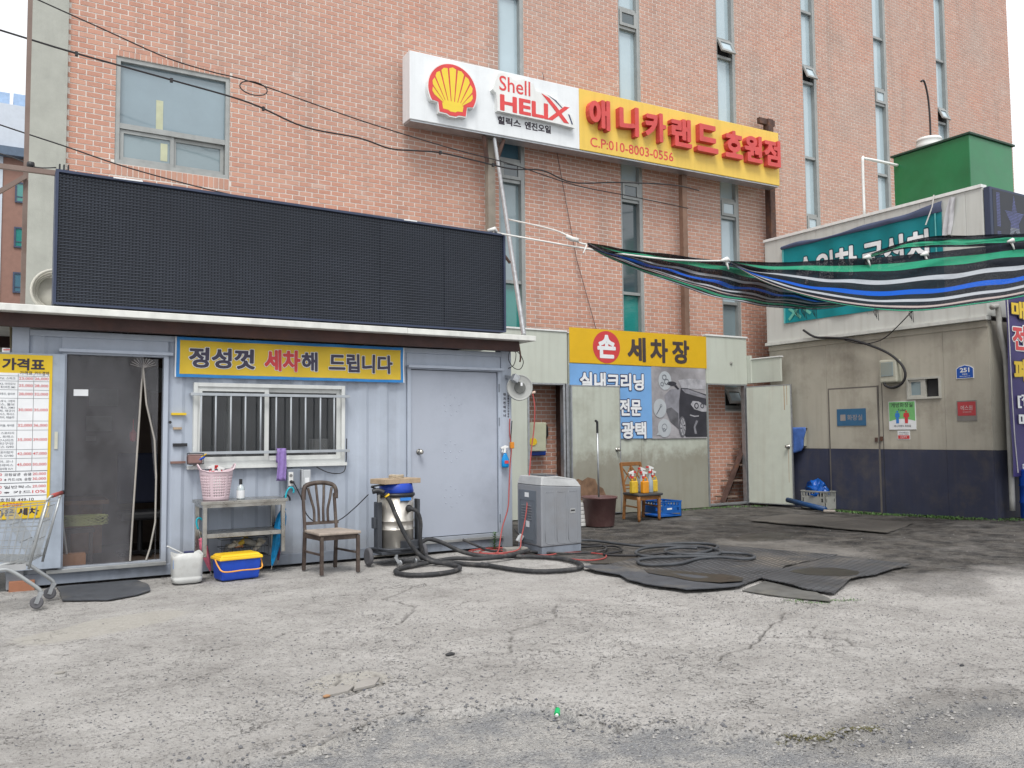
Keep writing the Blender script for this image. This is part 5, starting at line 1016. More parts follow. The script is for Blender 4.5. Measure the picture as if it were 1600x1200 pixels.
tag(MB().box(17.1, 8.5, 5.6, 18.2, 9.6, 6.12).build('green_tank', gt, None, bevel=.02), 'second smaller green tank at the far right of the shed roof', 'tank')
tag(MB().tube(smooth_path([(14.45,10.6,5.68),(14.45,10.6,6.80),(14.5,10.58,6.87),(14.9,10.4,6.80),(15.18,10.35,6.78)], 4), .028, 8).build('white_pipe', white_paint, None, smooth=True), 'white water pipe rising from the roof beside the tank', 'pipe')
tag(MB().tube(smooth_path([(15.36,9.9,8.35),(15.46,9.9,8.37),(15.56,9.9,8.1),(15.60,9.9,7.7),(15.60,9.9,7.2)], 6), .019, 8).build('black_pipe', cable_m, None, smooth=True), 'black hose rising in a hook from the white tank cap', 'hose')
# ================================================================ SMALL THINGS AT THE CONTAINER
# steel work table fixed to the wall
tb_ = thing('steel_table', 'dented stainless steel work table holding the pink basket', 'table', (2.4, 9.95, .24))
MB().box(1.93, 9.68, .80, 2.87, 10.17, .835).build('tabletop', steel, tb_, bevel=.004)
MB().box(1.95, 9.70, .765, 2.85, 9.73, .80).box(1.95, 10.12, .765, 2.85, 10.15, .80).box(1.95, 9.73, .765, 1.98, 10.12, .80).box(2.82, 9.73, .765, 2.85, 10.12, .80).build('apron', steel, tb_)
for x_, y_ in ((1.975,9.72),(2.825,9.72),(1.975,10.13),(2.825,10.13)): MB().box(x_-.022, y_-.022, .24, x_+.022, y_+.022, .765).build('leg', steel, tb_, bevel=.004)
MB().box(1.998, 9.70, .44, 2.80, 9.72, .485).box(1.998,10.12,.44,2.80,10.14,.485).box(1.998,9.72,.475,2.80,10.12,.485).build('shelf', steel, tb_, bevel=.002)
# pink basket
bk = thing('pink_basket', 'pale pink plastic basket with two handles on the steel table', 'basket', (2.125, 9.86, .835))
pk = pm('pale_pink_plastic', (.60,.47,.51), .5, var=.06, bump=.03)
cx, cy = 2.125, 9.88; H0, H1 = .836, 1.15
def br(z): return .128+.042*(z-H0)/(H1-H0)
n = 72; nz_ = 21; m = MB(); V_ = []
for k in range(nz_+1):
    z_ = H0+(H1-H0)*k/nz_
    for j in range(n):
        t = 2*pi*j/n; zz = z_+(.06*max(0, abs(math.cos(t))-.55)*max(0,(k/nz_-.8))*5 if k > 16 else 0); m.v.append((cx+br(z_)*1.05*math.cos(t), cy+br(z_)*.92*math.sin(t), zz))
for k in range(nz_):
    for j in range(n):
        hole = 3 <= k <= 17 and k % 2 == 1 and j % 2 == 0 and j % 12 != 0
        if not hole: m.f.append((k*n+j, k*n+(j+1) % n, (k+1)*n+(j+1) % n, (k+1)*n+j))
m.f.append(tuple(range(n))[::-1]); m.build('body', pk, bk, solid=.004, smooth=True)
MB().tube([(cx+br(H1)*1.08*math.cos(t), cy+br(H1)*.95*math.sin(t), H1+.06*max(0, abs(math.cos(t))-.55)) for t in np.linspace(0, 2*pi, 60)[:-1]], .006, 6, closed=True).build('rim', pk, bk, smooth=True)
for s_ in (-1, 1): MB().tube(smooth_path([(cx+s_*.172, cy-.06, H1+.02),(cx+s_*.195, cy-.035, H1+.065),(cx+s_*.20, cy, H1+.08),(cx+s_*.195, cy+.035, H1+.065),(cx+s_*.172, cy+.06, H1+.02)]), .008, 6).build('handle', pk, bk, smooth=True)
def spray_head(mb_w, mb_r, c, d=1, s=1.):
    x_, y_, z_ = c
    mb_r.cyl((x_,y_,z_),(x_,y_,z_+.025*s),.016*s,.015*s,12); mb_w.box(x_-.012*s, y_-.011*s, z_+.025*s, x_+.012*s, y_+.011*s, z_+.055*s)
    mb_w.add([(x_-d*.022*s,y_-.012*s,z_+.055*s),(x_+d*.045*s,y_-.010*s,z_+.045*s),(x_+d*.052*s,y_-.010*s,z_+.062*s),(x_-d*.018*s,y_-.012*s,z_+.085*s),(x_-d*.022*s,y_+.012*s,z_+.055*s),(x_+d*.045*s,y_+.010*s,z_+.045*s),(x_+d*.052*s,y_+.010*s,z_+.062*s),(x_-d*.018*s,y_+.012*s,z_+.085*s)], [(0,1,2,3),(7,6,5,4),(0,4,5,1),(1,5,6,2),(2,6,7,3),(3,7,4,0)])
    mb_r.box(x_-d*.018*s-.006*s, y_-.012*s, z_+.058*s, x_-d*.045*s, y_+.012*s, z_+.078*s)
    mb_r.bar((x_+d*.022*s,y_,z_+.048*s),(x_+d*.034*s,y_,z_+.005*s),.008*s)
for k, (dx, dz, lb) in enumerate(((-.035,.0,'left spray bottle poking out of the pink basket'),(.03,-.015,'right spray bottle poking out of the pink basket'))):
    t = thing('spray_bottle', lb, 'spray bottle', (cx+dx, cy, H0+.01), 'spray bottles in the pink basket')
    MB().lathe([(.035,0),(.037,.02),(.037,.18),(.02,.24),(.013,.27),(.013,.285)], (cx+dx, cy, H0+.01+dz), 16).build('bottle', white_paint, t, smooth=True)
    a, b = MB(), MB(); spray_head(a, b, (cx+dx, cy, H0+.295+dz), -1 if k == 0 else 1, 1.15); a.build('trigger_head', white_paint, t); b.build('collar', red_pl, t)
t = thing('glass_bottle', 'clear bottle with black cap and white label on the steel table', 'bottle', (2.385, 9.85, .835))
MB().lathe([(.042,0),(.044,.008),(.044,.11),(.034,.14),(.016,.16),(.015,.20)], (2.385,9.85,.836), 20).build('glass', pm('clear_bottle', (.42,.48,.50), .1, spec=.8, bump=0), t, smooth=True)
MB().lathe([(.017,0),(.018,.005),(.018,.06),(.0,.06)], (2.385,9.85,1.0), 16).build('cap', black_pl, t); MB().lathe([(.0447,0),(.0447,.085)], (2.385,9.85,.85), 20).build('label', white_pr, t)
# towel
o = MB().grid([[(2.845+.11*i/8+.006*math.sin(j*.4), 10.068-.012*math.sin(i*1.4+j*.2)-.018, 1.385-.37*j/10) for i in range(9)] for j in range(11)]).grid([[(2.85+.105*i/8, 10.10-.008*math.sin(i), 1.385-.16*j/4) for i in range(9)] for j in range(5)]).grid([[(2.845+.11*i/8, 10.05+.05*j/3, 1.384+.006*math.sin(j)) for i in range(9)] for j in range(4)]).build('purple_towel', pm('purple_cloth_towel', (.26,.18,.44), .95, var=.12, scale=30, bump=.5, bscale=300), None, smooth=True, solid=.006); tag(o, 'purple cloth hung over the window grille', 'towel')
# glasses case on the sill
t = thing('glasses_case', 'brown mesh holder of pens hooked at the lower left of the window', 'holder', (1.93, 10.08, 1.23)); MB().box(1.85, 10.04, 1.225, 2.015, 10.12, 1.34).build('holder', pm('brown_holder', (.22,.13,.12), .6), t, bevel=.025)
MB().tube([(1.845,10.035,1.35),(2.02,10.035,1.35),(2.02,10.035,1.235),(1.845,10.035,1.235)], .006, 6, closed=True).build('rim', black_pl, t); MB().cyl((1.94,10.06,1.27),(2.05,10.03,1.345),.006,n=6).build('pen', yel_pl, t); MB().cyl((1.98,10.05,1.28),(2.03,10.03,1.31),.012,n=8).build('scissors_grip', blue_pl, t)
# socket box, plug, cable
t = thing('socket_box', 'grey outdoor socket box with open cover under the office window', 'socket', (3.06, 10.16, .9)); MB().box(2.985,10.11,.905,3.14,10.165,1.146).build('box', cont_d, t, bevel=.004)
MB().box(3.0,10.10,.95,3.055,10.112,1.11).build('socket_face', white_paint, t); 
for z_ in (1.07, .995): MB().lathe([(.019,0),(.019,.003)], (3.028,10.099,z_), 14, axis=AX).build('socket', pm('socket_grey', (.2,.2,.2), .5), t)
MB().box(3.15,10.06,.915,3.165,10.15,1.14).box(3.165,10.06,.92,3.255,10.075,1.135).build('cover', pm('cover_pale', (.42,.44,.46), .5), t, bevel=.01); MB().box(3.185,10.055,.98,3.235,10.059,1.04).build('warning_sticker', white_pr, t)
tag(MB().cyl((3.03,10.10,1.0),(3.045,10.05,.99),.017,.014,12).tube(smooth_path([(3.045,10.05,.99),(3.08,10.04,.92),(3.14,10.05,.8),(3.2,10.06,.62),(3.3,10.06,.52),(3.45,10.05,.50),(3.6,10.03,.52),(3.75,9.95,.65),(3.86,9.75,.83)]), .0065, 6).build('power_cable', cable_m, None, smooth=True), 'thin black power cable running from the socket to the vacuum cleaner', 'cable')
tag(MB().tube(smooth_path([(3.35,10.14,1.16),(3.5,10.13,1.09),(3.66,10.13,1.08),(3.72,10.14,1.17),(3.73,10.14,1.5)]), .006, 6).build('wall_cable', cable_m, None), 'thin black cable drooping under the right corner of the window', 'cable')
# umbrellas
def umbrella(name, label, p0, p1, handle, m_, rmax, n=14, hookdir=1):
    t = thing(name, label, 'umbrella', p1, 'folded umbrellas at the steel table'); a, b = Vector(p0), Vector(p1); d = (b-a)
    ax = Matrix(((1,0,0),(0,1,0),(0,0,1))); z = d.normalized(); x = z.orthogonal().normalized(); y = z.cross(x); ax = Matrix((x, y, z)).transposed(); L = d.length
    prof = [(.012,0),(.028,.03),(.022,.06),(rmax*.8,.15),(rmax,.28),(rmax*.85,.55),(rmax*.5,.85),(.008,1)]
    mb = MB(); k = len(mb.v); nn_ = 24
    for r_, f_ in prof:
        for j in range(nn_):
            q_ = 2*pi*j/nn_; r2 = r_*(1+.22*math.cos(q_*6+f_*3)); mb.v.append(tuple(a+ax@Vector((r2*math.cos(q_), r2*math.sin(q_), f_*L))))
    for i in range(len(prof)-1):
        for j in range(nn_): mb.f.append((i*nn_+j, i*nn_+(j+1) % nn_, (i+1)*nn_+(j+1) % nn_, (i+1)*nn_+j))
    mb.build('canopy', m_, t, smooth=True)
    MB().cyl(tuple(b-z*.02), tuple(b+z*.05), .005, .003, 6).build('tip', steel, t); MB().cyl(tuple(a), tuple(a-z*.10), .006, n=8).build('shaft', steel, t)
    hb_ = a-z*.10; up = -z; s = hookdir; MB().tube(smooth_path([hb_, hb_+up*.07, hb_+up*.115+Vector((s*.02,0,0)), hb_+up*.125+Vector((s*.05,0,0)), hb_+up*.09+Vector((s*.08,0,0)), hb_+up*.06+Vector((s*.082,0,0))], 5), .011, 8).build('handle', handle, t, smooth=True)
    return t
cyan = pm('cyan_plastic', (.01,.33,.42), .4)
umbrella('folded_umbrella', 'folded pink umbrella with turquoise hook handle left of the steel table', (1.99,9.98,.42), (2.085,9.93,.06), cyan, pm('pink_fabric', (.55,.13,.20), .6, var=.3, scale=20), .038)
umbrella('folded_umbrella', 'folded bright blue umbrella hanging on the right side of the steel table', (2.885,9.90,.72), (2.745,9.86,.07), cyan, pm('sky_blue_fabric', (.0,.20,.45), .5, var=.3, scale=20), .055)
umbrella('folded_umbrella', 'folded dark plum umbrella behind the bright blue one', (2.90,10.03,.62), (2.86,10.02,.10), black_pl, pm('plum_fabric', (.10,.03,.06), .6, var=.3), .035)
# wire tray with gloves
t = thing('wire_tray', 'black wire tray heaped with gloves under the steel table', 'tray', (2.46, 10.05, .2)); mb = MB()
for z_ in (.19, .29, .385): mb.tube([(2.2,9.93,z_),(2.72,9.93,z_),(2.72,10.15,z_),(2.2,10.15,z_)], .0035, 5, closed=True)
for k in range(14): mb.tube([(2.2+.04*k,9.93,.385 if k in (0,13) else .29),(2.2+.04*k,9.93,.19),(2.2+.04*k,10.15,.19)], .0022, 4)
mb.box(2.2,9.94,.186,2.72,10.15,.190); mb.build('wire_basket', black_pl, t)
gm2 = [pm('glove_cream', (.45,.42,.36), .9, var=.2, scale=20, bump=.4), pm('glove_yellow', (.5,.36,.06), .85), pm('rag_grey', (.22,.22,.21), .9, var=.3), pm('glove_orange', (.5,.22,.1), .85)]
for k, (x_, z_, m_, a_, s_) in enumerate(((2.33,.31,gm2[0],.5,1.),(2.45,.35,gm2[1],.6,.9),(2.40,.30,gm2[3],.2,.6),(2.54,.33,gm2[2],-.4,1.3),(2.62,.30,gm2[0],.9,1.1),(2.27,.28,gm2[2],1.1,.8))):
    g_ = thing('work_glove', ['left cream work glove in the wire tray','yellow fingered work glove on the heap in the wire tray','small orange work glove in the middle of the wire tray','large grey rag glove in the wire tray','right cream work glove in the wire tray','far left grey work glove in the wire tray'][k], 'glove', (x_, 10.0, z_)); mb = MB()
    c, sn = math.cos(a_), math.sin(a_)
    for f_ in range(5):
        o_ = (f_-2)*.014*s_; L_ = (.055 if f_ < 4 else .04)*s_; p = Vector((x_+c*.03*s_-sn*o_, 9.97+.008*f_, z_+sn*.03*s_+c*o_)); mb.tube([p, p+Vector((c*L_*.6, -.006, sn*L_*.6)), p+Vector((c*L_, .0, sn*L_-.012))], [.008*s_,.008*s_,.006*s_], 6)
    mb.tube([(x_-c*.07*s_, 9.985, z_-sn*.07*s_),(x_-c*.02*s_,9.98,z_-sn*.02*s_),(x_+c*.035*s_,9.98,z_+sn*.035*s_)], [.026*s_,.032*s_,.028*s_], 8); mb.build('glove', m_, g_, smooth=True)
# white jug
t = thing('white_jug', 'cut open white plastic canister beside the entrance with a brush in it', 'canister', (1.79, 9.68, 0))
wp = pm('milky_plastic', (.52,.53,.52), .45, var=.08, dirt_amt=.35, dirt_scale=7, dirt=(.3,.28,.26)); mb = MB(); prof = [(.11,.0),(.145,.015),(.148,.06),(.142,.07),(.148,.08),(.15,.25),(.152,.305)]
k0 = 0; nn_ = 32
for r_, z_ in prof:
    for j in range(nn_):
        q_ = 2*pi*j/nn_; e = .45; x_ = abs(math.cos(q_))**e*math.copysign(1, math.cos(q_)); y_ = abs(math.sin(q_))**e*math.copysign(1, math.sin(q_)); zz = z_+(.015*math.sin(q_*3) if z_ > .3 else 0)+(.018*max(0, math.cos(q_*2+.3)) if z_ < .01 else 0)
        mb.v.append((1.79+r_*x_, 9.68+r_*.8*y_, zz-.002))
for i in range(len(prof)-1):
    for j in range(nn_): mb.f.append((i*nn_+j, i*nn_+(j+1) % nn_, (i+1)*nn_+(j+1) % nn_, (i+1)*nn_+j))
mb.f.append(tuple(range(nn_))[::-1]); mb.build('body', wp, t, smooth=True, solid=.006)
MB().box(1.641,9.6,.16,1.645,9.68,.25).build('label', blue_pr, t)
tag(MB().cyl((1.58,9.6,.40),(1.82,9.72,.26),.008,n=8).build('stick', white_paint, None), 'white stick laid across the white canister', 'stick'); tag(MB().box(1.76,9.66,.302,1.86,9.70,.325).build('brush', navy_pr, None, bevel=.006), 'small navy brush on the rim of the white canister', 'brush')
# blue box with yellow lid (rotated)
t = thing('cooler_box', 'blue plastic box with yellow lid and yellow handle on the ground', 'box', (2.30, 9.62, 0)); a = R(8); M_ = Matrix.Rotation(a, 3, 'Z')
def fr(c0, M3): return lambda x, y, z: tuple(Vector(c0)+M3@Vector((x, y, z)))
Q = fr((2.30,9.64,0), M_)
def tbox(mb, Q, w0, d0, w1, d1, z0, z1): 
    return mb.add([Q(-w0,-d0,z0),Q(w0,-d0,z0),Q(w0,d0,z0),Q(-w0,d0,z0),Q(-w1,-d1,z1),Q(w1,-d1,z1),Q(w1,d1,z1),Q(-w1,d1,z1)], [(0,3,2,1),(4,5,6,7),(0,1,5,4),(1,2,6,5),(2,3,7,6),(3,0,4,7)])
tbox(MB(), Q, .205, .12, .225, .135, .0, .225).build('body', pm('royal_blue_plastic', (.01,.06,.42), .4, var=.1, dirt_amt=.3, dirt_scale=8), t, bevel=.018)
mb = tbox(MB(), Q, .24, .15, .235, .145, .215, .25); tbox(mb, Q, .225, .135, .20, .11, .25, .275); mb.build('lid', yel_pl, t, bevel=.01)
MB().tube(smooth_path([Q(-.245,-.02,.225),Q(-.24,-.10,.16),Q(-.20,-.165,.105),Q(0,-.17,.105),Q(.20,-.165,.105),Q(.24,-.10,.16),Q(.245,-.02,.225)], 5), .008, 8).build('handle', pm('orange_yellow_plastic', (.7,.32,.05), .45), t, smooth=True)

# brown wooden chair
def wooden_chair(t, legs, seat_z, back_top, m_, seat_m, splats):
    (bl, br_, fl, fr_) = [Vector(p) for p in legs]
    for p in (fl, fr_): MB().bar(p, (p.x, p.y, seat_z-.02), .038).build('leg', m_, t, bevel=.004)
    lean = Vector((0, .10, 0))
    for p, q_ in ((bl, (fl-bl)), (br_, (fr_-br_))):
        top = Vector((p.x, p.y+.03, seat_z)) - Vector((0,.07,0)); MB().bar(p, top, .038).bar(top, top+Vector((0,.08,(back_top-seat_z)*.78)), .032).build('leg', m_, t, bevel=.004)
    return bl, br_, fl, fr_
t = thing('wooden_chair', 'old dark brown wooden chair with pale seat in front of the container', 'chair', (3.3, 9.5, 0))
bl, br_, fl, fr_ = wooden_chair(t, ((3.08,9.76,0),(3.46,9.78,0),(3.13,9.28,0),(3.555,9.29,0)), .44, .98, wood_d, card, 4)
mb = MB(); mb.add([(3.07,9.72,.43),(3.09,9.25,.43),(3.585,9.26,.43),(3.50,9.74,.43),(3.07,9.72,.465),(3.09,9.25,.465),(3.585,9.26,.465),(3.50,9.74,.465)], [(0,1,2,3)[::-1],(4,5,6,7),(0,1,5,4),(1,2,6,5),(2,3,7,6),(3,0,4,7)]); mb.build('seat', pm('pale_worn_seat', (.33,.28,.24), .7, var=.2, dirt_amt=.5, dirt_scale=9), t, bevel=.012)
MB().bar((3.13,9.30,.40),(3.555,9.30,.40),.02,.05).bar((3.08,9.70,.40),(3.13,9.30,.40),.02,.05).bar((3.48,9.72,.40),(3.555,9.30,.40),.02,.05).build('seat_rail', wood_d, t)
MB().bar((3.085,9.72,.22),(3.13,9.30,.22),.022).build('stretcher', wood_d, t); MB().bar((3.475,9.74,.22),(3.555,9.30,.22),.022).build('stretcher', wood_d, t)
MB().tube(smooth_path([(3.085,9.80,.80),(3.095,9.81,.915),(3.14,9.82,.968),(3.285,9.82,.99),(3.43,9.82,.965),(3.475,9.81,.905),(3.475,9.80,.80)], 5), .027, 6).build('top_rail', wood_d, t, smooth=True)
MB().bar((3.08,9.75,.53),(3.49,9.76,.53),.025,.035).build('lower_rail', wood_d, t)
for k in range(4):
    b0_ = 3.20+.055*k; x1_ = 3.14+.095*k; MB().tube(smooth_path([(b0_,9.755,.54),(b0_+.0*(k-1.5),9.77,.68),((b0_+x1_)/2,9.785,.80),(x1_+.0,9.81,.93 if k in (0,3) else .965)], 4), .015, 6).build('splat', wood_d, t, smooth=True)

# industrial vacuum cleaner
vc = thing('vacuum_cleaner', 'steel drum wet vacuum cleaner with blue head on a black trolley', 'vacuum cleaner', (4.18, 9.72, 0))
cx, cy = 4.205, 9.72
MB().lathe([(.20,.17),(.212,.18),(.212,.40),(.220,.405),(.220,.415),(.212,.42),(.212,.50),(.220,.505),(.220,.515),(.212,.52),(.212,.80)], (cx,cy,0), 36).build('drum', pm('bright_steel', (.62,.59,.54), .34, .75, var=.15, scale=5, bump=.01), vc, smooth=True)
MB().lathe([(.222,.80),(.228,.81),(.228,.835),(.2,.845)], (cx,cy,0), 36).build('clamp_ring', black_pl, vc, smooth=True)
MB().lathe([(.205,.84),(.215,.85),(.205,.90),(.195,.945),(.185,.955),(0,.955)], (cx,cy,0), 36).build('blue_head', pm('blue_motor_head', (.01,.05,.38), .35, dirt_amt=.3, dirt_scale=8), vc, smooth=True)
trol = pm('trolley_charcoal', (.045,.05,.06), .5); tr2 = MB(); tr2.box(3.93,9.50,.13,4.47,9.95,.165); tr2.tube(smooth_path([(3.95,9.95,.16),(3.93,9.7,.19),(4.0,9.49,.19),(4.2,9.46,.19),(4.42,9.50,.19),(4.48,9.7,.19)]), .018, 6); tr2.build('trolley', trol, vc, bevel=.006)
MB().box(3.925,9.62,.165,3.985,9.74,.74).box(4.435,9.60,.165,4.47,9.70,.76).box(3.885,9.64,.43,3.925,9.72,.56).box(4.17,9.49,.165,4.42,9.56,.28).build('upright', trol, vc, bevel=.006)
MB().tube(smooth_path([(3.955,9.66,.74),(3.945,9.66,.82),(3.90,9.62,.90),(3.84,9.60,.93),(3.95,9.60,.945),(4.05,9.62,.95)]), .011, 8).build('push_handle', black_pl, vc, smooth=True); MB().cyl((3.955,9.66,.72),(3.955,9.66,.83),.022,n=10).build('handle_sleeve', steel, vc)
def wheel(x, y, r_, w_, tyre, rim, parent, ax=(1,0,0)):
    a = Vector(ax).normalized(); c = Vector((x, y, r_)); M3 = a.to_track_quat('Z', 'Y').to_matrix()
    wf_ = MB().lathe([(r_*.72,-w_/2),(r_*.95,-w_/2),(r_,-w_/4),(r_,w_/4),(r_*.95,w_/2),(r_*.72,w_/2)], c, 28, axis=M3).build('wheel', tyre, parent, smooth=True)
    MB().lathe([(.0,-w_*.35),(r_*.2,-w_*.4),(r_*.25,-w_*.2),(r_*.72,-w_*.25),(r_*.72,w_*.25),(r_*.25,w_*.2),(r_*.2,w_*.4),(0,w_*.35)], c, 20, axis=M3).build('rim', rim, wf_)
gr_rub = pm('grey_rubber', (.10,.10,.11), .7)
wheel(3.83, 9.66, .105, .045, gr_rub, black_pl, vc); wheel(4.55, 9.70, .105, .045, gr_rub, black_pl, vc)
MB().cyl((3.83,9.66,.105),(4.55,9.70,.105),.012,n=8).build('axle', steel, vc)
wheel(4.13, 9.44, .035, .022, galv, black_pl, vc, (1,.6,0)); MB().bar((4.10,9.47,.13),(4.10,9.47,.10),.03).bar((4.08,9.455,.11),(4.12,9.435,.035),.02,.03).build('caster_fork', galv, vc); wheel(4.36, 9.50, .035, .022, galv, black_pl, vc, (1,0,0))
MB().lathe([(.045,0),(.045,.02),(.034,.03),(.034,.06),(.028,.065)], (4.28,cy-.192,.66), 20, axis=AX).build('inlet', black_pl, vc, smooth=True)
MB().box(cx-.04,cy-.222,.755,cx+.10,cy-.19,.79).build('blue_label', blue_pr, vc); MB().lathe([(.1965,.32),(.1965,.40)], (cx,cy,.0), 36).build('wet_band', pm('pale_band', (.45,.45,.43), .4), vc) if 0 else None
MB().tube(smooth_path([(3.83,9.55,.875),(3.90,9.53,.885),(3.96,9.50,.86)]), .03, 10).build('nozzle', black_pl, vc, smooth=True)
MB().lathe([(.033,0),(.033,.02)], (3.985,9.49,.835), 14, axis=Vector((.5,-.2,-.8)).to_track_quat('Z','Y').to_matrix()).build('nozzle_ring', yel_pl, vc)
hz = .02
h1 = smooth_path([(3.97,9.50,.85),(4.03,9.47,.74),(4.08,9.44,.60),(4.14,9.40,.44),(4.22,9.36,.28),(4.32,9.33,.14),(4.45,9.28,.05),(4.60,9.10,.022),(4.62,8.88,.02),(4.52,8.70,.02),(4.32,8.58,.02),(4.08,8.56,.02),(3.90,8.66,.02),(3.85,8.90,.02),(3.98,9.12,.02),(4.2,9.24,.02),(4.45,9.30,.03),(4.75,9.28,.055),(5.04,9.14,.045),(5.4,9.16,.045),(5.75,9.28,.06),(5.83,9.30,.065)], 7)
MB().tube(h1, .026, 10).build('suction_hose', black_rub, vc, smooth=True)
h2 = smooth_path([(4.28,9.48,.66),(4.36,9.45,.62),(4.40,9.44,.50),(4.40,9.45,.32),(4.42,9.46,.16),(4.46,9.50,.10)], 7)
MB().tube(h2, .024, 10).build('inlet_hose', black_rub, vc, smooth=True)
h3 = smooth_path([(4.95,8.75,.021),(4.72,9.12,.022),(4.56,9.38,.03),(4.50,9.58,.10),(4.53,9.70,.20),(4.64,9.72,.25),(4.8,9.66,.20),(5.0,9.52,.09),(5.25,9.42,.03),(5.55,9.25,.022),(5.83,9.0,.02),(5.95,8.72,.02),(5.92,8.35,.02),(5.75,8.05,.02),(5.48,7.97,.02),(5.2,8.06,.02),(5.05,8.3,.02),(4.98,8.6,.02),(4.93,8.9,.021)], 7)
tag(MB().tube(h3, .026, 10).build('spare_hose', black_rub, None, smooth=True), 'thick black hose looped on the ground in front of the steel door', 'hose')
o = MB().obox((4.19,9.70,.985), (.52,.32,.06), Matrix.Rotation(R(12),3,'Z')).build('cardboard_box', card, None, bevel=.004); tag(o, 'flat cardboard box lying on the vacuum cleaner', 'box')
mb = MB(); c = Vector((4.19,9.68,1.035))
for k in range(3): mb.tube([(c.x+.085*math.cos(t_), c.y+.07*math.sin(t_), c.z-.015+k*.014+.003*math.sin(t_*3+k)) for t_ in np.linspace(0,2*pi,20)[:-1]], .011, 6, closed=True)
tag(mb.lathe([(.0,-.02),(.07,-.02),(.075,.0),(.05,.012),(0,.014)], tuple(c), 18, sy=.85).build('rope_coil', pm('hemp_rope', (.38,.32,.24), .9, var=.3, scale=60, bump=.5), None, smooth=True), 'small coil of hemp rope on the cardboard box', 'rope')

# washing machine
wm = thing('washing_machine', 'old grey top loading washing machine standing outdoors with its back panel showing', 'washing machine', (6.4, 9.65, 0))
c0_ = Vector((6.01,9.27)); ex2 = Vector((6.67-6.03, 9.34-9.30)).normalized(); ey2 = Vector((-ex2.y, ex2.x)); sk = Vector((.18,0))
def WQ(a, d, z): p = c0_+ex2*a+ey2*d; return (p.x+.16*d*1.0, p.y, z)
wg = pm('washer_grey', (.255,.27,.295), .45, .2, var=.05, dirt_amt=.3, dirt=(.22,.2,.18)); wg2 = pm('washer_top_pale', (.38,.39,.395), .4, dirt_amt=.25); wgd = pm('washer_back_panel', (.15,.175,.205), .5, .3, var=.08)
W_, D_ = .66, .70
mb = MB(); mb.add([WQ(0,0,.09),WQ(W_,0,.09),WQ(W_,D_,.09),WQ(0,D_,.09),WQ(0,0,.88),WQ(W_,0,.84),WQ(W_,D_,.84),WQ(0,D_,.88)], [(0,3,2,1),(4,5,6,7),(0,1,5,4),(1,2,6,5),(2,3,7,6),(3,0,4,7)]); mb.build('body', wg, wm, bevel=.02, seg=3)
mb = MB(); mb.add([WQ(0,0,.88),WQ(W_,0,.84),WQ(W_,D_,.84),WQ(0,D_,.88),WQ(.03,.03,.985),WQ(.30,.03,.985),WQ(.58,.03,.94),WQ(.625,.03,.90),WQ(.03,D_-.03,.985),WQ(.30,D_-.03,.985),WQ(.58,D_-.03,.94),WQ(.625,D_-.03,.90)], [(4,5,9,8),(5,6,10,9),(6,7,11,10),(0,1,7,6,5,4),(3,8,9,10,11,2),(0,4,8,3),(1,2,11,7)]); mb.build('top_cover', wg2, wm, bevel=.012, seg=3)
MB().add([WQ(.14,.1,.990),WQ(.34,.1,.990),WQ(.34,.56,.990),WQ(.14,.56,.990),WQ(.14,.1,1.0),WQ(.34,.1,1.0),WQ(.34,.56,1.0),WQ(.14,.56,1.0)], [(4,5,6,7),(0,1,5,4),(1,2,6,5),(2,3,7,6),(3,0,4,7)]).build('lid', pm('washer_lid', (.09,.10,.12), .3), wm, bevel=.004)
MB().add([WQ(.01,.01,.0),WQ(W_-.01,.01,.0),WQ(W_-.01,D_,.0),WQ(.01,D_,.0),WQ(.01,.01,.09),WQ(W_-.01,.01,.09),WQ(W_-.01,D_,.09),WQ(.01,D_,.09)], [(0,3,2,1),(0,1,5,4),(1,2,6,5),(2,3,7,6),(3,0,4,7)]).build('plinth', cont_d, wm)
PWF = lambda a, b, c=0.: tuple(Vector(WQ(a, -c, b)))
def PWS(a, b, c=0.): v_ = Vector(WQ(-c, D_-a, b)); return tuple(v_)       # narrow back face
pn_ = MB(); pn_.fbox(PWS, .05, .56, .12, .80, .0, .006); pn_.build('back_panel', wgd, wm, bevel=.003)
ring(MB(), PWS, .10, .52, .16, .68, .008, .006, .011).build('panel_ridge', wgd, wm)
lv = MB()
for k in range(6):
    for a_ in (.15, .33): lv.fbox(PWS, a_, a_+.11, .42+.035*k, .428+.035*k, .006, .016)
lv.build('vent_slat', wg, wm)
MB().fbox(PWS, .24, .36, .71, .77, .006, .0075).fbox(PWS, .27, .37, .32, .40, .006, .0075).build('paper_label', white_pr, wm)
rg = MB()
for a0_ in (.06, .25, .44):
    w2_ = .15
    pts = [PWF(a0_, .16, .0), PWF(a0_, .74, .0), PWF(a0_+.04, .78, .0), PWF(a0_+w2_-.04, .78, 0), PWF(a0_+w2_, .74, 0), PWF(a0_+w2_, .16, 0), PWF(a0_+w2_-.04, .13, 0), PWF(a0_+.04, .13, 0)]
    rg.tube(smooth_path(pts+[pts[0]], 3), .0035, 5)
rg.build('pressed_ridge', wg, wm, smooth=True)
MB().fbox(PWF, .47, .555, .50, .56, .0, .004).build('hand_grip', wg2, wm, bevel=.004); MB().fbox(PWF, .48, .545, .525, .545, .004, .006).build('grip_recess', dk_int, wm)
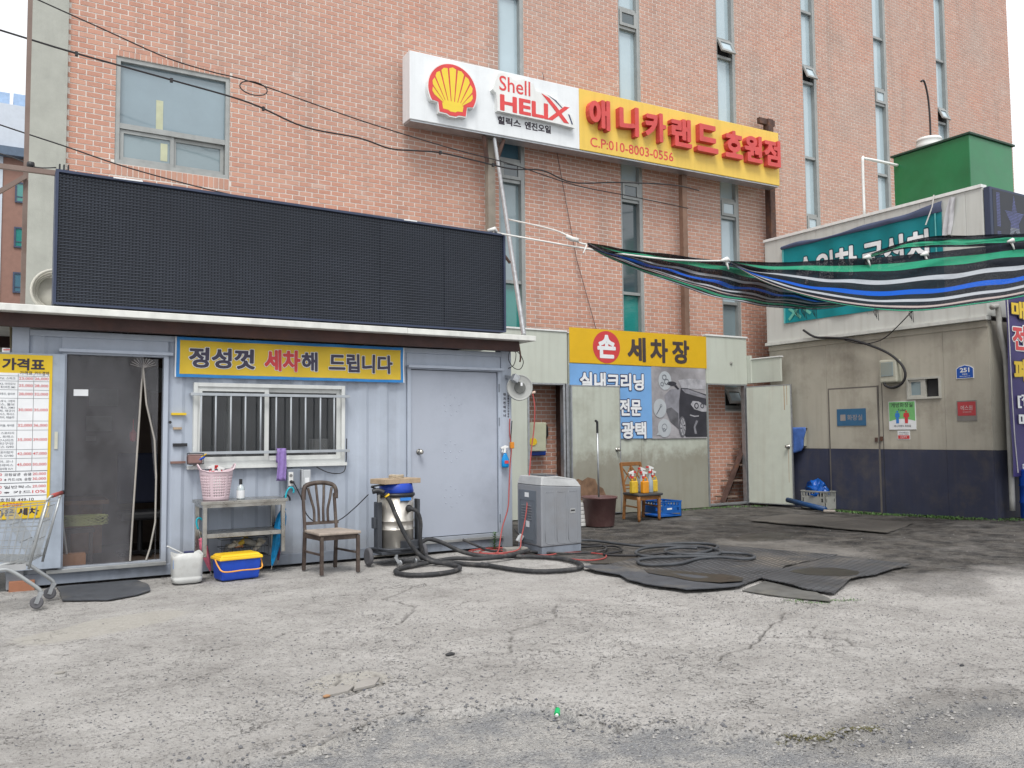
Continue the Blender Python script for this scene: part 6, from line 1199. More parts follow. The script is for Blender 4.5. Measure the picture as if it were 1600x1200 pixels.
# slab block beside, plant, plug
tag(MB().obox((5.83,9.62,.035), (.30,.16,.075), Matrix.Rotation(R(-12),3,'Z')).build('concrete_block', pm('block_grey', (.25,.24,.22), .9, bump=.4, dirt_amt=.4), None, bevel=.01), 'flat concrete block at the foot of the container corner', 'block')
pl_ = thing('weed_plant', 'green leafy weed growing at the container corner', 'plant', (5.72, 9.98, 0)); lm = island_mat('leaf_green', (.035,.10,.02), (.10,.20,.05), .6); mb = MB(); sm_ = MB()
sm_.tube([(5.72,9.98,-.01),(5.72,9.97,.12),(5.73,9.96,.24)], [.006,.005,.003], 6); sm_.build('stem', lm, pl_)
def leaf(mb, p, d, L, w_, droop=.3):
    p = Vector(p); d = Vector(d).normalized(); s_ = d.cross(Vector((0,0,1))).normalized(); 
    if s_.length < .1: s_ = Vector((1,0,0))
    q = [p]; 
    for k in range(1, 4): q.append(p+d*L*k/3+Vector((0,0,-droop*L*(k/3)**2)))
    ws = (.15, 1, .75, .02); k0 = len(mb.v)
    for a, b in zip(q, ws): mb.v += [tuple(a-s_*w_*b), tuple(a+s_*w_*b)]
    for k in range(3): mb.f.append((k0+2*k, k0+2*k+1, k0+2*k+3, k0+2*k+2))
for k in range(46):
    z_ = .03+.21*(k/46); t_ = k*2.4; leaf(mb, (5.72,9.97,z_), (math.cos(t_), math.sin(t_), .55), .10-.05*(k/46)+.02*random.random(), .011)
stuff(mb.build('leaves', lm, pl_))
# hose reel on container post
rl = thing('hose_reel', 'round grey hose reel hanging on the right container corner', 'hose reel', (6.13, 10.0, 2.17)); rx = Vector((6.14, 9.98, 2.17)); axr = Vector((-.45,-1,0)).normalized(); MR = axr.to_track_quat('Z','Y').to_matrix()
MB().lathe([(.0,-.035),(.165,-.035),(.178,-.025),(.178,.02),(.17,.03),(.15,.022),(.10,.018),(.07,.022),(0,.024)], rx, 36, axis=MR).build('case', pm('reel_grey', (.36,.37,.36), .6, var=.1, dirt_amt=.4), rl)
MB().lathe([(.078,.02),(.078,.036),(.074,.04),(0,.041)], rx, 24, axis=MR).build('hub', pm('hub_grey', (.13,.135,.13), .7), rl); MB().fbox(front(9.89), 6.10, 6.13, 2.19, 2.235, 0, .003).build('tag_label', white_pr, rl)
MB().obox((6.04,9.93,2.29),(.09,.09,.10),Matrix.Rotation(R(30),3,'Y')).bar((6.05,10.0,2.3),(6.05,10.19,2.33),.05).build('bracket', galv, rl, bevel=.006)
MB().cyl((6.27,9.93,2.09),(6.35,9.92,2.11),.018,n=10).build('outlet', pm('outlet_orange_white', (.55,.42,.35), .5), rl)
redh = pm('red_hose', (.32,.06,.055), .5, var=.15, bump=0)
p = [(6.31,9.92,2.10),(6.33,9.90,1.9),(6.30,9.88,1.6),(6.24,9.85,1.35),(6.18,9.80,1.1),(6.10,9.72,.8),(6.0,9.62,.5),(5.88,9.55,.2),(5.78,9.5,.05)]
g0 = [(5.45,9.72,.012),(5.35,9.95,.012),(5.45,10.1,.012),(5.8,10.08,.02),(6.0,9.9,.012),(5.95,9.6,.02),(5.7,9.45,.02),(5.45,9.55,.02),(5.32,9.8,.02),(5.5,10.05,.02),(5.9,9.95,.02),(5.85,9.6,.02),(5.75,9.35,.015),(6.0,9.15,.012),(6.3,9.2,.012),(6.55,9.05,.012),(6.62,8.75,.012),(6.4,8.50,.012),(6.15,8.5,.012),(6.03,8.8,.012),(5.98,9.1,.012)]
tag(MB().tube(smooth_path(p+g0, 6), .009, 8).build('red_air_hose', redh, None, smooth=True), 'thin red air hose dropping from the reel and coiled on the ground', 'hose')
tag(MB().tube(smooth_path([(6.075,10.14,1.75),(6.07,10.14,1.55),(6.09,10.13,1.35),(6.06,10.12,1.1),(6.0,10.05,.8),(5.92,9.95,.55),(5.8,9.9,.3),(5.7,9.8,.1),(5.62,9.7,.03),(5.5,9.62,.02),(5.4,9.8,.02),(5.6,9.95,.02),(5.75,9.7,.02),(5.5,9.5,.02)], 6), .009, 8).build('red_air_hose', redh, None, smooth=True), 'thin red air hose hanging down the container corner post', 'hose')
t = thing('spray_bottle', 'blue spray bottle with white trigger hung on the container corner post', 'spray bottle', (6.0, 10.12, 1.08)); cx = 5.985
MB().lathe([(.045,0),(.055,.02),(.055,.11),(.03,.17),(.014,.20)], (cx,10.12,1.085), 16, sy=.6).build('bottle', pm('blue_liquid_bottle', (.0,.22,.55), .2, bump=0), t, smooth=True); a, b = MB(), MB(); spray_head(a, b, (cx-.01,10.12,1.285), -1, 1.2); a.build('trigger_head', white_paint, t); b.build('collar', white_paint, t); MB().fbox(front(10.084), cx-.03, cx+.03, 1.14, 1.18, 0, .002).build('label', red_pr, t)
t = thing('air_gun', 'orange and black air gun hung on the container corner post', 'air gun', (6.09, 10.14, 1.36)); MB().box(6.075,10.12,1.34,6.135,10.16,1.43).build('body', pm('orange_plastic', (.6,.22,.02), .4), t, bevel=.008); MB().cyl((6.085,10.14,1.43),(6.11,10.14,1.72),.007,n=8).build('nozzle', black_pl, t)
tag(MB().tube(smooth_path([(6.02,10.15,2.70),(6.08,10.14,2.72),(6.22,10.12,2.66),(6.29,10.12,2.54),(6.24,10.12,2.44),(6.14,10.12,2.45),(6.06,10.13,2.56),(6.09,10.13,2.70),(6.17,10.12,2.66),(6.14,10.12,2.5),(6.05,10.13,2.44)]), .0055, 6).build('cable_loop', cable_m, None, smooth=True), 'black cable looped at the top of the container corner', 'cable')
tag(MB().tube(smooth_path([(5.25,9.98,.18),(5.4,9.9,.10),(5.6,9.85,.02),(5.85,9.72,.018),(6.2,9.15,.02),(6.5,9.0,.02),(6.9,9.1,.02),(7.1,9.5,.02),(6.9,9.8,.02)]), .015, 8).build('black_pipe_hose', black_rub, None, smooth=True), 'black hose passing under the washing machine', 'hose')
t = thing('plug_block', 'small clear plug block leaning by the washing machine', 'plug', (5.98, 9.75, .1)); MB().obox((6.0,9.78,.16),(.07,.05,.11),Matrix.Rotation(R(35),3,'Y')).build('block', pm('pale_plug', (.45,.47,.48), .4), t, bevel=.01); MB().cyl((6.0,9.78,.2),(5.95,9.84,.28),.01,n=6).build('lead', cable_m, t)

# ================================================================ YARD OBJECTS
# bucket with squeegee
t = thing('plastic_bucket', 'tall brown red plastic bucket in front of the folded cream door', 'bucket', (8.72, 11.65, 0)); bm2 = pm('maroon_plastic', (.12,.062,.06), .5, var=.15, dirt_amt=.35, dirt_scale=4, dirt=(.2,.14,.12))
MB().lathe([(.0,.002),(.235,.002),(.24,.01),(.285,.45),(.30,.455),(.305,.49),(.285,.49),(.275,.455),(.23,.03),(.0,.03)], (8.72,11.66,0), 36).build('body', bm2, t, smooth=True); MB().lathe([(0,.38),(.25,.38),(.26,.385),(0,.39)],(8.72,11.66,0),24).build('water', pm('dirty_water', (.06,.05,.04), .1), t)
t = thing('floor_squeegee', 'long grey metal pole standing in the brown bucket', 'pole', (8.7, 11.66, .05)); MB().cyl((8.71,11.66,.39),(8.70,11.66,1.55),.016,n=10).build('pole', galv, t, smooth=True); MB().cyl((8.70,11.66,1.55),(8.70,11.66,1.74),.02,n=10).bar((8.70,11.66,1.73),(8.66,11.66,1.76),.03).build('grip', black_pl, t)
tag(MB().tube([(8.80,13.16,2.02),(8.82,13.13,1.99),(8.85,13.14,2.02)], .012, 6).build('door_hook', black_pl, None), 'tiny black hook on the folded cream door', 'hook') if 0 else None
for k in range(6):
    o = MB().box(8.15, 11.75, .0+k*.066, 8.52, 12.05, .060+k*.066).build('white_tray', white_paint, None, bevel=.008); tag(o, 'white plastic tray, %s in the stack behind the washing machine' % ['lowest','second from the bottom','third from the bottom','fourth from the bottom','fifth from the bottom','topmost'][k], 'tray', 'white trays stacked behind the washing machine')
# wooden chair with bottles
t = thing('wooden_chair', 'orange brown wooden chair with crossed back holding spray bottles', 'chair', (9.95, 12.0, 0)); L4 = [(9.80,12.36,0),(10.30,12.42,0),(9.68,11.80,0),(10.19,11.86,0)]
for p in L4[2:]: MB().tube([(p[0],p[1],-.005),(p[0],p[1],.05),(p[0],p[1],.35),(p[0],p[1],.43)], [.022,.028,.034,.034], 8).build('leg', wood_o, t, smooth=True)
for p in L4[:2]: MB().bar((p[0],p[1]+.02,-.005),(p[0],p[1]-.03,.46),.042).bar((p[0],p[1]-.03,.46),(p[0]-.02,p[1]+.06,1.0),.04).build('leg', wood_o, t, bevel=.004)
MB().bar((L4[2][0],L4[2][1],.40),(L4[3][0],L4[3][1],.40),.025,.07).bar((L4[0][0],L4[0][1]-.03,.40),(L4[2][0],L4[2][1],.40),.025,.07).bar((L4[1][0],L4[1][1]-.03,.40),(L4[3][0],L4[3][1],.40),.025,.07).build('seat_rail', wood_o, t)
MB().bar((9.80,12.34,.24),(9.68,11.80,.24),.025).build('stretcher', wood_o, t); MB().bar((10.30,12.40,.24),(10.19,11.86,.24),.025).build('stretcher', wood_o, t)
mb = MB(); mb.add([(9.78,12.37,.435),(9.64,11.76,.435),(10.24,11.80,.435),(10.34,12.42,.435),(9.78,12.37,.48),(9.64,11.76,.48),(10.24,11.80,.48),(10.34,12.42,.48)], [(3,2,1,0),(4,5,6,7),(0,1,5,4),(1,2,6,5),(2,3,7,6),(3,0,4,7)]); mb.build('seat', pm('grey_vinyl_seat', (.06,.06,.065), .5, dirt_amt=.3), t, bevel=.015)
def bk(a, z): f_ = (z-.46)/.54; return (9.80-.02*f_+a*.5, 12.33+.09*f_+a*.06, z)
MB().bar(bk(0,.98), bk(1,.98), .04, .07).build('top_rail', wood_o, t, bevel=.006); MB().bar(bk(0,.60), bk(1,.60), .025, .03).bar(bk(0,.54), bk(1,.54), .025, .02).build('lower_rail', wood_o, t)
for a0_, a1_ in ((0,.5),(.5,1)):
    MB().bar(bk(a0_,.62), bk(a1_,.95), .018).build('cross_bar', wood_o, t); MB().bar(bk(a1_,.62), bk(a0_,.95), .018).build('cross_bar', wood_o, t)
MB().bar(bk(.5,.60), bk(.5,.96), .03).build('splat', wood_o, t)
# bottles
yb2 = pm('yellow_liquid_bottle', (.62,.42,.04), .3, bump=0, var=.15, scale=20); ob2 = pm('orange_liquid_bottle', (.68,.28,.02), .3, bump=0, var=.15); gb2 = pm('grey_clear_bottle', (.30,.35,.39), .3, bump=0, var=.1)
for k, (x_, y_, kind, m_, d, lb) in enumerate(((9.72,11.98,'jug',yb2,-1,'leftmost yellow handled jug bottle with spray head on the chair seat'),(9.87,11.86,'jug',ob2,1,'orange handled jug bottle with spray head on the chair seat'),(9.97,12.06,'tall',gb2,1,'left pale grey spray bottle between the orange jug and its twin'),(10.09,11.98,'tall',gb2,1,'tallest pale grey spray bottle in the middle of the chair seat'),(10.26,12.08,'jug',yb2,1,'rightmost dull yellow handled jug bottle with spray head'))):
    t = thing('spray_bottle', lb, 'spray bottle', (x_, y_, .48), 'spray bottles on the wooden chair')
    if kind == 'jug':
        w2_ = .068; mb = MB(); mb.box(x_-w2_, y_-.045, .481, x_+w2_, y_+.045, .695); o_ = mb.build('bottle', m_, t, bevel=.018, seg=3)
        MB().tube(smooth_path([(x_-.02,y_,.69),(x_-.015,y_,.745),(x_+.03,y_,.755),(x_+.058,y_,.725),(x_+.058,y_,.68)]), .011, 6).cyl((x_-.03,y_,.69),(x_-.03,y_,.75),.018,.016).build('jug_handle', m_, t, smooth=True); hx_, hz_ = x_-.03, .745
    else:
        MB().lathe([(.054,0),(.056,.01),(.056,.20),(.024,.29),(.018,.32),(.018,.34)], (x_,y_,.481), 18).build('bottle', m_, t, smooth=True); hx_, hz_ = x_, .825 if k == 3 else .80
    a, b = MB(), MB(); spray_head(a, b, (hx_, y_, hz_), d, 1.6); a.build('trigger_head', white_paint, t); b.build('collar', red_pl, t)
# blue crate
def crate(t, x0, y0, x1, y1, h, m_, z=0., slots=6):
    for (P_, L_, nm) in ((plane((x0,y0,z),(1,0,0),(0,0,1),(0,-1,0)), x1-x0, 'f'), (plane((x0,y1,z),(0,-1,0),(0,0,1),(-1,0,0)), y1-y0, 'l'), (plane((x1,y0,z),(0,1,0),(0,0,1),(1,0,0)), y1-y0, 'r'), (plane((x1,y1,z),(-1,0,0),(0,0,1),(0,1,0)), x1-x0, 'b')):
        hs_ = []; k = slots
        for i in range(k):
            a = .03+(L_-.06)*i/k; hs_ += [(a, a+(L_-.06)/k*.62, h*.70, h*.90)]
            if i in (0, k-1): hs_ += [(a, a+(L_-.06)/k*.62, h*.40, h*.60)]
        hs_ += [(.03, L_-.03, h*.12, h*.24)] if slots < 8 else []
        tiles(MB(), P_, .0, L_, 0, h, -.008, 0, hs_).build('side', m_, t)
        MB().fbox(P_, -.006, L_+.006, h-.018, h+.002, -.012, .008).build('rim', m_, t)
    MB().box(x0, y0, z, x1, y1, z+.012).build('base', m_, t)
t = thing('plastic_crate', 'blue plastic crate on the ground behind the wooden chair', 'crate', (10.66, 12.4, 0)); crate(t, 10.42, 12.12, 10.95, 12.62, .29, pm('crate_blue', (.008,.10,.38), .45, var=.15, dirt_amt=.3, dirt_scale=6), slots=6)
MB().fbox(front(12.12), 10.60, 10.72, .135, .165, 0, .002).build('white_logo', white_pr, t)
# laundry basket, blue bag, blue pipe
t = thing('grey_basket', 'grey slotted plastic basket by the shed wall behind the open door', 'basket', (14.1, 11.6, 0)); crate(t, 13.96, 11.33, 14.28, 11.92, .36, pm('basket_grey', (.34,.345,.32), .5, dirt_amt=.4), z=.01, slots=8)
mb = MB(); nb2 = 26; rows = []
for i in range(12):
    f_ = i/11; rr_ = .25*math.sin(f_*pi*.5+.001)**.6 if f_ < 1 else .26; row = []
    for j in range(nb2):
        q_ = 2*pi*j/nb2; w2_ = 1+.18*math.sin(q_*5+i)+.14*math.sin(q_*3+i*1.7)+.07*math.sin(q_*11+i*2.3); row.append((14.10+rr_*.55*w2_*math.cos(q_), 11.62+rr_*.95*w2_*math.sin(q_), .54-.24*f_**1.5+.05*math.sin(q_*3+1)+.03*math.sin(q_*7+i)))
    rows.append(row)
tag(MB().grid(rows, closed=True).build('blue_bag', pm('blue_poly_bag', (.0,.07,.33), .3, var=.2, bump=.5, bscale=25), None, smooth=True), 'crumpled blue plastic bag stuffed in the grey basket', 'bag')
tag(MB().cyl((14.0,12.3,.15),(13.72,11.14,.05),.05,n=14).build('blue_pipe', pm('blue_pipe_plastic', (.01,.05,.15), .45, dirt_amt=.3), None, smooth=True), 'blue plastic pipe lying on the ground below the grey basket', 'pipe')
tag(MB().obox((13.66,11.0,.03),(.22,.12,.05),Matrix.Rotation(R(-50),3,'Z')).build('pale_rag', pm('rag_pale', (.30,.27,.24), .9, bump=.5), None, bevel=.02), 'pale rag at the end of the blue pipe', 'rag')
t = thing('wall_box', 'small ivory wall box under the blue jacket', 'box', (14.25, 12.1, 1.3)); MB().fbox(PR, -12.45, -12.02, 1.25, 1.60, .003, .08).build('box', MATS['ivory_plastic'], t, bevel=.006); MB().fbox(PR, -12.47, -12.00, 1.602, 1.62, .0, .10).build('lid', black_pl, t)
rows = []
for i in range(14):
    row = []
    for j in range(9):
        u, v_ = j/8, i/13; a_ = -12.50+(.56-.14*v_*v_)*u+.015*math.sin(v_*9); row.append(PR(a_, 1.635-.60*v_*(1-.2*u), .115+.018*math.sin(u*7+v_*4)+.012*math.sin(u*15)*v_))
    rows.append(row)
tag(MB().grid(rows).build('blue_jacket', pm('blue_jacket_cloth', (.06,.14,.42), .7, var=.2, scale=9, bump=.3), None, smooth=True, solid=.012), 'blue jacket hung over the wall box behind the open door', 'jacket')

# mats, plate, doormat
def sheet(name, label, pts, m_, th=.009, z=0.004, cat='mat', curl=.0, res=.05, group=None, seed=1):
    xs_ = [p[0] for p in pts]; ys_ = [p[1] for p in pts]; n_ = len(pts); pr = []
    for i in range(n_):
        a, b = Vector(pts[i]), Vector(pts[(i+1) % n_]); k = max(1, int((b-a).length/.12))
        for j in range(k): q = a.lerp(b, j/k); w_ = .02*(random.random()-.5); pr.append((q.x+w_, q.y+w_))
    import bmesh
    bm = bmesh.new(); vs = [bm.verts.new((x, y, 0)) for x, y in pr]; bm.faces.new(vs); bmesh.ops.triangulate(bm, faces=bm.faces[:])
    for _ in range(4):
        es = [e for e in bm.edges if e.calc_length() > .16]
        if not es: break
        bmesh.ops.subdivide_edges(bm, edges=es, cuts=1); bmesh.ops.triangulate(bm, faces=[f for f in bm.faces if len(f.verts) > 3])
    for v in bm.verts:
        x, y = v.co.x, v.co.y; g_ = float(vnoise(np.array([x*2.2]), np.array([y*2.2]), seed)[0]); v.co.z = z+th+curl*max(0, g_-.45)*2
    bmesh.ops.recalc_face_normals(bm, faces=bm.faces[:])
    me_ = bpy.data.meshes.new(name); bm.to_mesh(me_); bm.free(); me_.materials.append(m_)
    if me_.polygons[0].normal.z < 0: me_.flip_normals()
    o = bpy.data.objects.new(name, me_); C.objects.link(o); md = o.modifiers.new('solid', 'SOLIDIFY'); md.thickness = th; md.offset = -1
    return tag(o, label, cat, group)
def ribbed(name, ang, pitch, base=(.075,.078,.085), cross=False):
    m = pm(name, base, .7, var=.35, scale=2.5, bump=0, dirt=(.185,.165,.14), dirt_amt=.9, dirt_scale=.9); n_ = m.node_tree; b_ = n_.nodes['Principled BSDF']; g_ = n_.nodes.new('ShaderNodeNewGeometry'); mp = n_.nodes.new('ShaderNodeMapping'); mp.vector_type = 'POINT'; mp.inputs['Rotation'].default_value = (0,0,ang); n_.links.new(g_.outputs['Position'], mp.inputs['Vector'])
    br_ = n_.nodes.new('ShaderNodeTexBrick'); br_.inputs['Scale'].default_value = 1/pitch; br_.inputs['Mortar Size'].default_value = .22; br_.inputs['Brick Width'].default_value = 1.4; br_.inputs['Row Height'].default_value = .7; br_.inputs['Color1'].default_value = (1,1,1,1); br_.inputs['Color2'].default_value = (.8,.8,.8,1); br_.inputs['Mortar'].default_value = (0,0,0,1); br_.inputs['Mortar Smooth'].default_value = .3
    n_.links.new(mp.outputs[0], br_.inputs['Vector']); bp = n_.nodes.new('ShaderNodeBump'); bp.inputs['Strength'].default_value = 1; bp.inputs['Distance'].default_value = .008; n_.links.new(br_.outputs['Color'], bp.inputs['Height']); n_.links.new(bp.outputs[0], b_.inputs['Normal'])
    cur = b_.inputs['Base Color'].links[0].from_socket; mx_ = n_.nodes.new('ShaderNodeMix'); mx_.data_type = 'RGBA'; mx_.blend_type = 'MULTIPLY'; mx_.inputs['Factor'].default_value = .75
    mr_ = n_.nodes.new('ShaderNodeMapRange'); mr_.inputs[3].default_value = .35; mr_.inputs[4].default_value = 1.15; n_.links.new(br_.outputs['Color'], mr_.inputs[0]); n_.links.new(cur, mx_.inputs['A']); n_.links.new(mr_.outputs[0], mx_.inputs['B']); n_.links.new(mx_.outputs['Result'], b_.inputs['Base Color']); return m
rm1, rm2 = ribbed('ribbed_rubber', R(-20), .085), ribbed('ribbed_rubber_fine', R(25), .07)
plain_r = pm('smooth_rubber', (.06,.065,.075), .7, var=.25, bump=.3, bscale=100, dirt_amt=.6, dirt=(.17,.155,.13))
sheet('rubber_mat', 'large ribbed black rubber mat lying under the coiled hose', [(6.02,8.05),(6.6,8.25),(8.45,8.85),(8.97,7.12),(8.3,6.98),(7.78,6.89),(7.3,6.6),(6.82,6.41),(6.45,6.25),(6.3,6.75),(6.15,7.5)], rm1, curl=.012, seed=3)
sheet('rubber_mat', 'ribbed rubber mat with a curled corner at the right of the pair', [(6.84,6.39),(7.35,6.66),(7.87,6.83),(8.89,7.05),(8.93,6.10),(8.5,6.05),(8.06,5.92),(7.6,5.88),(7.2,5.65),(6.8,5.45),(6.72,5.75)], rm2, z=.012, curl=.018, seed=5)
sheet('rubber_mat', 'smooth black rubber strip with a ragged end in front of the large mat', [(5.76,8.07),(6.02,8.04),(6.2,7.3),(6.38,6.7),(6.45,6.24),(6.29,6.17),(5.95,6.22),(5.74,6.31),(5.63,6.79),(5.66,7.1),(5.77,7.38),(5.70,7.7)], plain_r, z=.020, curl=.015, seed=7)
sheet('rubber_mat', 'worn flat rubber scrap showing from under the right mat', [(6.24,6.07),(6.83,6.33),(6.78,5.65),(6.6,5.34),(6.51,5.26),(6.34,5.62)], pm('worn_scrap', (.10,.10,.095), .8, var=.3, dirt_amt=.6, dirt=(.2,.19,.16)), z=-.004, th=.008)
pud = pm('wet_mud', (.03,.027,.022), .35, var=.3, scale=6, bump=.1)
sheet('puddle', 'long dark wet puddle lying on the large ribbed mat', [(6.18,7.47),(6.38,7.2),(6.48,6.96),(6.66,6.7),(6.62,6.42),(6.45,6.28),(6.22,6.35),(6.10,6.55),(6.10,6.9),(6.06,7.25)], pud, th=.002, z=.035, cat='puddle', curl=.012, seed=3)
sheet('puddle', 'dark wet puddle lying on the right ribbed mat', [(7.42,6.52),(7.80,6.56),(8.05,6.42),(8.03,6.10),(7.79,5.95),(7.58,5.98),(7.48,6.09),(7.38,6.26)], pud, th=.002, z=.0212, cat='puddle', curl=.018, seed=5)
sheet('steel_plate', 'dark flat sheet lying on the ground before the toilet door', [(11.25,10.75),(12.7,11.13),(13.18,8.85),(11.51,8.25)], pm('dusty_sheet', (.095,.088,.08), .75, var=.2, scale=2, dirt_amt=.5, dirt=(.16,.15,.13)), th=.012, z=.006, cat='sheet', curl=.02, seed=9)
sheet('door_mat', 'dark grey mat pushed under the container by the entrance', [(.60,9.25),(.97,9.02),(1.25,9.16),(1.38,9.32),(1.42,9.75),(1.35,10.1),(.6,10.12)], plain_r, z=.0)
sheet('drain_cover', 'dark drain grating by the edge of the black mats', [(6.1,8.35),(6.68,8.85),(6.95,8.5),(6.5,8.05)], ribbed('grating', R(35), .04, (.08,.07,.06)), z=-.006, th=.008, cat='grating')
# coiled hose on mats
ch_ = [(6.75,10.1,.02),(7.28,10.05,.02),(7.40,9.5,.02),(7.51,9.06,.025),(8.0,9.0,.03),(8.30,8.75,.035),(8.25,8.45,.035),(7.9,8.2,.035),(7.4,8.05,.035),(7.02,8.04,.035),(6.85,8.25,.035),(6.95,8.55,.035),(7.3,8.8,.04),(7.7,8.8,.04),(7.95,8.5,.045),(7.9,8.1,.05),(7.7,7.85,.05),(7.4,7.75,.05),(7.1,7.88,.05),(6.8,8.0,.05),(6.55,8.0,.045),(6.38,7.75,.04),(6.5,7.58,.04),(6.79,7.55,.04),(7.2,7.7,.04),(7.45,7.62,.05),(7.6,7.35,.045),(7.85,7.42,.04),(7.97,7.68,.04),(7.8,7.88,.045),(7.55,7.85,.05),(7.3,7.95,.055),(7.2,8.2,.05),(7.35,8.45,.05),(7.6,8.5,.055),(7.75,8.3,.06)]
tag(MB().tube(smooth_path(ch_, 7), .019, 9).build('coiled_hose', pm('grey_black_hose', (.055,.06,.068), .6, var=.3, bump=.3, bscale=150), None, smooth=True), 'grey black hose coiled on the large rubber mat', 'hose')
tag(MB().tube(smooth_path([(6.7,9.5,.018),(7.2,9.35,.018),(7.0,8.9,.018),(6.6,8.75,.018),(6.9,8.4,.025),(7.15,8.2,.06)], 6), .014, 8).build('thin_hose', cable_m, None, smooth=True), 'thin black hose running from the washing machine to the coil', 'hose')

# shopping trolley
sc = thing('shopping_trolley', 'grey wire shopping trolley with a red handle at the left edge', 'trolley', (.2, 9.1, 0)); zk = pm('zinc_wire', (.40,.42,.43), .4, .6, var=.1, dirt_amt=.3, dirt_scale=12); gf = pm('grey_frame_paint', (.36,.38,.39), .45, .2, dirt_amt=.25)
ux = Vector((-.98,-.10,0)).normalized(); uy = Vector((.26,.96,0)).normalized()
def TQ(l_, w_, z): p = Vector((.40,8.93,0))+ux*l_+uy*w_; return (p.x, p.y, z)
Wd = .49
for w_ in (0, Wd):
    MB().tube(smooth_path([TQ(-.0,w_,.135),TQ(.01,w_,.17),TQ(.10,w_,.25),TQ(.24,w_,.36),TQ(.33,w_,.375),TQ(.5,w_,.345),TQ(.8,w_,.29),TQ(1.0,w_,.16),TQ(1.02,w_,.12)], 5), .017, 8).build('chassis_rail', gf, sc, smooth=True)
    for l_ in (.0, 1.02):
        wv_ = TQ(l_+.03, w_, 0); c_ = Vector((wv_[0], wv_[1], 0)); wheel(c_.x, c_.y, .056, .028, gr_rub, pm('wheel_hub', (.42,.43,.42), .5), sc, tuple(uy)); MB().bar(TQ(l_,w_-.022,.135),TQ(l_+.03,w_-.022,.05),.006,.035).bar(TQ(l_,w_+.022,.135),TQ(l_+.03,w_+.022,.05),.006,.035).bar(TQ(l_-.02,w_,.14),TQ(l_+.02,w_,.14),.05,.02).build('caster_fork', galv, sc)
    MB().tube([TQ(.10,w_,.36),TQ(.02,w_,.72),TQ(-.04,w_,.97)], .011, 8).build('upright', zk, sc, smooth=True)
MB().tube([TQ(.28,0,.37),TQ(.28,Wd,.37)], .012, 8).build('cross_tube', gf, sc)
HT = smooth_path([TQ(-.03,0,.96),TQ(-.06,0,1.0),TQ(-.07,.05,1.005),TQ(-.07,Wd-.05,1.01),TQ(-.06,Wd,1.0),TQ(-.03,Wd,.96)], 3); MB().tube(HT, .012, 8).build('handle_tube', zk, sc, smooth=True)
MB().cyl(TQ(-.07,.03,1.005), TQ(-.07,Wd-.1,1.01), .019, n=10).build('red_grip', pm('trolley_red', (.36,.07,.065), .45), sc, smooth=True); MB().cyl(TQ(-.07,Wd-.095,1.01), TQ(-.07,Wd-.01,1.01), .020, n=10).build('coin_lock', black_pl, sc)
rt = lambda f_, z=None: None
def side_pt(u, v): # u along length 0..1, v 0 bottom 1 top
    l_ = (.10+.86*u)*(1-v)+(-.02+1.02*u)*v; zb_ = .42+.10*u; zt2 = .93-.05*u; return l_, zb_+(zt2-zb_)*v
for w_ in (0, Wd):
    mb = MB()
    for k in range(19): u = k/18; mb.tube([TQ(side_pt(u,0)[0],w_,side_pt(u,0)[1]), TQ(side_pt(u,1)[0],w_,side_pt(u,1)[1])], .0028, 5)
    for v_ in (0,.12,.28,.55,.62,1): mb.tube([TQ(side_pt(0,v_)[0],w_,side_pt(0,v_)[1]), TQ(side_pt(1,v_)[0],w_,side_pt(1,v_)[1])], .0045 if v_ in (0,1) else .003, 5)
    mb.build('side_grid', zk, sc)
mb = MB()
for k in range(12): w_ = Wd*k/11; mb.tube([TQ(.10,w_,.42),TQ(.96,w_,.52)], .0026, 5); mb.tube([TQ(side_pt(1,0)[0],w_,.52),TQ(side_pt(1,1)[0],w_,.88)], .0026, 5)
for k in range(8): u = k/7; mb.tube([TQ(.10+.86*u,0,.42+.1*u),TQ(.10+.86*u,Wd,.42+.1*u)], .003, 5)
mb.build('floor_grid', zk, sc)
mb = MB()
for k in range(12): w_ = .02+(Wd-.04)*k/11; mb.tube([TQ(.10,w_,.44),TQ(.34,w_*.8+.05,.90)], .0026, 5); mb.tube([TQ(.12,w_,.44),TQ(0.0,w_,.9)], .0026, 5)
for f_ in (.0,.35,.7,1): mb.tube([TQ(.10+.24*f_,.02,.44+.46*f_),TQ(.10+.24*f_,Wd-.02,.44+.46*f_)], .0035, 5); mb.tube([TQ(.12-.12*f_,.02,.44+.46*f_),TQ(.12-.12*f_,Wd-.02,.44+.46*f_)], .0035, 5)
mb.build('rear_gate', zk, sc)
MB().fbox(plane(TQ(.12,-.004,.36),tuple(ux),(0,0,1),tuple(-uy)), 0, .22, 0, .055, 0, .004).build('side_plate', pm('plate_pale_grey', (.36,.37,.38), .5), sc)

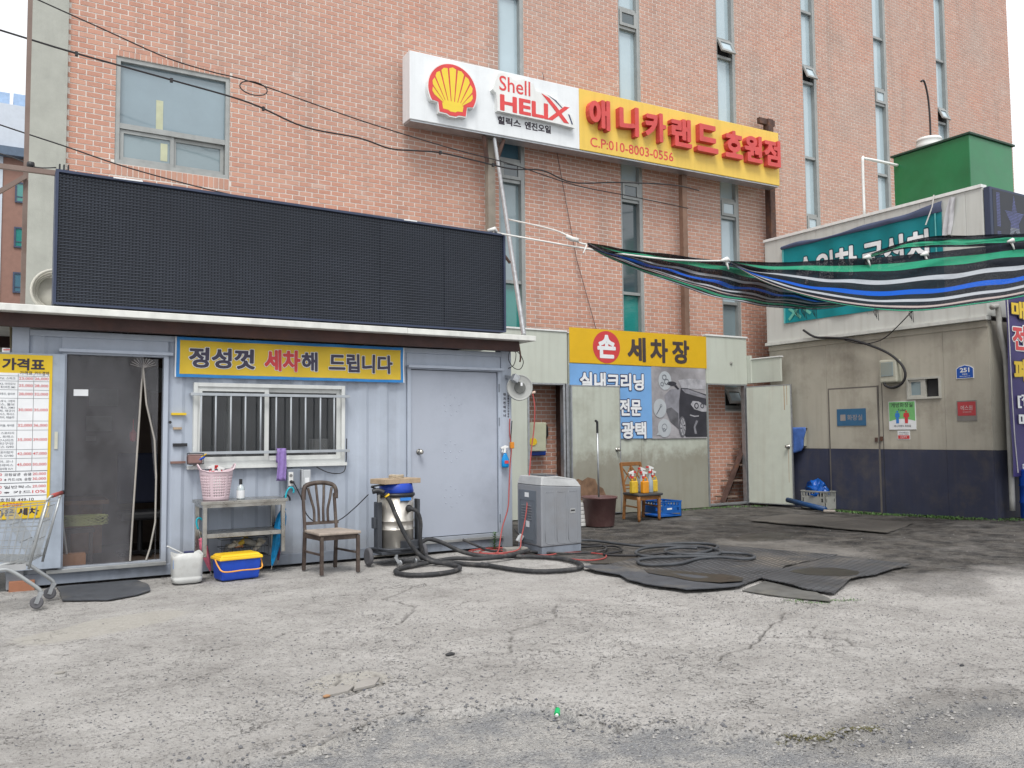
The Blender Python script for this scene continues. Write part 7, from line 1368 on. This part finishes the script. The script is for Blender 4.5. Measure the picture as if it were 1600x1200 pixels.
# ================================================================ SHADE NET AND ROPES
def resample(pts, n_): 
    p = smooth_path(pts, 8); L_ = [0]
    for a, b in zip(p, p[1:]): L_.append(L_[-1]+(b-a).length)
    o_ = []
    for k in range(n_):
        s_ = L_[-1]*k/(n_-1); i = max(i for i in range(len(L_)) if L_[i] <= s_+1e-9); i = min(i, len(p)-2); t_ = (s_-L_[i])/max(1e-9, L_[i+1]-L_[i]); o_.append(p[i].lerp(p[i+1], min(1, t_)))
    return o_
def net_mat(name, stripes, width):
    m = bpy.data.materials.new(name); m.use_nodes = True; n_ = m.node_tree; b_ = n_.nodes['Principled BSDF']; uv = n_.nodes.new('ShaderNodeUVMap'); sp = n_.nodes.new('ShaderNodeSeparateXYZ'); n_.links.new(uv.outputs[0], sp.inputs[0])
    g_ = n_.nodes.new('ShaderNodeNewGeometry'); nz_ = n_.nodes.new('ShaderNodeTexNoise'); nz_.inputs['Scale'].default_value = 3; nz_.inputs['Detail'].default_value = 6; mp = n_.nodes.new('ShaderNodeMapping'); mp.inputs['Scale'].default_value = (1,1,5); n_.links.new(g_.outputs['Position'], mp.inputs['Vector']); n_.links.new(mp.outputs[0], nz_.inputs['Vector'])
    r = n_.nodes.new('ShaderNodeValToRGB'); r.color_ramp.interpolation = 'CONSTANT'; blk = (.006,.008,.013,1); r.color_ramp.elements[0].color = blk; r.color_ramp.elements[0].position = 0
    cols_ = {'g': (.02,.21,.12,1), 'w': (.30,.32,.35,1), 'b': (.004,.07,.38,1), 'p': (.30,.25,.24,1), 'G': (.01,.12,.08,1)}; els = []
    for a, b, c_ in stripes: els += [(a, cols_[c_]), (b, blk)]
    for k, (p_, c_) in enumerate(els):
        e = r.color_ramp.elements.new(p_) if not (k == len(els)-1 and 0) else r.color_ramp.elements[-1]; e.color = c_
    r.color_ramp.elements[-1].color = blk
    n_.links.new(sp.outputs[1], r.inputs[0]); mx_ = n_.nodes.new('ShaderNodeMix'); mx_.data_type = 'RGBA'; mr_ = n_.nodes.new('ShaderNodeMapRange'); mr_.inputs[1].default_value = .5; mr_.inputs[2].default_value = .75; mr_.inputs[4].default_value = .22; n_.links.new(nz_.outputs['Fac'], mr_.inputs[0]); n_.links.new(mr_.outputs[0], mx_.inputs['Factor']); n_.links.new(r.outputs[0], mx_.inputs['A']); mx_.inputs['B'].default_value = (.05,.053,.06,1); n_.links.new(mx_.outputs['Result'], b_.inputs['Base Color']); b_.inputs['Roughness'].default_value = .85; b_.inputs['Specular IOR Level'].default_value = .15
    wv_ = n_.nodes.new('ShaderNodeTexNoise'); wv_.inputs['Scale'].default_value = 160; wv_.inputs['Detail'].default_value = 3; n_.links.new(g_.outputs['Position'], wv_.inputs['Vector']); bp = n_.nodes.new('ShaderNodeBump'); bp.inputs['Strength'].default_value = .35; bp.inputs['Distance'].default_value = .01; n_.links.new(wv_.outputs['Fac'], bp.inputs['Height']); n_.links.new(bp.outputs[0], b_.inputs['Normal'])
    ar = n_.nodes.new('ShaderNodeMapRange'); ar.inputs[1].default_value = .58; ar.inputs[2].default_value = .64; ar.inputs[3].default_value = 1; ar.inputs[4].default_value = .55; n_.links.new(wv_.outputs['Fac'], ar.inputs[0]); n_.links.new(ar.outputs[0], b_.inputs['Alpha']); return m
def net(parent, top, bot, m_, name, belly=.25, nu=90, nv=40, sag_x=.0):
    T_, B_ = resample(top, nu), resample(bot, nu); rows = []
    for j in range(nv):
        v_ = j/(nv-1); row = []
        for i in range(nu):
            u = i/(nu-1); p = T_[i].lerp(B_[i], v_); L_ = (T_[i]-B_[i]).length; out_ = Vector((.5,.85,0))
            p = p+out_*(belly*L_*math.sin(pi*v_))+Vector((0,0,.012*math.sin(u*40+v_*6)*math.sin(pi*v_)))+Vector((-.5,-.85,0))*(.026*math.sin(v_*22+u*9+2*math.sin(u*13))+.02*math.sin(u*31+v_*5)+.012*math.sin(u*67+v_*17)*math.sin(pi*v_)); row.append(tuple(p))
        rows.append(row)
    mb = MB().grid(rows); o = mb.build(name, m_, parent, smooth=True); uvl = o.data.uv_layers.new(name='UVMap')
    k = np.zeros(len(o.data.loops), int); o.data.loops.foreach_get('vertex_index', k); uvl.data.foreach_set('uv', np.stack([(k % nu)/(nu-1), (k//nu)/(nv-1)], -1).ravel()); return o
sn = thing('shade_net', 'sagging black shade net with green white and blue stripes above the yard', 'shade net', (9.5, 7.8, 3.5))
bt = [(6.45,8.81,3.97),(6.98,8.72,3.93),(7.58,8.6,3.90),(8.54,8.49,3.87),(9.36,8.47,3.8),(10.4,8.32,3.59),(10.98,8.22,3.49)]
bbm = [(6.47,8.80,3.93),(6.82,8.72,3.76),(7.52,8.54,3.54),(8.25,8.35,3.34),(9.14,8.28,3.27),(10.08,8.18,3.28),(10.89,8.15,3.42)]
net(sn, bt, bbm, net_mat('net_back', [(.10,.22,'g'),(.36,.42,'w'),(.52,.60,'b'),(.68,.73,'w'),(.79,.82,'p'),(.87,.92,'g'),(.95,.98,'w')], 1), 'back_sheet', .15)
ft_ = [(8.54,8.45,3.875),(9.21,8.32,3.90),(9.98,8.08,3.96),(10.86,7.89,4.05),(11.51,7.61,4.12),(12.17,7.33,4.21),(13.18,6.94,4.34),(14.22,6.54,4.48),(15.3,6.1,4.65)]
fb_ = [(8.57,8.36,3.82),(8.75,7.92,3.5),(9.26,7.51,3.27),(9.84,7.17,3.14),(10.34,6.87,3.11),(10.94,6.62,3.17),(11.87,6.29,3.33),(12.93,5.98,3.58),(14.0,5.6,3.85)]
net(sn, ft_, fb_, net_mat('net_front', [(.12,.25,'g'),(.40,.48,'w'),(.62,.70,'b'),(.79,.84,'w'),(.91,.94,'p'),(.975,.99,'g')], 1), 'front_sheet', .12, 110, 44)
net(sn, [(11.12,8.08,4.17),(11.54,7.94,4.33),(12.04,7.74,4.46),(12.71,7.45,4.50),(13.48,7.1,4.55),(14.54,6.69,4.65),(15.6,6.3,4.8)], [(10.97,7.95,4.08),(11.36,7.82,4.20),(11.76,7.57,4.24),(12.43,7.29,4.27),(13.18,6.94,4.34),(14.22,6.54,4.46),(15.3,6.15,4.62)], net_mat('net_flap', [(.35,.8,'g')], 1), 'folded_flap', .05, 60, 14)
kn = MB()
for c_ in ((10.75,7.86,4.03),(11.6,7.52,4.10),(12.9,6.98,4.33),(8.5,8.42,3.87)):
    c_ = Vector(c_); kn.tube([c_+Vector((-.10,0,-.01)), c_+Vector((0,-.02,.02)), c_+Vector((.08,0,0))], [.014,.035,.014], 7); kn.tube([c_, c_+Vector((.02,-.03,-.12))], [.02,.01], 6)
kn.build('rope_knot', rope_m, sn, smooth=True)
mb = MB()
for x_, y_, z_ in ((9.9,7.15,3.14),(10.35,6.95,3.12),(9.6,8.2,3.28),(9.75,8.2,3.28),(9.95,8.18,3.29)):
    for k in range(4): mb.tube([(x_+.02*k,y_,z_+.01),(x_+.03*k-.03,y_,z_-.04),(x_+.02*k+.02*math.sin(k*3),y_,z_-.09-.02*k)], .004, 4)
mb.build('frayed_edge', cable_m, sn)
tag(MB().tube(smooth_path([(6.90,11.5,4.93),(6.6,9.75,4.35),(6.45,9.0,4.02),(6.45,8.81,3.95)]), .013, 6).tube([(6.3,9.05,4.09),(6.36,9.0,4.05),(6.42,8.95,4.03)], .03, 6).tube(smooth_path([(6.45,8.81,3.95),(6.40,8.78,3.88),(6.37,8.78,3.82)]), .01, 5).build('tie_rope', rope_m, None, smooth=True), 'upper white rope tying the net corner to the diagonal stay', 'rope')
tag(MB().tube(smooth_path([(5.75,9.98,4.27),(6.2,9.3,4.05),(6.6,8.95,3.93),(7.3,8.6,3.83),(7.9,8.5,3.83),(8.5,8.42,3.87)]), .012, 6).tube([(5.65,9.96,4.27),(5.72,9.9,4.30),(5.80,9.97,4.26)], .03, 6).build('tie_rope', rope_m, None, smooth=True), 'lower white rope tied at the screen corner and running to the net edge', 'rope')

# overhead cables
def cable(pts, r_, label, y=12.5):
    return tag(MB().tube(smooth_path([(x_, y_, z_) for x_, y_, z_ in pts]), r_, 6).build('overhead_cable', cable_m, None, smooth=True), label, 'cable')
Yc = 12.5
c1 = MB(); P1 = [(-2.5,Yc,7.05),(-.046,Yc,6.742),(.818,Yc,6.637),(2.021,Yc,6.525),(3.081,Yc,6.413),(3.911,Yc,6.20),(4.777,Yc,6.18),(5.3,Yc,6.10),(5.761,Yc,6.14),(6.2,Yc,6.18),(6.884,Yc,6.15),(7.577,Yc,6.12),(8.2,Yc,6.19),(8.858,Yc,6.071),(9.881,Yc,6.221),(11.22,Yc,6.37),(12.4,13.0,6.55)]
c1.tube(smooth_path(P1), .0125, 6)
for x_, z_ in ((.83,6.63),(2.02,6.52),(3.3,6.36),(6.2,6.18),(7.2,6.13)): c1.box(x_-.018, Yc-.02, z_-.028, x_+.018, Yc+.02, z_+.028)
tag(c1.build('overhead_cable', cable_m, None, smooth=False), 'thick clipped overhead cable sagging across the front of the brick wall', 'cable')
c2 = MB().tube(smooth_path([(-1.5,Yc,7.75),(.373,Yc,7.247),(1.134,Yc,7.045),(1.949,Yc,6.83),(2.553,Yc,6.759),(3.189,Yc,6.72),(4.777,Yc,6.47),(6.341,Yc,6.29),(7.578,Yc,6.20),(8.9,Yc,6.03),(10.2,Yc,6.0),(12.0,12.9,6.10)]), .009, 6)
c2.tube([(3.15+.2*math.cos(t), Yc-.02, 6.63+.10*math.sin(t)) for t in np.linspace(0,2*pi,18)[:-1]], .009, 5, closed=True)
tag(c2.build('overhead_cable', cable_m, None), 'upper overhead cable with a small loop right of the big window', 'cable')
cable([(-2.0,Yc,5.95),(-.018,Yc,5.514),(.707,Yc,5.363),(1.483,Yc,5.194),(2.574,Yc,5.039),(3.6,Yc,4.95)], .009, 'low thin overhead cable passing just above the display screen')
cable([(-1.5,11,4.95),(.0,10.8,4.65),(.30,10.5,4.47),(.50,10.1,4.38)], .007, 'thin overhead cable ending at the left corner of the display screen')
tag(MB().lathe([(0,-.04),(.035,-.03),(.04,0),(.035,.03),(0,.04)], (.28,10.52,4.49), 12).build('cable_insulator', black_pl, None, smooth=True), 'small round black insulator on the cable left of the screen', 'insulator')
tag(MB().tube([(9.05,13.74,8.6),(9.4,13.74,6.9),(9.8,13.74,5.0),(10.3,13.74,3.5)], .008, 5).build('wall_wire', pm('wall_wire', (.16,.10,.09), .8), None), 'thin dark wire running down the brick wall behind the billboard', 'cable')

# ================================================================ BACKGROUND LEFT
ap = thing('apartment_building', 'distant white and brown apartment building at the far left', 'building', (-25, 62, 0))
aw = pm('apartment_white', (.52,.57,.64), .8, var=.05, bump=0); ab = pm('apartment_brown', (.26,.15,.12), .8, var=.08, bump=0)
FA = front(45)
mb = MB(); mb.box(-14, 45.0, 0, .10, 60, 14.45); mb.box(-14, 44.9, 14.85, 3.0, 60, 16.9); mb.build('white_wall', aw, ap)
MB().box(.102, 45.05, 0, 6, 60, 14.45).build('brown_wall', ab, ap)
MB().box(-14.2, 44.6, 14.452, 6.2, 60, 14.85).build('cornice', pm('cornice_blue', (.10,.14,.20), .7), ap)
mb = MB(); mb.box(-.25, 46, 16.9, .30, 50, 17.8); mb.box(.45, 46.2, 16.9, 1.6, 50, 17.9); mb.build('roof_box', pm('pale_blue_panel', (.30,.42,.60), .5), ap)
for k in range(6):
    for x_ in (.60, 2.2):
        zc_ = 13.35-k*2.09; wf = ring(MB(), FA, x_, x_+1.0, zc_-.95, zc_, .07, -.1, .02).build('window', pm('far_frame', (.05,.07,.12), .5, bump=0), ap); MB().fbox(FA, x_+.07, x_+.93, zc_-.88, zc_-.07, -.04, -.02).build('pane', gl_teal if k != 2 else gl_blue, wf); MB().fbox(FA, x_+.07, x_+.93, zc_-.70, zc_-.66, -.02, .0).build('rail', MATS['far_frame'], wf)
for k in range(6):
    for x_ in (-3.2, -6.2, -9.2):
        zc_ = 13.3-k*2.09; wf = ring(MB(), FA, x_, x_+1.5, zc_-1.0, zc_, .07, .0, .05).build('window', MATS['far_frame'], ap); MB().fbox(FA, x_+.07, x_+1.43, zc_-.93, zc_-.07, .002, .012).build('pane', gl_mid, wf)
nw_ = thing('rear_shed', 'dull beige shed seen in the gap left of the container', 'shed', (-1.5, 16, 0))
MB().box(-8, 16.05, 0, .27, 20, 3.6).build('wall', pm('dull_beige', (.20,.20,.16), .8, var=.1), nw_); MB().box(-8, 15.9, 3.12, .28, 16.04, 3.17).build('band', pm('dark_band', (.04,.03,.05), .7), nw_)
t = MB().box(.09, 15.95, 2.90, .62, 16.0, 3.11).build('white_plate', white_pr, None); tag(t, 'white plate with red lettering in the gap left of the container', 'sign')
tx = MB(); put_text(tx, '의', front(15.94), .165, 3.0, .12, .16, .002, .0); tx.build('lettering', red_pr, t)
tag(MB().tube(smooth_path([(-.6,13,3.3),(-.1,12.5,3.16),(.08,12,3.02),(.14,11.2,2.85),(.15,10.6,2.5)]), .02, 6).build('yellowed_cable', pm('yellowed_cable_m', (.34,.29,.18), .6), None, smooth=True), 'yellowed pipe curving down in the gap left of the container', 'pipe')

# ================================================================ PLANTS AND LITTER
def tufts(name, label, pts, n_, h_, mat_, spread=.08, cat='grass', wid=.004):
    mb = MB(); XY = []
    for _ in range(n_):
        k = random.randrange(len(pts)-1); t_ = random.random(); XY.append((pts[k][0]+(pts[k+1][0]-pts[k][0])*t_+random.gauss(0, spread), pts[k][1]+(pts[k+1][1]-pts[k][1])*t_+random.gauss(0, spread)))
    zs_ = gh(np.array([q[0] for q in XY]), np.array([q[1] for q in XY]))
    for (x_, y_), z_ in zip(XY, zs_):
        a_ = random.random()*2*pi; L_ = h_*random.uniform(.4, 1.1); leaf(mb, (x_, y_, float(z_)-.004), (math.cos(a_)*.6, math.sin(a_)*.6, 1), L_, wid*random.uniform(.6,1.5), .5)
    o = mb.build(name, mat_, None); o['kind'] = 'stuff'; o['label'] = label; o['category'] = cat; return o
tufts('grass_strip', 'green weeds growing along the foot of the shed wall', [(14.2,11.3),(14.1,10.3),(14.15,9.3),(14.0,8.6),(14.7,7.6)], 1500, .10, lm, .09, wid=.007)
tufts('weeds', 'low green weeds at the foot of the partition wall', [(11.2,13.1),(12.6,13.15),(13.3,13.1),(14.0,12.9)], 500, .07, lm, .07, wid=.007)
tufts('grass_tuft', 'sparse green grass by the front corner of the rubber mats', [(6.25,5.55),(6.42,5.31),(6.61,5.32),(6.85,5.22)], 320, .04, lm, .035, wid=.0025)
mm = island_mat('moss_brown', (.05,.055,.02), (.16,.14,.06), .9)
tufts('moss', 'brown green moss in the crack at the edge of the concrete', [(3.42,3.14),(3.55,3.04),(3.57,2.98),(3.72,3.0),(3.88,2.97),(3.95,2.93)], 1500, .022, mm, .02, 'moss', wid=.003)
tufts('leaf_weeds', 'small weeds beside the blue crate', [(10.95,12.7),(11.3,12.9)], 150, .07, lm, .05, wid=.008)
t = thing('green_can', 'small crushed green can lying in the crack of the concrete', 'can', (2.70,4.0,-.02)); MB().cyl((2.675,3.99,-.005),(2.70,4.02,.012),.017,.014,10).build('body', pm('bright_green', (.0,.34,.10), .3, bump=0), t, bevel=.002); MB().cyl((2.668,3.982,-.01),(2.675,3.99,-.005),.009,n=8).build('cap', white_paint, t)
for x_, y_, s_, lb, m_ in ((2.77,5.46,.03,'black scrap of rubber in the middle of the yard',black_rub),(5.46,3.39,.018,'tiny dark shard at the right front of the yard',black_rub),(.41,6.45,.026,'pale stone at the left front of the yard',MATS['block_grey']),(1.72,5.0,.02,'orange chip beside the broken concrete patch',pm('orange_chip', (.30,.17,.09), .8))):
    z_ = float(gh(np.array([x_]), np.array([y_]))[0]); mb = MB(); mb.lathe([(0,-s_*.4),(s_,-s_*.2),(s_*1.1,s_*.2),(s_*.4,s_*.5),(0,s_*.55)], (x_,y_,z_+s_*.2), 7, sy=.6, sx=1.2); tag(mb.build('debris', m_, None, bevel=.003), lb, 'debris')
def slab(pts, z, th, m_, lb):
    P_ = plane((0,0,0),(1,0,0),(0,1,0),(0,0,1)); tag(MB().prism(pts, P_, z-th, z).build('concrete_flake', m_, None, bevel=.004), lb, 'flake')
fl = pm('flake_concrete', (.27,.257,.24), .9, var=.12, bump=.4, dirt_amt=.3)
slab([(1.70,5.0),(1.86,5.02),(1.93,5.1),(1.86,5.16),(1.75,5.12)], .002, .02, fl, 'left broken flake of concrete in the yard'); slab([(1.90,5.03),(2.05,5.06),(2.14,5.2),(2.02,5.2),(1.95,5.13)], .003, .02, fl, 'right broken flake of concrete in the yard')
